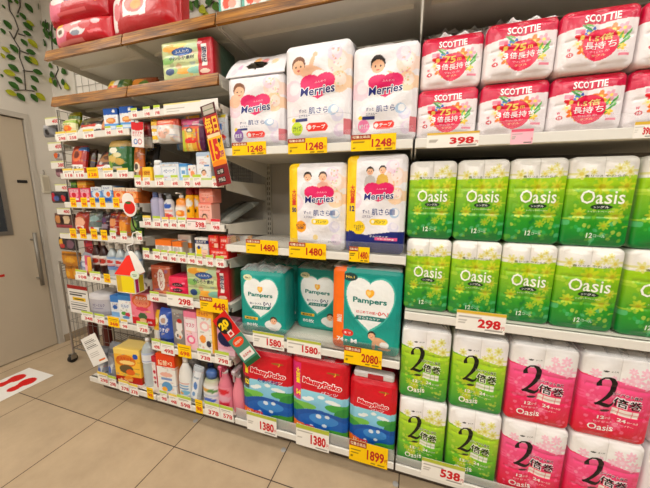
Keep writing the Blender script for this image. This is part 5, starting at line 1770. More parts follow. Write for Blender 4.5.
# promotional strips hung on the shelf fronts
def promo(corners, L, label, Y, bg, cell=0.003):
    """hanging card given by its top two and bottom two corners in the photograph"""
    (ax, ay), (bx_, by), (cx, cy), (dx, dy) = corners
    A_, B_, C_, D_ = [Vector((at(*p, Y)[0], 0, at(*p, Y)[1])) for p in corners]
    top, bot = (A_ + B_) / 2, (C_ + D_) / 2
    ax_ = top - bot
    w_ = ((B_ - A_).length + (C_ - D_).length) / 2
    P = ops(Print(w_, ax_.length, cell, bg), L)
    ang = math.atan2(ax_.x, ax_.z)
    clip = MB().tube([(0, 0.004, ax_.length - 0.01), (0, 0.02, ax_.length + 0.004), (0, 0.024, ax_.length - 0.004)], 0.003, 6, 'd8d4cc')
    return flat_card('promotional_strip', 'shelf strip', P, label, (bot.x, Y, bot.z), (0, ang, 0), extra=[('clip', clip.mesh(mat_col('plastic')))])


promo(((199.5, 105), (214.5, 103.5), (231, 182), (218, 188)), [('r', 0, 0.87, 1, 1, '4a1416'), ('r', 0.12, 0.885, 0.88, 0.985, 'b8b0a0'), ('r', 0.12, 0.93, 0.88, 0.94, '3a6a4a'), ('r', 0, 0.64, 1, 0.87, 'a81c1c'), ('t', '毎日', 0.5, 0.755, 0.86, 0.2, 'f2c23a', 0.05), ('r', 0.06, 0.60, 0.94, 0.645, 'e8d6b0'), ('r', 0, 0.28, 1, 0.60, 'f0b81e'), ('t', '15', 0.38, 0.45, 0.6, 0.26, 'c4201c', 0.06), ('t', '%', 0.82, 0.52, 0.26, 0.11, '1c1a18', 0.05), ('t', 'OFF', 0.78, 0.38, 0.3, 0.08, 'a83a6a', 0.04), ('e', 0.5, 0.27, 0.5, 0.05, 'e8881c'), ('r', 0, 0, 1, 0.25, '7a1418'), ('r', 0.16, 0.14, 0.7, 0.21, '2a1a18'), ('t', 'お得', 0.43, 0.175, 0.4, 0.05, 'd8d0c4', 0.02), ('r', 0.16, 0.04, 0.7, 0.11, '2a1a18'), ('t', '対象品', 0.43, 0.075, 0.44, 0.05, 'd8d0c4', 0.02)],
      'slanting red and yellow strip reading 15, hung between the toothbrush packs', 1.142, '8a1818')
promo(((211, 318), (226, 313), (260.5, 357), (247.5, 368)), [('r', 0, 0.55, 1, 1, 'c81c1c'), ('d', 0.42, 0.80, 0.44, '1c1614'), ('t', '20', 0.42, 0.82, 0.62, 0.14, 'f4d21e', 0.06), ('t', '%', 0.42, 0.735, 0.24, 0.06, 'f4d21e', 0.05), ('r', 0.3, 0.58, 0.6, 0.68, 'efe6dc'), ('r', 0.36, 0.60, 0.54, 0.66, 'c82a24'), ('r', 0, 0.08, 1, 0.55, '4a8a78'), ('e', 0.5, 0.44, 0.36, 0.08, 'e8541e'), ('t', '期間中', 0.5, 0.44, 0.5, 0.05, 'f8e6d0', 0.03), ('r', 0.1, 0.12, 0.9, 0.27, 'efece6'), ('t', '全品対象', 0.5, 0.19, 0.6, 0.05, 'c4281e', 0.02), ('r', 0, 0, 1, 0.08, '1c5a34')],
      'slanting red and green strip reading 20, hung before the spray bottles', 1.142, 'c81c1c')
promo(((81, 340), (94, 332.5), (107, 358.5), (94.5, 369)), [('r', 0.06, 0.52, 0.94, 0.53, 'b8b4ae')] + [('r', 0.12, 0.58 + 0.055 * i, 0.85 - 0.07 * (i % 3), 0.60 + 0.055 * i, '6a6660') for i in range(6)] + [('r', 0.12, 0.3 + 0.06 * i, 0.7, 0.315 + 0.06 * i, 'a8a49c') for i in range(3)] + [('r', 0.5, 0.08, 0.92, 0.15, 'd87a2a')],
      'tilted white leaflet with grey lines at the corner of the lowest shelf', 1.13, 'efede8')

# lying box shelf
pouch('orange-brown snack bag at the end next to the dark bag', (133.5, 147, 142, 179), 'B2', 'c8722e', [('e', 0.5, 0.75, 0.4, 0.12, '8a4a1c'), ('e', 0.5, 0.4, 0.35, 0.15, 'eadcc4'), ('e', 0.45, 0.42, 0.2, 0.1, '4a3a34'), ('r', 0, 0.0, 1, 0.12, 'e89a4a')], Y=1.2, d=0.03, lean=0.08, seed=71)
pouch('dark snack bag leaning behind the small yellow box', (141.5, 145, 152, 179), 'B2', '2a2624', [('r', 0.2, 0.6, 0.8, 0.7, '4a423a')], Y=1.26, d=0.03, lean=0.1, roll=0.2, seed=72)
carton('small yellow box beside the white lying bottle', (142.5, 167, 151.5, 179), 'B2', 'ecc53a', [('r', 0.1, 0.4, 0.9, 0.75, 'd89a2a'), ('t', 'バナナ', 0.5, 0.58, 0.7, 0.3, '7a4a1c', 0.02)], Y=1.195, d=0.06)
bottle('small white baby powder bottle beside the long lying box', (151.5, 160, 159.5, 179), 'B2', [('bottle_body', 'plastic', [(0.95, 0, 'e9e8ea'), (1, 0.04, 'e9e8ea'), (1, 0.65, 'e4e4e8'), (0.85, 0.75, 'e4e4e8')]), ('cap', 'plastic', [(0.8, 0.75, 'f3f2f0'), (0.8, 0.95, 'f3f2f0'), (0.7, 1, 'f3f2f0')])], Y=1.19)
carton('long white lying box with a blue label, beside the powder bottle', (160, 162.5, 178.5, 179), 'B2', 'e4e6ea', [('r', 0.06, 0.2, 0.94, 0.85, 'cfd8e2'), ('r', 0.1, 0.3, 0.9, 0.75, 'eceff2'), ('t', 'ベビーソープ', 0.5, 0.55, 0.62, 0.22, '2a5a9a', 0.02), ('r', 0, 0.92, 1, 1, 'a8b8c8')], Y=1.19, d=0.06, side='c8ced6')
carton('short pale blue and white box next to the long lying box', (179, 163.5, 187.5, 179), 'B2', 'a8cbe4', [('r', 0.2, 0.2, 0.8, 0.8, 'e6eef4'), ('r', 0, 0.85, 1, 1, '5a9ad0'), ('r', 0.3, 0.4, 0.7, 0.6, '7aa8d0')], Y=1.195, d=0.06)
carton('small white box with an orange spot beside the tall white box', (188, 165, 196, 179), 'B2', 'ece6e2', [('d', 0.55, 0.45, 0.3, 'e89a6a'), ('d', 0.2, 0.75, 0.12, 'd0302c'), ('r', 0, 0.0, 1, 0.15, 'd8e0a0')], Y=1.19, d=0.05)
carton('tall white box with a baby picture behind the slanting 15 strip', (196.5, 152, 210.5, 179), 'B2', 'e9ebee', [('r', 0, 0.86, 1, 1, 'b8c8dc'), ('t', 'ベビー', 0.5, 0.62, 0.6, 0.10, 'd0503a', 0.03), ('r', 0.55, 0.5, 0.95, 0.56, '5a8ac0'), ('b', 0.5, 0.26, 0.17, '5a3a28', 'f0ece8'), ('r', 0, 0, 1, 0.06, 'c8d88a'), ('d', 0.85, 0.86, 0.08, 'e8b03a')], Y=1.19, d=0.07, side='cfd4da')
# lotion bottles
wb = lambda c1, c2: [('bottle_body', 'plastic', [(0.9, 0, c1), (1, 0.04, c1), (1, 0.55, c1), (0.92, 0.72, c1), (0.5, 0.82, c1)]), ('cap', 'plastic', [(0.5, 0.82, c2), (0.5, 0.95, c2), (0.42, 1, c2)])]
pump = lambda c: (lambda R, h: [('pump_nozzle', MB().box(-0.008, 0.008, -R * 0.9, 0.008, h * 0.97, h * 1.02, c, 0.003).lathe([(0.006, h * 0.86), (0.006, h * 0.98)], 10, col=c), 'plastic')])
bottle('lavender lotion bottle at the end next to the flat orange boxes', (148.5, 192, 157, 220), 'B3', wb('b4b2d0', '6a7aa8'), Y=1.2, group=None)
bottle('pale lilac bottle peeping between the lavender and the white pump bottle', (156, 193, 162, 220), 'B3', wb('c4bcd6', 'a8a8b8'), Y=1.215)
bl = lambda L, bg, z0, z1: (lambda R, h: [('label', label_patch(R, h, 0.7, z0, z1, -175, -5, ops(Print(0.06, 0.08, 0.005, bg), L)), 'film')])
bottle('white bottle with blue and orange label and grey pump', (162, 194, 171, 220), 'B3', wb('e6e4e4', '8a9298'), Y=1.195, extra=lambda R, h: bl([('e', 0.5, 0.8, 0.3, 0.14, '3a62b0'), ('e', 0.45, 0.25, 0.3, 0.18, 'e8884a'), ('e', 0.65, 0.2, 0.25, 0.15, 'd84a5a'), ('r', 0.1, 0.5, 0.9, 0.6, 'e8b8a8')], 'eceaea', 0.06, 0.7)(R, h) + pump('8a9298')(R, h))
bottle('white bottle with orange shoulders, orange label and white pump', (172.5, 193, 184, 221), 'B3', [('bottle_body', 'plastic', [(0.85, 0, 'f0ece6'), (1, 0.05, 'f0ece6'), (0.98, 0.5, 'f0ece6'), (0.85, 0.62, 'ea9a34'), (0.8, 0.75, 'ea9a34'), (0.4, 0.83, 'ea9a34')]), ('cap', 'plastic', [(0.36, 0.83, 'f0ece6'), (0.36, 0.93, 'f0ece6')])], Y=1.19, extra=lambda R, h: bl([('e', 0.55, 0.5, 0.28, 0.28, 'e58a2a'), ('e', 0.5, 0.55, 0.15, 0.15, 'f4c87a')], 'f2eee8', 0.12, 0.5)(R, h) + pump('f0ece6')(R, h))
for bx_, Y, lb in (((184.5, 187, 191.5, 221), 1.19, 'yellow bottle with a red cap beside the orange-shouldered bottle'), ((191.5, 187, 198, 221), 1.215, 'yellow bottle with a red cap beside the pink boxes')):
    bottle(lb, bx_, 'B3', [('bottle_body', 'plastic', [(0.95, 0, 'efb51e'), (1, 0.03, 'efb51e'), (1, 0.72, 'efb51e'), (0.9, 0.78, 'efb51e')]), ('cap', 'plastic', [(0.85, 0.78, '8a1f24'), (0.85, 0.98, '8a1f24'), (0.7, 1, '8a1f24')])], Y=Y, group='yellow red-capped bottles', extra=bl([('e', 0.5, 0.72, 0.35, 0.16, 'eceae4'), ('e', 0.5, 0.4, 0.15, 0.06, '1c1a18'), ('r', 0, 0.0, 1, 0.12, 'd89a1c')], 'efb51e', 0.06, 0.74))
carton('pink box with a baby picture, lower of the two stacked', (198.5, 203, 211.5, 221), 'B3', 'eebcae', [('t', 'オイル', 0.5, 0.84, 0.7, 0.12, 'd0503a', 0.02), ('r', 0.1, 0.62, 0.9, 0.68, 'e08a7a'), ('b', 0.45, 0.3, 0.2, '5a3a2a', 'f0d8cc'), ('r', 0, 0.93, 1, 1, 'e88a7a')], Y=1.19, d=0.07, side='dca89a', group='pink baby boxes')
zt = 0.0
_x, _w, _h = span(198.5, 203, 211.5, 221, 1.19, SHELF['B3'])
carton('salmon pink box, upper of the two stacked', (199, 188.5, 212.5, 203), 'B3', 'e89a8a', [('r', 0, 0.85, 1, 1, 'd87a6a'), ('r', 0.15, 0.4, 0.85, 0.7, 'f0b8a8'), ('t', 'ローション', 0.5, 0.55, 0.6, 0.14, 'c8503c', 0.02)], Y=1.195, d=0.07, side='d88a7c', dz=_h + 0.0005, group='pink baby boxes')
for i, (x, lb) in enumerate(((-1.035, 'grey foil bag lying front to back, nearest the pink boxes'), (-0.978, 'grey foil bag lying front to back, in the middle of three'), (-0.922, 'grey foil bag lying front to back, nearest the empty diaper shelf'))):
    P = ops(Print(0.056, 0.30, 0.008, '7b7e77'), [('r', 0, 0.8, 1, 0.86, 'a8aaa2'), ('r', 0.3, 0.2, 0.7, 0.6, '62665f')])
    k = Kind('foil_bag', 'bag')
    me, pos = pouch_mesh(P, 0.03, 81 + i)
    k.part('bag', me)
    k.part('seal', MB().box(-0.026, 0.026, 0.005, 0.008, 0.296, 0.312, '8a8d86').mesh(mat_col('film')))
    k.place(lb, (x, 1.278 if i < 2 else 1.205, SHELF['B3'] + 0.017), (-1.25, 0, 0), 'slanting grey foil bags')
# wire basket behind the slanting strip
k = Kind('wire_basket', 'basket')
mb = MB()
for i in range(8):
    zz_ = 0.006 + i * 0.02
    for y_ in (0.0, 0.2):
        mb.tube([(-0.07, y_, zz_), (0.07, y_, zz_)], 0.0016, 5)
    for s_ in (-0.07, 0.07):
        mb.tube([(s_, 0, zz_), (s_, 0.2, zz_)], 0.0016, 5)
for i in range(8):
    xx = -0.07 + i * 0.02
    for y_ in (0.0, 0.2):
        mb.tube([(xx, y_, 0.003), (xx, y_, 0.15)], 0.0016, 5)
for i in range(11):
    for s_ in (-0.07, 0.07):
        mb.tube([(s_, i * 0.02, 0.003), (s_, i * 0.02, 0.15)], 0.0016, 5)
k.part('wire_mesh', mb.mesh(M_WIRE))
k.place('small grey wire mesh basket at the end of the lying box shelf', (-0.985, 1.27, SHELF['B2'] + 0.001))
# small orange and red boxes
ob = [('r', 0, 0.62, 1, 1, 'e8812c'), ('e', 0.3, 0.4, 0.22, 0.2, 'b8b4ae'), ('e', 0.7, 0.42, 0.18, 0.2, 'c8c4be'), ('r', 0.05, 0.08, 0.95, 0.2, 'e2a05a')]
carton('small white and orange box next to the house-shaped hanger', (155.5, 240, 171, 255), 'B4', 'efe9e2', ob, d=0.06, side='c8b8a4')
carton('small white and orange box with a taller box behind it', (172.5, 242, 181.5, 256), 'B4', 'efe9e2', ob, d=0.05, side='c8b8a4')
carton('taller white and grey box beside the small white and orange boxes', (178.5, 235, 191, 256), 'B4', 'e6e3e0', [('r', 0, 0.8, 1, 1, 'f0ede8'), ('e', 0.5, 0.66, 0.3, 0.1, '8a8684'), ('r', 0.6, 0.3, 1, 0.6, 'e58a34'), ('e', 0.35, 0.35, 0.25, 0.15, 'a8a4a0')], Y=1.245, d=0.05, side='8a8784')
carton('white box with a navy band and yellow foot', (195, 238, 208, 258), 'B4', 'eae6e0', [('r', 0, 0.72, 1, 0.92, '1f2f6a'), ('t', 'はみがき', 0.5, 0.82, 0.8, 0.14, 'f0eee8', 0.03), ('r', 0.05, 0.1, 0.5, 0.5, 'f0cf3a'), ('d', 0.3, 0.5, 0.12, '2a3a7a')], d=0.05, side='b8b4ac')
flat_card('round_wobbler', 'shelf card', ops(Print(0.04, 0.045, 0.003, 'e9c8b4'), [('r', 0.1, 0.3, 0.9, 0.36, 'b87a6a'), ('r', 0.2, 0.55, 0.8, 0.6, 'b87a6a')]), 'small peach card standing before the navy-banded box', (at(204.5, 250, 1.175)[0], 1.172, SHELF['B4'] + 0.0005), (0, 0.05, 0))
zb4 = SHELF['B4']
rb = [('r', 0.1, 0.55, 0.9, 0.85, 'e87a6a'), ('t', '子供用', 0.45, 0.68, 0.6, 0.2, 'f4e6dc', 0.03), ('r', 0.6, 0.1, 0.95, 0.4, 'f0c8b4')]
_x, _w, hl = span(209.5, 249.5, 228, 261, 1.19, zb4)
carton('red box lying flat under the two upright red boxes', (209.5, 249.5, 228, 261), 'B4', 'cf2b26', rb, Y=1.19, d=0.08, side='a8221e')
carton('red box, nearer the navy-banded box of the upper two', (208.5, 235.5, 218.5, 250), 'B4', 'd02c26', rb, Y=1.193, d=0.06, dz=hl + 0.0005, side='b88a3c')
carton('red box, nearer the empty diaper shelf of the upper two', (219.5, 236.5, 229, 250), 'B4', 'd02c26', rb, Y=1.193, d=0.06, dz=hl + 0.0005, side='b88a3c')
carton('long yellow and white box lying behind the red boxes', (229, 236, 247, 262), 'B4', 'e0aa34', [('r', 0.65, 0, 1, 1, 'e6e0d4'), ('r', 0, 0.1, 1, 0.16, 'b87a24')], Y=1.33, d=0.06, side='d89a2c')
# wipes shelf
carton('terracotta box with an upright white oval label', (152.5, 266, 170, 295), 'B5', 'b8664c', [('e', 0.5, 0.5, 0.2, 0.4, 'f0e6dc'), ('t', 'お\nし\nり', 0.5, 0.5, 0.2, 0.6, 'b0442c', 0.02), ('r', 0.05, 0.9, 0.95, 0.95, 'd08a70'), ('r', 0.05, 0.05, 0.95, 0.1, 'd08a70')], Y=1.2, d=0.09, side='6a3a2c', rz=0.06)
bottle('small dark bottle with a pale cap behind the house-shaped hanger', (146, 268, 152.5, 295), 'B5', wb('5a4038', 'c8c0b4'), Y=1.24)
z = SHELF['B5']
x, w_, h_ = span(169, 277, 188, 300, 1.2, z)
P = ops(Print(w_, h_, 0.004, 'e02c5a'), [('r', 0, 0.0, 1, 0.08, 'b81c44'), ('r', 0, 0.48, 1, 0.52, 'b01a40'), ('e', 0.5, 0.62, 0.32, 0.14, '2a1420'), ('t', 'ふわり', 0.5, 0.62, 0.46, 0.12, 'f4b8c8', 0.03), ('e', 0.5, 0.28, 0.3, 0.12, '2a1420'), ('t', 'シート', 0.5, 0.28, 0.42, 0.1, 'f4b8c8', 0.03), ('e', 0.85, 0.75, 0.08, 0.06, 'f4a0b8'), ('e', 0.12, 0.35, 0.08, 0.06, 'f4a0b8')])
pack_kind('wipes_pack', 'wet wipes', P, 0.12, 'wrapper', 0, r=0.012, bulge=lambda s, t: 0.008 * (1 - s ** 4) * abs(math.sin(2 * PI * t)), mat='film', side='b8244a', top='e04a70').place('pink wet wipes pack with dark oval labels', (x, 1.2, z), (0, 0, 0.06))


def wipes_print(w_, h_):
    P = Print(w_, h_, 0.003, 'c9d2a0')
    for y in (0.33, 0.66):
        P.rect(0, y - 0.012, 1, y + 0.012, 'a8b48c')
    clutter(P, 5, 'c9d2a0')
    ops(P, [('e', 0.2, 0.85, 0.2, 0.1, 'e8a83a'), ('e', 0.4, 0.9, 0.15, 0.06, 'f0d47a'), ('e', 0.65, 0.82, 0.18, 0.1, 'c4d8b4'), ('e', 0.1, 0.5, 0.15, 0.1, '8ab86a'), ('e', 0.6, 0.5, 0.22, 0.1, 'd8e2b0'), ('e', 0.45, 0.17, 0.2, 0.09, 'eab04a'), ('e', 0.7, 0.16, 0.18, 0.1, '8cc0b0'), ('e', 0.2, 0.2, 0.12, 0.1, '9ab87a'), ('e', 0.14, 0.18, 0.1, 0.1, '2a4a7a'),
            ('e', 0.42, 0.72, 0.22, 0.11, '1c3a70'), ('e', 0.42, 0.72, 0.2, 0.085, '3a6ab0'), ('t', 'ふんわり', 0.42, 0.725, 0.3, 0.075, 'f0f2f0', 0.03), ('t', 'やわらか素材', 0.41, 0.54, 0.54, 0.12, '1c2c4a', 0.03),
            ('r', 0.76, 0, 1, 1, 'b81c30'), ('r', 0.83, 0.25, 0.93, 0.85, 'efe6e0'), ('t', '限\n定', 0.88, 0.56, 0.1, 0.42, '22305e', 0.03), ('e', 0.88, 0.1, 0.1, 0.06, 'f0d8c8'), ('e', 0.8, 0.9, 0.05, 0.04, 'f4b8c0')])
    return P


x, w_, h_ = span(192, 265.5, 236, 307, 1.195, z)
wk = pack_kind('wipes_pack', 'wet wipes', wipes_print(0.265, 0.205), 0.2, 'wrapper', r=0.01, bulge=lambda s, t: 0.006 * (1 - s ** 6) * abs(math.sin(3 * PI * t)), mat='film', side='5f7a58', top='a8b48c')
wk.place('flowery green wet wipes pack with a red end band, beside the teal diapers', (-1.05, 1.195, z), (0, 0, 0.07), 'flowery green wet wipes packs')
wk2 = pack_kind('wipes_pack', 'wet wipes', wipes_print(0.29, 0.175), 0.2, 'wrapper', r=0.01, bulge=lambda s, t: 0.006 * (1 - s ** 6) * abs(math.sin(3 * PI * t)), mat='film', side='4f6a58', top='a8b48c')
wk2.place('flowery green wet wipes pack with a red end band on the wood-trimmed shelf', (-1.083, 1.186, SHELF['WL2']), (0, 0, 0.05), 'flowery green wet wipes packs')
# blue, pink, orange boxes
pouch('blue pouch with a white cat-like oval at the end beside the yellow pack', (160, 311, 172.5, 350), 'B6', '3358a8', [('e', 0.5, 0.75, 0.35, 0.14, 'd8dce8'), ('e', 0.5, 0.73, 0.2, 0.08, 'b89a8a'), ('t', 'うすめ', 0.5, 0.45, 0.7, 0.12, 'f0f2f6', 0.03), ('r', 0, 0.05, 1, 0.2, '1f3a7a')], Y=1.19, d=0.05, lean=0.06, seed=91)
pouch('small yellow pouch leaning behind the blue pouch', (153.5, 312, 160, 345), 'B6', 'e2b834', [('e', 0.5, 0.7, 0.3, 0.12, 'f4e6a8'), ('r', 0, 0.1, 1, 0.4, 'e8e4dc')], Y=1.2, d=0.02, lean=0.05, roll=0.0, seed=92)
bottle('tall white cylinder bottle standing behind the blue pouch', (169, 300, 177, 344), 'B6', [('bottle_body', 'plastic', [(0.95, 0, 'e8e4dc'), (1, 0.02, 'e8e4dc'), (1, 0.9, 'e8e4dc')]), ('cap', 'plastic', [(1.0, 0.9, 'f0ece4'), (1.0, 1, 'f0ece4')])], Y=1.31, sy=1)
carton('grey and red box with a white oval, beside the blue pouch', (173, 310, 184, 351), 'B6', '8a8480', [('e', 0.6, 0.55, 0.3, 0.16, 'e9e6e2'), ('e', 0.65, 0.7, 0.25, 0.06, 'b8302c'), ('e', 0.5, 0.3, 0.36, 0.12, 'e6e0d8'), ('e', 0.4, 0.28, 0.1, 0.05, '3a3430'), ('e', 0.62, 0.25, 0.1, 0.05, 'e08a3a'), ('r', 0, 0.92, 1, 1, 'a8a49c')], Y=1.195, d=0.08, side='6a6460')
carton('pink and white upright box beside the orange and white one', (184.5, 312, 197, 353), 'B6', 'f0d0d8', [('r', 0, 0.86, 1, 1, 'e88aa4'), ('r', 0.1, 0.5, 0.9, 0.8, 'f6ecee'), ('t', 'マスク', 0.5, 0.65, 0.7, 0.12, 'd0407a', 0.03), ('e', 0.5, 0.25, 0.36, 0.12, 'e87aa0'), ('e', 0.5, 0.25, 0.2, 0.07, 'f8e6ec')], Y=1.19, d=0.08, side='e0b8c4')
carton('tall orange-yellow and white box with round pictures', (197.5, 310.5, 214, 356), 'B6', 'f0ede6', [('r', 0, 0.84, 1, 1, 'eeb03c'), ('r', 0.86, 0, 1, 1, 'eeb03c'), ('e', 0.45, 0.62, 0.3, 0.12, 'f2c8c8'), ('e', 0.45, 0.62, 0.18, 0.07, 'faf4f0'), ('e', 0.3, 0.3, 0.2, 0.1, 'eea04a'), ('e', 0.66, 0.2, 0.16, 0.08, '3a3448'), ('t', 'さらさら', 0.42, 0.92, 0.6, 0.07, 'b8442a', 0.03)], Y=1.19, d=0.1, side='dd9a30')
carton('pink and navy box partly behind the slanting 20 strip', (217.5, 322, 234.5, 361), 'B6', 'e6b4c4', [('e', 0.5, 0.5, 0.5, 0.25, '1f2450'), ('r', 0, 0.0, 1, 0.15, 'f0d0da')], Y=1.2, d=0.08, side='c88aa0')
# pump and spray bottles
carton('narrow red and white box at the end beside the clear water bottle', (152.3, 357, 158, 391), 'B7', 'ece6e2', [('r', 0, 0.82, 1, 1, 'b8243a'), ('r', 0.7, 0, 1, 1, 'b8243a'), ('e', 0.4, 0.5, 0.25, 0.06, 'c8344a'), ('e', 0.4, 0.3, 0.25, 0.05, 'd8606a'), ('e', 0.4, 0.15, 0.2, 0.05, '8a2a3a')], Y=1.22, d=0.1, side='8a1c30')
carton('white box with an orange-red head reading x2 beside the white pump bottle', (158, 355, 174.5, 394), 'B7', 'efece6', [('r', 0, 0.70, 1, 1, 'e2501e'), ('t', '詰替×2', 0.5, 0.8, 0.8, 0.13, 'ffe9c8', 0.03), ('e', 0.5, 0.5, 0.35, 0.06, 'e8b8a8'), ('r', 0.2, 0.36, 0.8, 0.42, '8aa0c8'), ('e', 0.5, 0.2, 0.3, 0.12, '6aa0c8'), ('e', 0.35, 0.12, 0.15, 0.06, 'f0b03a'), ('r', 0, 0, 1, 0.04, 'd8d4ce')], Y=1.19, d=0.11, side='e8902c', top='f0a83a', rz=0.08)
bottle('white dish soap bottle with a small blue label', (175.5, 359, 189.5, 401), 'B7', [('bottle_body', 'plastic', [(0.8, 0, 'ecebe6'), (0.95, 0.04, 'ecebe6'), (0.95, 0.5, 'ecebe6'), (0.8, 0.66, 'ecebe6'), (0.45, 0.78, 'ecebe6'), (0.3, 0.84, 'ecebe6')]), ('cap', 'plastic', [(0.34, 0.84, 'f4f3ee'), (0.34, 0.94, 'f4f3ee'), (0.18, 1, 'f4f3ee')])], Y=1.19, sy=0.6, extra=lambda R, h: [('label', label_patch(R * 0.95, h, 0.6, 0.08, 0.45, -150, -30, ops(Print(0.06, 0.09, 0.004, 'ecebe6'), [('r', 0.1, 0.78, 0.9, 0.86, 'd06a5a'), ('r', 0.15, 0.45, 0.85, 0.52, '6a9ac8'), ('e', 0.6, 0.22, 0.3, 0.16, '8ac0d8'), ('e', 0.35, 0.15, 0.15, 0.08, 'f0b03a'), ('r', 0.2, 0.6, 0.8, 0.65, '8ab0d0')])), 'film')])
bottle('white soap bottle standing behind the one with the blue label', (187, 360, 198, 400), 'B7', [('bottle_body', 'plastic', [(0.8, 0, 'd8d8d6'), (0.95, 0.04, 'd8d8d6'), (0.95, 0.6, 'd8d8d6'), (0.5, 0.8, 'd8d8d6')]), ('cap', 'plastic', [(0.4, 0.8, 'e8e8e4'), (0.4, 1, 'e8e8e4')])], Y=1.42, sy=0.7)
pouch('pale grey refill pouch slanting beside the white soap bottle', (189, 369, 198.5, 405), 'B7', 'b9c0c6', [('p', [(0.2, 0.1), (0.8, 0.1), (0.9, 0.9), (0.3, 0.9)], 'e6eaee'), ('e', 0.55, 0.5, 0.2, 0.12, '5a86c0'), ('r', 0.3, 0.7, 0.8, 0.76, '9aa8b8'), ('e', 0.45, 0.25, 0.15, 0.06, '7aa0c8')], Y=1.19, d=0.03, lean=0.1, roll=0.12, seed=95)


def sprayer(c, tip):
    def f(R, h):
        a = MB().box(-0.014, 0.014, -0.05, 0.026, h * 0.9, h * 0.99, c, 0.006).box(-0.01, 0.01, -0.02, 0.01, h * 0.8, h * 0.9, c, 0.003)
        b = MB().box(-0.006, 0.006, -0.045, -0.034, h * 0.74, h * 0.9, tip, 0.003)
        return [('spray_head', a, 'plastic'), ('trigger', b, 'plastic')]
    return f


bottle('white bottle with a blue cap and green label, flowers printed', (200, 374, 216, 408), 'B7', [('bottle_body', 'plastic', [(0.85, 0, 'eceae8'), (1, 0.05, 'eceae8'), (1, 0.55, 'eceae8'), (0.85, 0.68, 'c8c4ae'), (0.6, 0.78, 'a8b48a')]), ('cap', 'plastic', [(0.62, 0.78, '5a7cb4'), (0.6, 0.94, '5a7cb4'), (0.4, 1, '5a7cb4')])], Y=1.19, extra=bl([('e', 0.5, 0.2, 0.3, 0.12, '5a7ac8'), ('e', 0.4, 0.75, 0.35, 0.12, 'd8a84a'), ('e', 0.65, 0.72, 0.2, 0.1, '6a9a5a'), ('r', 0.1, 0.42, 0.9, 0.52, 'c8d0e0')], 'eceae8', 0.06, 0.62))
sp = lambda body: [('bottle_body', 'plastic', [(0.85, 0, body), (1, 0.04, body), (1, 0.45, body), (0.7, 0.62, body), (0.42, 0.72, body), (0.36, 0.8, body)]), ('collar', 'plastic', [(0.42, 0.76, 'e9e2e4'), (0.42, 0.82, 'e9e2e4')])]
bottle('pink spray bottle with a red label beside the blue-capped bottle', (215.5, 365, 229, 411), 'B7', sp('e08a9c'), Y=1.19, name='spray_bottle', cat='spray bottle', extra=lambda R, h: bl([('e', 0.5, 0.8, 0.3, 0.13, 'd0243a'), ('e', 0.5, 0.45, 0.36, 0.14, 'e8b8c4'), ('r', 0.2, 0.1, 0.8, 0.25, 'c82a44')], 'e898a8', 0.04, 0.5)(R, h) + sprayer('d0607c', 'c84a6a')(R, h), group='pink spray bottles')
bottle('dark red spray bottle standing behind the two pink ones', (226, 364, 236, 408), 'B7', sp('a8243c'), Y=1.3, name='spray_bottle', cat='spray bottle', extra=sprayer('8a1c34', '6a1428'))
bottle('pink spray bottle with a white collar and grey head next to the red diapers', (230.5, 369, 242, 417), 'B7', sp('e894a4'), Y=1.19, name='spray_bottle', cat='spray bottle', extra=sprayer('b8a8ac', 'a8989c'), group='pink spray bottles')
bottle('blue-topped bottle in the shade behind the blue-capped one', (203, 366, 214, 402), 'B7', wb('8a90a8', '3a4a78'), Y=1.31)

# ------------------------------------------------------------------ goods on the wood-trimmed shelves
def lying_bag(label, box, key, bg, L, Y, d, seed, dz=0.0, roll=0.0, group=None):
    return pouch(label, box, key, bg, L, Y=Y, d=d, lean=0.05, seed=seed, dz=dz, roll=roll, group=group, name='snack_bag', cat='bag')


redl = [('e', 0.17, 0.55, 0.2, 0.5, 'e07a94'), ('f', 0.2, 0.78, 0.07, 'eec22a', 5), ('e', 0.22, 0.5, 0.1, 0.2, 'e9e2dc'), ('e', 0.22, 0.5, 0.05, 0.1, '6a5040'), ('e', 0.52, 0.62, 0.22, 0.25, 'e6a0a4'), ('e', 0.55, 0.4, 0.14, 0.16, 'e9e6ea'), ('e', 0.5, 0.35, 0.08, 0.1, '8a90a0'), ('e', 0.68, 0.6, 0.1, 0.18, 'c85a60'), ('r', 0.1, 0.06, 0.6, 0.14, 'e08a8a'), ('p', [(0.42, 0.75), (0.6, 0.82), (0.64, 0.72), (0.45, 0.66)], 'f2e4e4'), ('p', [(0.72, 0.3), (0.9, 0.4), (0.92, 0.3), (0.74, 0.2)], 'e8747c'), ('e', 0.85, 0.7, 0.06, 0.12, 'f0c0c4'), ('r', 0.3, 0.86, 0.62, 0.92, 'f0d8d8')]
lying_bag('red and pink snack bag lying nearest the door, under the other red bag', (58, 21, 112, 48), 'WU1', 'c0182c', redl, 1.20, 0.10, 101, group='red snack bags on the top shelf')
_x, _w, hb = span(58, 21, 112, 48, 1.2, SHELF['WU1'])
lying_bag('red and pink snack bag lying on top of the lower red bag', (51, -6, 108, 24), 'WU1', 'b5142a', redl[:1] + [('e', 0.3, 0.72, 0.16, 0.2, 'f0e6e2'), ('e', 0.62, 0.7, 0.24, 0.16, '5a4a7a'), ('e', 0.6, 0.74, 0.18, 0.08, 'e0c8d0'), ('f', 0.9, 0.55, 0.05, 'f0a82a', 5), ('r', 0.25, 0.1, 0.75, 0.22, 'd86a70')], 1.21, 0.10, 102, dz=hb + 0.014, group='red snack bags on the top shelf')
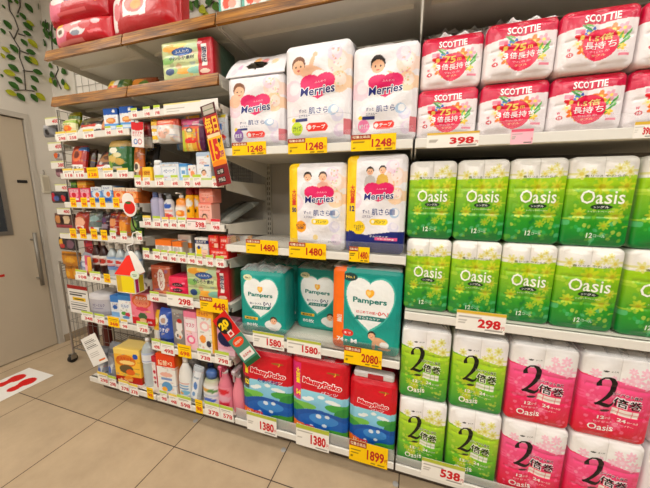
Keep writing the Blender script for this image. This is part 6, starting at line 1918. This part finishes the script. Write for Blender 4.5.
lying_bag('red snack bag with white panels standing beside the two lying red bags', (115, -10, 181, 40), 'WU1', 'b0101e', [('p', [(0, 0.15), (0.14, 0.1), (0.28, 0.95), (0.1, 1)], 'efe8e6'), ('p', [(0.28, 0.35), (0.62, 0.3), (0.66, 0.95), (0.3, 0.95)], 'efe6e4'), ('e', 0.46, 0.6, 0.15, 0.2, 'e07a70'), ('e', 0.48, 0.56, 0.08, 0.1, 'e8a860'), ('e', 0.17, 0.5, 0.06, 0.2, 'd87a80'), ('r', 0.3, 0.82, 0.6, 0.88, 'c82a34')], 1.225, 0.12, 103, group='red snack bags on the top shelf')
carton('green carton with a pale base end standing at the door end behind the red bags', (66, -8, 81, 20), 'WU1', '1f9a4a', [('r', 0, 0, 1, 0.12, 'e6e6de')], Y=1.32, d=0.1, side='dcdcd4', body='box_body')
lying_bag('red bag standing behind the white-panelled red bag', (118, -14, 170, 20), 'WU1', 'a81424', [('e', 0.5, 0.5, 0.3, 0.3, 'c85a60')], 1.40, 0.08, 104, group='red snack bags on the top shelf')
for i, (bx_, lb) in enumerate((((218, -12, 240, 15), 'teal-edged wipes pack lying over the wood strip beside the vine'), ((241, -16, 266, 10), 'teal-edged wipes pack next to the long wood strip'))):
    z = SHELF['WU3']
    x, w_, h_ = span(*bx_, 1.2, z)
    P = ops(Print(w_, h_, 0.005, 'e2e8e4'), [('r', 0, 0, 0.12, 1, '2a9a8a'), ('e', 0.4, 0.4, 0.2, 0.25, 'e0604a'), ('e', 0.7, 0.35, 0.2, 0.2, 'f0b0a0'), ('r', 0.6, 0.6, 1, 0.75, '6ac0b0'), ('r', 0.2, 0.02, 0.9, 0.12, '3aa090')])
    pack_kind('wipes_pack', 'wet wipes', P, 0.12, 'wrapper', 0, r=0.008, mat='film', bulge=lambda s, t: 0.006 * (1 - s ** 4) * (1 - (2 * t - 1) ** 4), side='4aa494', top='cfe0da').place(lb, (x, 1.2, z), (0, 0, 0.02), 'teal-edged wipes packs')
for bx_, c, L, Y, lb, sd in (((105, 77.5, 124, 94), '6a7a34', [('e', 0.3, 0.6, 0.2, 0.25, 'e8c83a'), ('e', 0.65, 0.6, 0.2, 0.2, 'e8e4da'), ('e', 0.5, 0.3, 0.3, 0.2, 'c8602a'), ('r', 0.7, 0.1, 0.9, 0.9, '2a5a30')], 1.26, 'green and yellow snack pouch lying on the lower wood-trimmed shelf', 111),
                             ((127, 75, 150, 92), '8a4a2a', [('e', 0.4, 0.6, 0.3, 0.25, 'd8903a'), ('e', 0.7, 0.5, 0.2, 0.2, '5a7a34')], 1.3, 'brown and orange snack pouch beside the green one on the wood-trimmed shelf', 112)):
    pouch(lb, bx_, 'WL1', c, L, Y=Y, d=0.05, lean=0.4, seed=sd)

# ------------------------------------------------------------------ hangers in front of the shelves
# round red and white card on a stem
x, z = at(130.5, 217, 1.13)
k = Kind('round_wobbler', 'shelf card')
mb = MB()


def disc_card(mb, cx, cz, rx, rz, y, th, col, seg=28):
    V = [(cx + rx * math.cos(2 * PI * i / seg), y, cz + rz * math.sin(2 * PI * i / seg)) for i in range(seg)]
    V += [(a, y + th, c) for a, b, c in V]
    F = [tuple(range(seg))[::-1][::-1], tuple(range(seg, 2 * seg))[::-1]] + [(i, i + seg, (i + 1) % seg + seg, (i + 1) % seg) for i in range(seg)]
    mb.add(V, F, col)


disc_card(mb, 0, 0.05, 0.05, 0.048, 0.0, 0.002, 'efe9e2')
disc_card(mb, -0.008, 0.09, 0.044, 0.042, 0.0003, 0.002, 'efe9e2')
k.part('card', mb.mesh(mat_col('card')))
mb = MB()
disc_card(mb, 0, 0.052, 0.041, 0.036, -0.0012, 0.001, 'cf2a20')
disc_card(mb, -0.004, 0.078, 0.022, 0.007, -0.0022, 0.001, '3a6a34')
k.part('printed_pattern', mb.mesh(mat_col('card')), under='card')
k.part('stem', MB().tube([(0, 0.004, 0.03), (0, 0.012, -0.05), (0, 0.026, -0.075)], 0.004, 8, '2a2622').mesh(mat_col('plastic')))
k.place('round red and white tomato-like card on a dark stem before the orange boxes', (x, 1.13, z), (0, 0, 0))
# house-shaped paper hanger
x, z = at(127, 293, 1.10)
k = Kind('paper_house', 'shop hanger')
W2, HB = 0.066, 0.108
yy0, yy1 = 0.0, 0.06
k.part('wall_box', MB().box(-W2, W2, yy0, yy1, 0, HB, 'e9e6dc').mesh(mat_col('card')))
P = ops(Print(2 * W2 - 0.008, HB - 0.01, 0.003, 'e6d21e'), [('r', 0, 0, 0.28, 1, 'd0b03a')])
V, F = [], []
for j in range(P.ny + 1):
    for i in range(P.nx + 1):
        V.append((-W2 + 0.004 + i / P.nx * P.w, -0.0008, 0.005 + j / P.ny * P.h))
for j in range(P.ny):
    for i in range(P.nx):
        a = j * (P.nx + 1) + i
        F.append((a, a + 1, a + P.nx + 2, a + P.nx + 1))
k.part('front_panel', mesh_from(V, F, mat_col('card'), P.c.reshape(-1, 3)), 'yellow front panel')
for i, (a, b, c) in enumerate(((0.004, 0.022, 'a82a6a'), (0.026, 0.056, 'b8b02a'))):
    k.part('side_stripe', MB().box(W2, W2 + 0.0008, a, b, 0.005, HB - 0.006, c).mesh(mat_col('card')), ('magenta side stripe', 'olive side stripe')[i])
mb = MB()
mb.add([(-W2 - 0.004, -0.004, HB), (W2 + 0.004, -0.004, HB), (W2 - 0.014, 0.03, HB + 0.12), (-W2 + 0.06, 0.03, HB + 0.105), (-W2 - 0.004, 0.064, HB), (W2 + 0.004, 0.064, HB)],
       [(0, 1, 2, 3), (5, 4, 3, 2), (1, 5, 2), (4, 0, 3), (0, 4, 5, 1)], 'd8321f')
mb.add([(W2 + 0.0045, 0.001, HB + 0.002), (W2 + 0.0045, 0.058, HB + 0.002), (W2 - 0.008, 0.03, HB + 0.105)], [(0, 1, 2)], 'e08a1e')
k.part('roof', mb.mesh(mat_col('card')), 'red roof')
mb = MB()
n = 10
V = []
for i in range(n + 1):
    t_ = i / n
    cx_, cz_ = W2 - 0.03 + 0.075 * t_, HB + 0.135 - 0.10 * t_ * t_ - 0.02 * t_
    hw_ = 0.012 + 0.022 * t_
    for yo in (0.014, 0.0155):
        V += [(cx_ - hw_ * 0.9, yo - 0.01 * math.sin(t_ * 2), cz_ - hw_ * 0.4), (cx_ + hw_ * 0.9, yo - 0.01 * math.sin(t_ * 2), cz_ + hw_ * 0.4)]
F = []
for i in range(n):
    a = i * 4
    F += [(a, a + 1, a + 5, a + 4), (a + 3, a + 2, a + 6, a + 7), (a, a + 4, a + 6, a + 2), (a + 1, a + 3, a + 7, a + 5)]
F += [(0, 2, 3, 1), (n * 4, n * 4 + 1, n * 4 + 3, n * 4 + 2)]
k.part('paper_tail', mb.add(V, F, 'efece6').mesh(mat_col('paper')), 'white paper tail')
mb = MB()
disc_card(mb, W2 + 0.012, HB + 0.006, 0.03, 0.024, -0.006, 0.0015, 'dfe9d6')
mb.box(W2 - 0.004, W2 + 0.028, -0.0066, -0.006, HB + 0.006, HB + 0.010, '7a9a6a').box(W2 + 0.0, W2 + 0.024, -0.0066, -0.006, HB - 0.002, HB + 0.002, '7a9a6a')
k.part('round_tag', mb.mesh(mat_col('card')), 'pale green round tag')
hk = [(W2 - 0.035, 0.02, HB + 0.125), (W2 - 0.05, 0.02, HB + 0.15), (W2 - 0.05, 0.022, HB + 0.165), (W2 - 0.02, 0.03, HB + 0.175), (W2 - 0.012, 0.035, HB + 0.19), (W2 - 0.03, 0.04, HB + 0.215), (W2 - 0.028, 0.045, HB + 0.235), (W2 - 0.005, 0.055, HB + 0.243), (W2 + 0.015, 0.059, HB + 0.23)]
k.part('hook', MB().tube(hk, 0.0035, 8, 'efece8').mesh(mat_col('plastic'), True), 'white plastic hook')
k.place('house-shaped paper hanger with red roof and yellow front on a white hook', (x, 1.098, z), (0, 0, 0.06))

# ------------------------------------------------------------------ wire end panel with pegs, wire cart, at the door end
k = Kind('wire_end_panel', 'wire panel')
mb = MB()
for i in range(9):
    mb.tube([(0, 0.03 + i * 0.045, 0), (0, 0.03 + i * 0.045, 1.0)], 0.0018, 5)
for j in range(21):
    mb.tube([(0.0, 0.02, j * 0.05), (0.0, 0.4, j * 0.05)], 0.0018, 5)
k.part('wire_mesh', mb.mesh(M_WIRE))
k.part('panel_frame', MB().tube([(0, 0.02, 0), (0, 0.02, 1.0), (0, 0.4, 1.0), (0, 0.4, 0), (0, 0.02, 0)], 0.004, 8).mesh(M_WIRE))
k.place('grey wire panel closing the door end of the shelf unit, full of pegs', (-2.079, FRONT + 0.01, 0.88))
PEGY = 1.255
pegs = [((45, 117, 60, 125), '400', ((44, 124.5, 56, 137), '7e8086', [('e', 0.45, 0.35, 0.2, 0.25, '1c1c22'), ('r', 0, 0.7, 1, 1, 'a8a8ac')], 'grey pack with a dark spot hanging on the top peg at the door end')),
        ((48, 142, 63, 150.5), '400', ((63, 139, 69, 149.5), 'b4b2a2', [('r', 0, 0.3, 1, 0.6, '8a9a7a'), ('r', 0, 0.85, 1, 1, 'e8e4da')], 'small grey-green pack hanging beside the second peg tag')),
        ((51, 161, 66, 168.5), '380', ((55, 151.5, 63, 160), 'd8d2cc', [('e', 0.4, 0.5, 0.3, 0.35, 'e07030'), ('e', 0.75, 0.5, 0.15, 0.25, '5a5a6a')], 'small white pack with an orange spot above the third peg tag')),
        ((55, 184, 69.5, 191), '400', ((57, 168, 64, 177), 'b08a92', [('r', 0, 0.5, 1, 0.8, '6a4a54')], 'small mauve pack hanging above the fourth peg tag')),
        ((57, 208, 71, 214.5), '400', ((52, 191.5, 67.5, 203), '23232f', [('e', 0.2, 0.5, 0.15, 0.4, 'b0283a'), ('e', 0.45, 0.4, 0.18, 0.25, '5a6a9a'), ('e', 0.85, 0.4, 0.1, 0.3, 'c02a34')], 'dark navy and red pack hanging between the fourth and fifth peg tags')),
        ((60, 233, 70, 238.5), '', ((55.5, 213.5, 74.5, 228), '5a3a34', [('e', 0.25, 0.6, 0.16, 0.3, 'c8905a'), ('e', 0.7, 0.6, 0.18, 0.3, 'd8c0a0'), ('r', 0, 0, 1, 0.2, 'a83a50'), ('e', 0.5, 0.5, 0.1, 0.3, '2a1a1a')], 'brown and pink pack hanging over the lowest peg tag')),
        (None, '', ((59.5, 237.5, 76, 250), '2c2430', [('e', 0.25, 0.6, 0.15, 0.3, 'e0b03a'), ('e', 0.3, 0.35, 0.15, 0.2, 'b83a3a'), ('e', 0.75, 0.5, 0.2, 0.35, '7a5a6a')], 'dark pack with yellow and red spots hanging just under the lowest peg tag'))]
for i, (tb, pr, (gb, c, L, lb)) in enumerate(pegs):
    if tb:
        x, w_, h_ = span(*tb, PEGY)
        z = at((tb[0] + tb[2]) / 2, tb[3], PEGY)[1]
        P = Print(w_, h_, w_ / 26, 'e6e2d8')
        P.rect(0, 0.8, 1, 1, 'cfd09a')
        if pr:
            P.text(pr, 0.68, 0.45, 0.42, 0.5, 'c4343c', 0.03)
        rod = MB().tube([(0, 0.004, h_ * 0.5), (0, 0.012, h_ * 0.5), (-2.079 - x, 0.02, h_ * 0.5)], 0.003, 6)
        flat_card('peg_price_tag', 'price tag', P, f'pale price tag on a peg at the door end, {ORD[i]} from the top', (x, PEGY, z), (0, 0.0, 0), extra=[('peg', rod.mesh(M_WIRE))])
    x, w_, h_ = span(*gb, PEGY + 0.03)
    z = at((gb[0] + gb[2]) / 2, gb[3], PEGY + 0.03)[1]
    P = ops(Print(w_, h_, 0.005, c), L)
    k = Kind('hanging_pack', 'hanging pack')
    me, pos = pouch_mesh(P, 0.03, 120 + i)
    k.part('bag', me)
    k.part('peg_hook', MB().tube([(0, 0.012, h_ - 0.002), (0, 0.014, h_ + 0.006), (-2.079 - x, 0.014, h_ + 0.006)], 0.0025, 6).mesh(M_WIRE))
    k.place(lb, (x, PEGY + 0.03, z))

CX0, CX1, CY0, CY1, CZ0, CZ1 = -2.63, -2.13, 1.39, 1.70, 0.07, 0.86
k = Kind('wire_cart', 'cart')
fr = MB()
for xx in (CX0, CX1):
    for y_ in (CY0, CY1):
        k.part('post', MB().tube([(xx, y_, CZ0), (xx, y_, CZ1)], 0.008, 8).mesh(M_STEEL))
        fr_ = MB().lathe([(0.004, 0.045), (0.03, 0.045), (0.03, 0.05), (0.012, 0.07)], 12, 1, xx, y_, '4a4844')
        wh = MB().tube([(xx - 0.012, y_ - 0.012, 0.032), (xx + 0.012, y_ - 0.012, 0.032)], 0.032, 16, '1a1918')
        k.part('caster', wh.mesh(M_BLACK, True))
        k.part('caster_fork', MB().box(xx - 0.017, xx - 0.013, y_ - 0.03, y_ + 0.01, 0.03, 0.07).box(xx + 0.013, xx + 0.017, y_ - 0.03, y_ + 0.01, 0.03, 0.07).box(xx - 0.017, xx + 0.017, y_ - 0.02, y_ + 0.012, 0.066, 0.071).mesh(M_STEEL))
for z in (0.12, 0.47, 0.84):
    m = MB()
    m.tube([(CX0, CY0, z), (CX1, CY0, z), (CX1, CY1, z), (CX0, CY1, z), (CX0, CY0, z)], 0.005, 6)
    if z < 0.8:
        for i in range(1, 15):
            xx = CX0 + (CX1 - CX0) * i / 15
            m.tube([(xx, CY0, z), (xx, CY1, z)], 0.0018, 5)
    k.part('basket_tier', m.mesh(M_WIRE))
m = MB()
for i in range(1, 9):
    xx = CX0 + (CX1 - CX0) * i / 9
    m.tube([(xx, CY0, 0.12), (xx, CY0, 0.84)], 0.0018, 5)
for j in range(1, 6):
    z = 0.12 + 0.12 * j
    m.tube([(CX0, CY0, z), (CX1, CY0, z)], 0.0016, 5)
k.part('front_grid', m.mesh(M_WIRE))
for xx in (CX0, CX1):
    m = MB()
    for i in range(1, 6):
        y_ = CY0 + (CY1 - CY0) * i / 6
        m.tube([(xx, y_, 0.12), (xx, y_, 0.84)], 0.0018, 5)
    for j in range(1, 6):
        z = 0.12 + 0.12 * j
        m.tube([(xx, CY0, z), (xx, CY1, z)], 0.0016, 5)
    k.part('side_grid', m.mesh(M_WIRE))
k.place('grey wire mesh cart on black casters at the door end of the shelves', (0, 0, 0))
x, w_, h_ = span(69, 286, 88.5, 313, 1.372)
z = at(78.7, 313, 1.372)[1]
P = ops(Print(w_, h_, 0.004, 'eeebe4'), [('r', 0, 0.86, 1, 1, '9c2a24'), ('r', 0.08, 0.72, 0.9, 0.76, '3a3632'), ('r', 0.08, 0.64, 0.7, 0.68, '3a3632'), ('r', 0.2, 0.46, 0.85, 0.58, 'e8c42a'), ('r', 0.3, 0.50, 0.75, 0.53, '4a4020'), ('r', 0.08, 0.36, 0.9, 0.39, '4a4642'), ('r', 0.08, 0.28, 0.9, 0.31, '4a4642'), ('r', 0.08, 0.2, 0.8, 0.23, '4a4642'), ('r', 0.08, 0.12, 0.85, 0.15, '4a4642')])
flat_card('notice_board', 'sign', P, 'white notice with red head and yellow band hung on the wire cart', (x, 1.372, z), (0, 0, 0), extra=[('clip', MB().tube([(-w_ * 0.3, 0.003, h_ - 0.005), (-w_ * 0.3, 0.012, h_ + 0.012), (-w_ * 0.3, 0.022, h_ + 0.004)], 0.003, 6, 'b8b4ac').mesh(mat_col('plastic')))])
for i, (gb, Y, lb) in enumerate((((62.5, 252, 80, 265), 1.36, 'orange-yellow snack pack hung across the top of the wire cart'), ((66.5, 264, 73, 279), 1.37, 'narrow orange-yellow pack hanging on the cart front, nearer the door'), ((73.5, 264.5, 79.5, 279), 1.37, 'narrow orange-yellow pack hanging on the cart front, nearer the bottles'))):
    x, w_, h_ = span(*gb, Y)
    z = at((gb[0] + gb[2]) / 2, gb[3], Y)[1]
    P = ops(Print(w_, h_, 0.006, 'c98a22'), [('r', 0, 0.75, 1, 0.9, '8a5a1c'), ('e', 0.5, 0.4, 0.3, 0.2, 'e0ac3a')])
    k = Kind('snack_pouch', 'pouch')
    me, pos = pouch_mesh(P, 0.025, 130 + i)
    k.part('bag', me)
    k.part('wire_hook', MB().tube([(0, 0.008, h_ - 0.004), (0, 0.012, h_ + 0.006), (0, CY0 - Y - 0.004, h_ + 0.004)], 0.002, 6).mesh(M_WIRE))
    k.place(lb, (x, Y, z), (0, 0, 0), 'orange-yellow packs on the cart')
for i, (px, lb) in enumerate(((101, 'dark red-brown bottle standing in the wire cart, nearer the door'), (108, 'dark red-brown bottle standing in the wire cart, nearer the shelves'))):
    Y = 1.5
    x = min(at(px, 335, Y)[0], -2.2)
    k = Kind('bottle', 'bottle')
    k.part('bottle_body', MB().lathe([(0.034, 0), (0.037, 0.01), (0.037, 0.16), (0.016, 0.22), (0.014, 0.24)], 16, col='5a2018').mesh(mat_col('plastic'), True))
    k.part('cap', MB().lathe([(0.017, 0.24), (0.017, 0.265)], 14, col='b8a89a').mesh(mat_col('plastic'), True))
    k.place(lb, (x - 0.09 * (1 - i), Y, 0.12 + 0.002))

# ------------------------------------------------------------------ wall greenery, grid panel, floor marks
LEAF = [(0, 0), (0.15, 0.22), (0.38, 0.34), (0.64, 0.30), (0.86, 0.15), (1, 0)]


def vine(name, label, strands, leaves, place, n_out):
    """stems and leaves of an artificial vine fixed flat on a wall; place(px, py) gives the spot, n_out the way out of the wall"""
    st, lf = MB(), MB()
    N = Vector(n_out)
    for s_ in strands:
        st.tube([Vector(place(*p)) + N * 0.006 for p in s_], 0.004, 6, '4a4438')
    rr = random.Random(len(leaves))
    for px, py, qx, qy, c in leaves:
        a, b = Vector(place(px, py)), Vector(place(qx, qy))
        d_ = b - a
        ln = d_.length
        u_ = d_.normalized()
        v_ = N.cross(u_).normalized()
        tilt = rr.uniform(0.05, 0.3)
        V = []
        for (t_, w_) in LEAF:
            for sgn in (1, 0, -1):
                V.append(a + u_ * t_ * ln + v_ * sgn * w_ * ln + N * (0.008 + t_ * ln * tilt * (1 - 0.5 * t_) + (0.0 if sgn == 0 else 0.06 * ln * w_ * 4)))
        k0 = len(V)
        V += [p - N * 0.0012 for p in V]
        F = []
        for i in range(len(LEAF) - 1):
            for q in (0, 1):
                A_ = i * 3 + q
                f = (A_, A_ + 1, A_ + 4, A_ + 3)
                F += [f, tuple(j + k0 for j in f[::-1])]
            for q in (0, 2):
                A_ = i * 3 + q
                F.append((A_, A_ + 3, A_ + 3 + k0, A_ + k0))
        lf.add(V, F, c)
    k = Kind('artificial_vine', 'vine')
    k.part('vine_stem', st.mesh(mat_col('card')))
    k.part('leaves', lf.mesh(mat_col('card')))
    return k.place(label, (0, 0, 0))


dk, md, yg = '365f20', '4f7426', 'a8aa2c'
s1 = 100 / 444
pl = lambda px, py: (WX + 0.0, *on_wall(px * s1, py * s1, WX))
pairs = [(25, -5, 55, 12, dk), (108, 12, 142, 60, dk), (85, 55, 112, 92, dk), (70, 75, 80, 70, dk), (14, 88, 46, 134, dk), (2, 125, 18, 155, dk), (112, 92, 150, 118, yg), (98, 98, 142, 138, dk), (98, 140, 136, 160, dk), (90, 172, 118, 208, dk), (120, 172, 162, 218, yg), (42, 195, 74, 240, dk), (2, 208, 42, 236, yg), (25, 252, 68, 258, dk),
         (112, 225, 155, 240, dk), (105, 248, 140, 285, dk), (125, 250, 168, 292, yg), (2, 235, 15, 262, yg), (32, 285, 80, 322, dk), (10, 315, 65, 335, yg), (142, 312, 185, 330, dk), (1, 328, 10, 345, dk), (62, 340, 98, 372, dk), (132, 335, 170, 368, dk), (34, 362, 80, 400, dk), (134, 378, 162, 405, dk), (20, 402, 72, 424, yg), (72, 412, 108, 452, dk), (134, 415, 164, 455, dk), (155, 412, 200, 448, yg), (75, 20, 60, -10, md), (20, 40, 5, 20, dk)]
vine('vine', 'artificial vine with green and yellow leaves trailing above the beige door', [[(35, -20), (40, 45), (62, 80), (80, 130), (60, 175), (85, 215), (85, 255), (105, 310), (112, 400)], [(85, -20), (88, 30), (76, 60)], [(40, 140), (60, 175)], [(112, 400), (60, 402)], [(112, 400), (150, 405)], [(85, 225), (125, 240)], [(100, 315), (145, 318)], [(80, 150), (110, 160)]], pairs, pl, (1, 0, 0))
pl2 = lambda px, py: (lambda q: (q[0], WY, q[1]))(at(px * s1, py * s1, WY))
pairs2 = [(172, 15, 182, 50, dk), (180, 90, 192, 120, md), (198, 95, 210, 130, dk), (215, 100, 222, 135, dk), (205, 125, 205, 155, dk), (212, 138, 230, 178, dk), (228, 138, 238, 170, dk), (192, 178, 212, 208, dk), (248, 170, 262, 205, dk), (236, 172, 246, 190, dk), (238, 88, 256, 105, md), (246, 120, 256, 140, dk), (222, 282, 240, 304, md), (228, 322, 250, 346, dk), (278, 308, 304, 330, dk), (226, 345, 242, 374, yg), (248, 352, 258, 390, dk), (282, 350, 292, 384, dk), (290, 374, 316, 398, yg)]
vine('vine', 'artificial vine hanging on the wall behind the red bags and the grid', [[(232, -20), (236, 80), (232, 160), (236, 230), (262, 310), (250, 340), (275, 396)], [(205, 90), (212, 150)]], pairs2, pl2, (0, -1, 0))
pairs3 = [(176, 4, 186, -10, dk), (180, 2, 184, 8, dk), (186, 6, 180, 14, yg), (190, 2, 194, 12, md), (197, 0, 199, 10, dk), (200, 8, 208, 14, yg), (204, 14, 211, 20, yg), (212, -4, 210, 8, dk), (214, 4, 220, 12, md), (188, 10, 186, 18, dk), (206, 4, 214, 0, dk)]
vine('vine', 'artificial vine sprig on the wall between the red bag and wipes packs', [[(175, -8), (186, 4), (196, 2), (204, 10), (214, 2), (225, 6)]], pairs3, lambda px, py: (lambda q: (q[0], WY, q[1]))(at(px, py, WY)), (0, -1, 0))

xg0, xg1 = at(74.5, 82, WY - 0.03)[0], -2.05
k = Kind('wire_grid_panel', 'wire panel')
m = MB()
for i in range(10):
    xx = (xg1 - xg0) * i / 9
    m.tube([(xx, 0, 0), (xx, 0, 0.75)], 0.0016, 5)
for j in range(9):
    m.tube([(0, 0, j * 0.094), (xg1 - xg0, 0, j * 0.094)], 0.002, 5)
k.part('wire_mesh', m.mesh(M_WHITEWIRE))
k.part('panel_edge', MB().box(-0.02, 0.006, -0.01, 0.012, 0, 0.77, 'd8d4ca').mesh(mat_col('plastic')))
k.part('backing_board', MB().box(0.006, xg1 - xg0, 0.004, 0.022, 0, 0.76, 'ece8e0').mesh(mat_col('card')))
k.place('white board with a wire grid on the wall above the door end of the shelves', (xg0, WY - 0.024, 1.80))

P = Print(0.30, 0.42, 0.004, 'e9e6e0')
sx0, sy0 = -2.865, 0.79


def foot(px, py, ang, s_=1.0):
    a, b = on_floor(px, py)
    u, v = (a - sx0) / 0.30, (b - sy0) / 0.42
    P.ell(u, v, 0.15 * s_, 0.19 * s_, 'c41c1c', 1.0, ang)
    c, sn = math.cos(ang), math.sin(ang)
    return u, v


P.ell(0.70, 0.74, 0.17, 0.115, 'c41c1c')
P.ell(0.72, 0.55, 0.12, 0.075, 'c41c1c')
P.ell(0.71, 0.64, 0.10, 0.1, 'c41c1c')
P.ell(0.27, 0.74, 0.17, 0.115, 'c41c1c')
P.ell(0.25, 0.55, 0.12, 0.075, 'c41c1c')
P.ell(0.26, 0.64, 0.10, 0.1, 'c41c1c')
V, F = [], []
for j in range(P.ny + 1):
    for i in range(P.nx + 1):
        V.append((i / P.nx * P.w, j / P.ny * P.h, 0.0016))
for j in range(P.ny):
    for i in range(P.nx):
        a = j * (P.nx + 1) + i
        F.append((a, a + 1, a + P.nx + 2, a + P.nx + 1))
mb = MB().box(0, P.w, 0, P.h, 0.0, 0.0015, 'e9e6e0')
n = len(mb.V)
mb.V += V
mb.F += [tuple(q + n for q in f) for f in F]
mb.C += [tuple(c) for c in P.c.reshape(-1, 3)]
tag(link('floor_sticker', mb.mesh(mat_col('card')), None, (sx0, sy0, 0.0005)), 'white floor sticker with two red footprints before the door', 'floor sticker')
for i, (px, py) in enumerate(((195.5, 421), (283.5, 450), (395.5, 484))):
    a, b = on_floor(px, py)
    o = link('floor_stud', MB().lathe([(0.014, 0.0), (0.014, 0.0015), (0.012, 0.002)], 16, col='a9a8a6').mesh(mat_col('card')), None, (a, b, 0.0003))
    tag(o, 'small grey round dot on the floor tile seam under the ' + ('spray bottles', '54 red diaper pack', 'narrow red diaper pack')[i], 'floor dot')
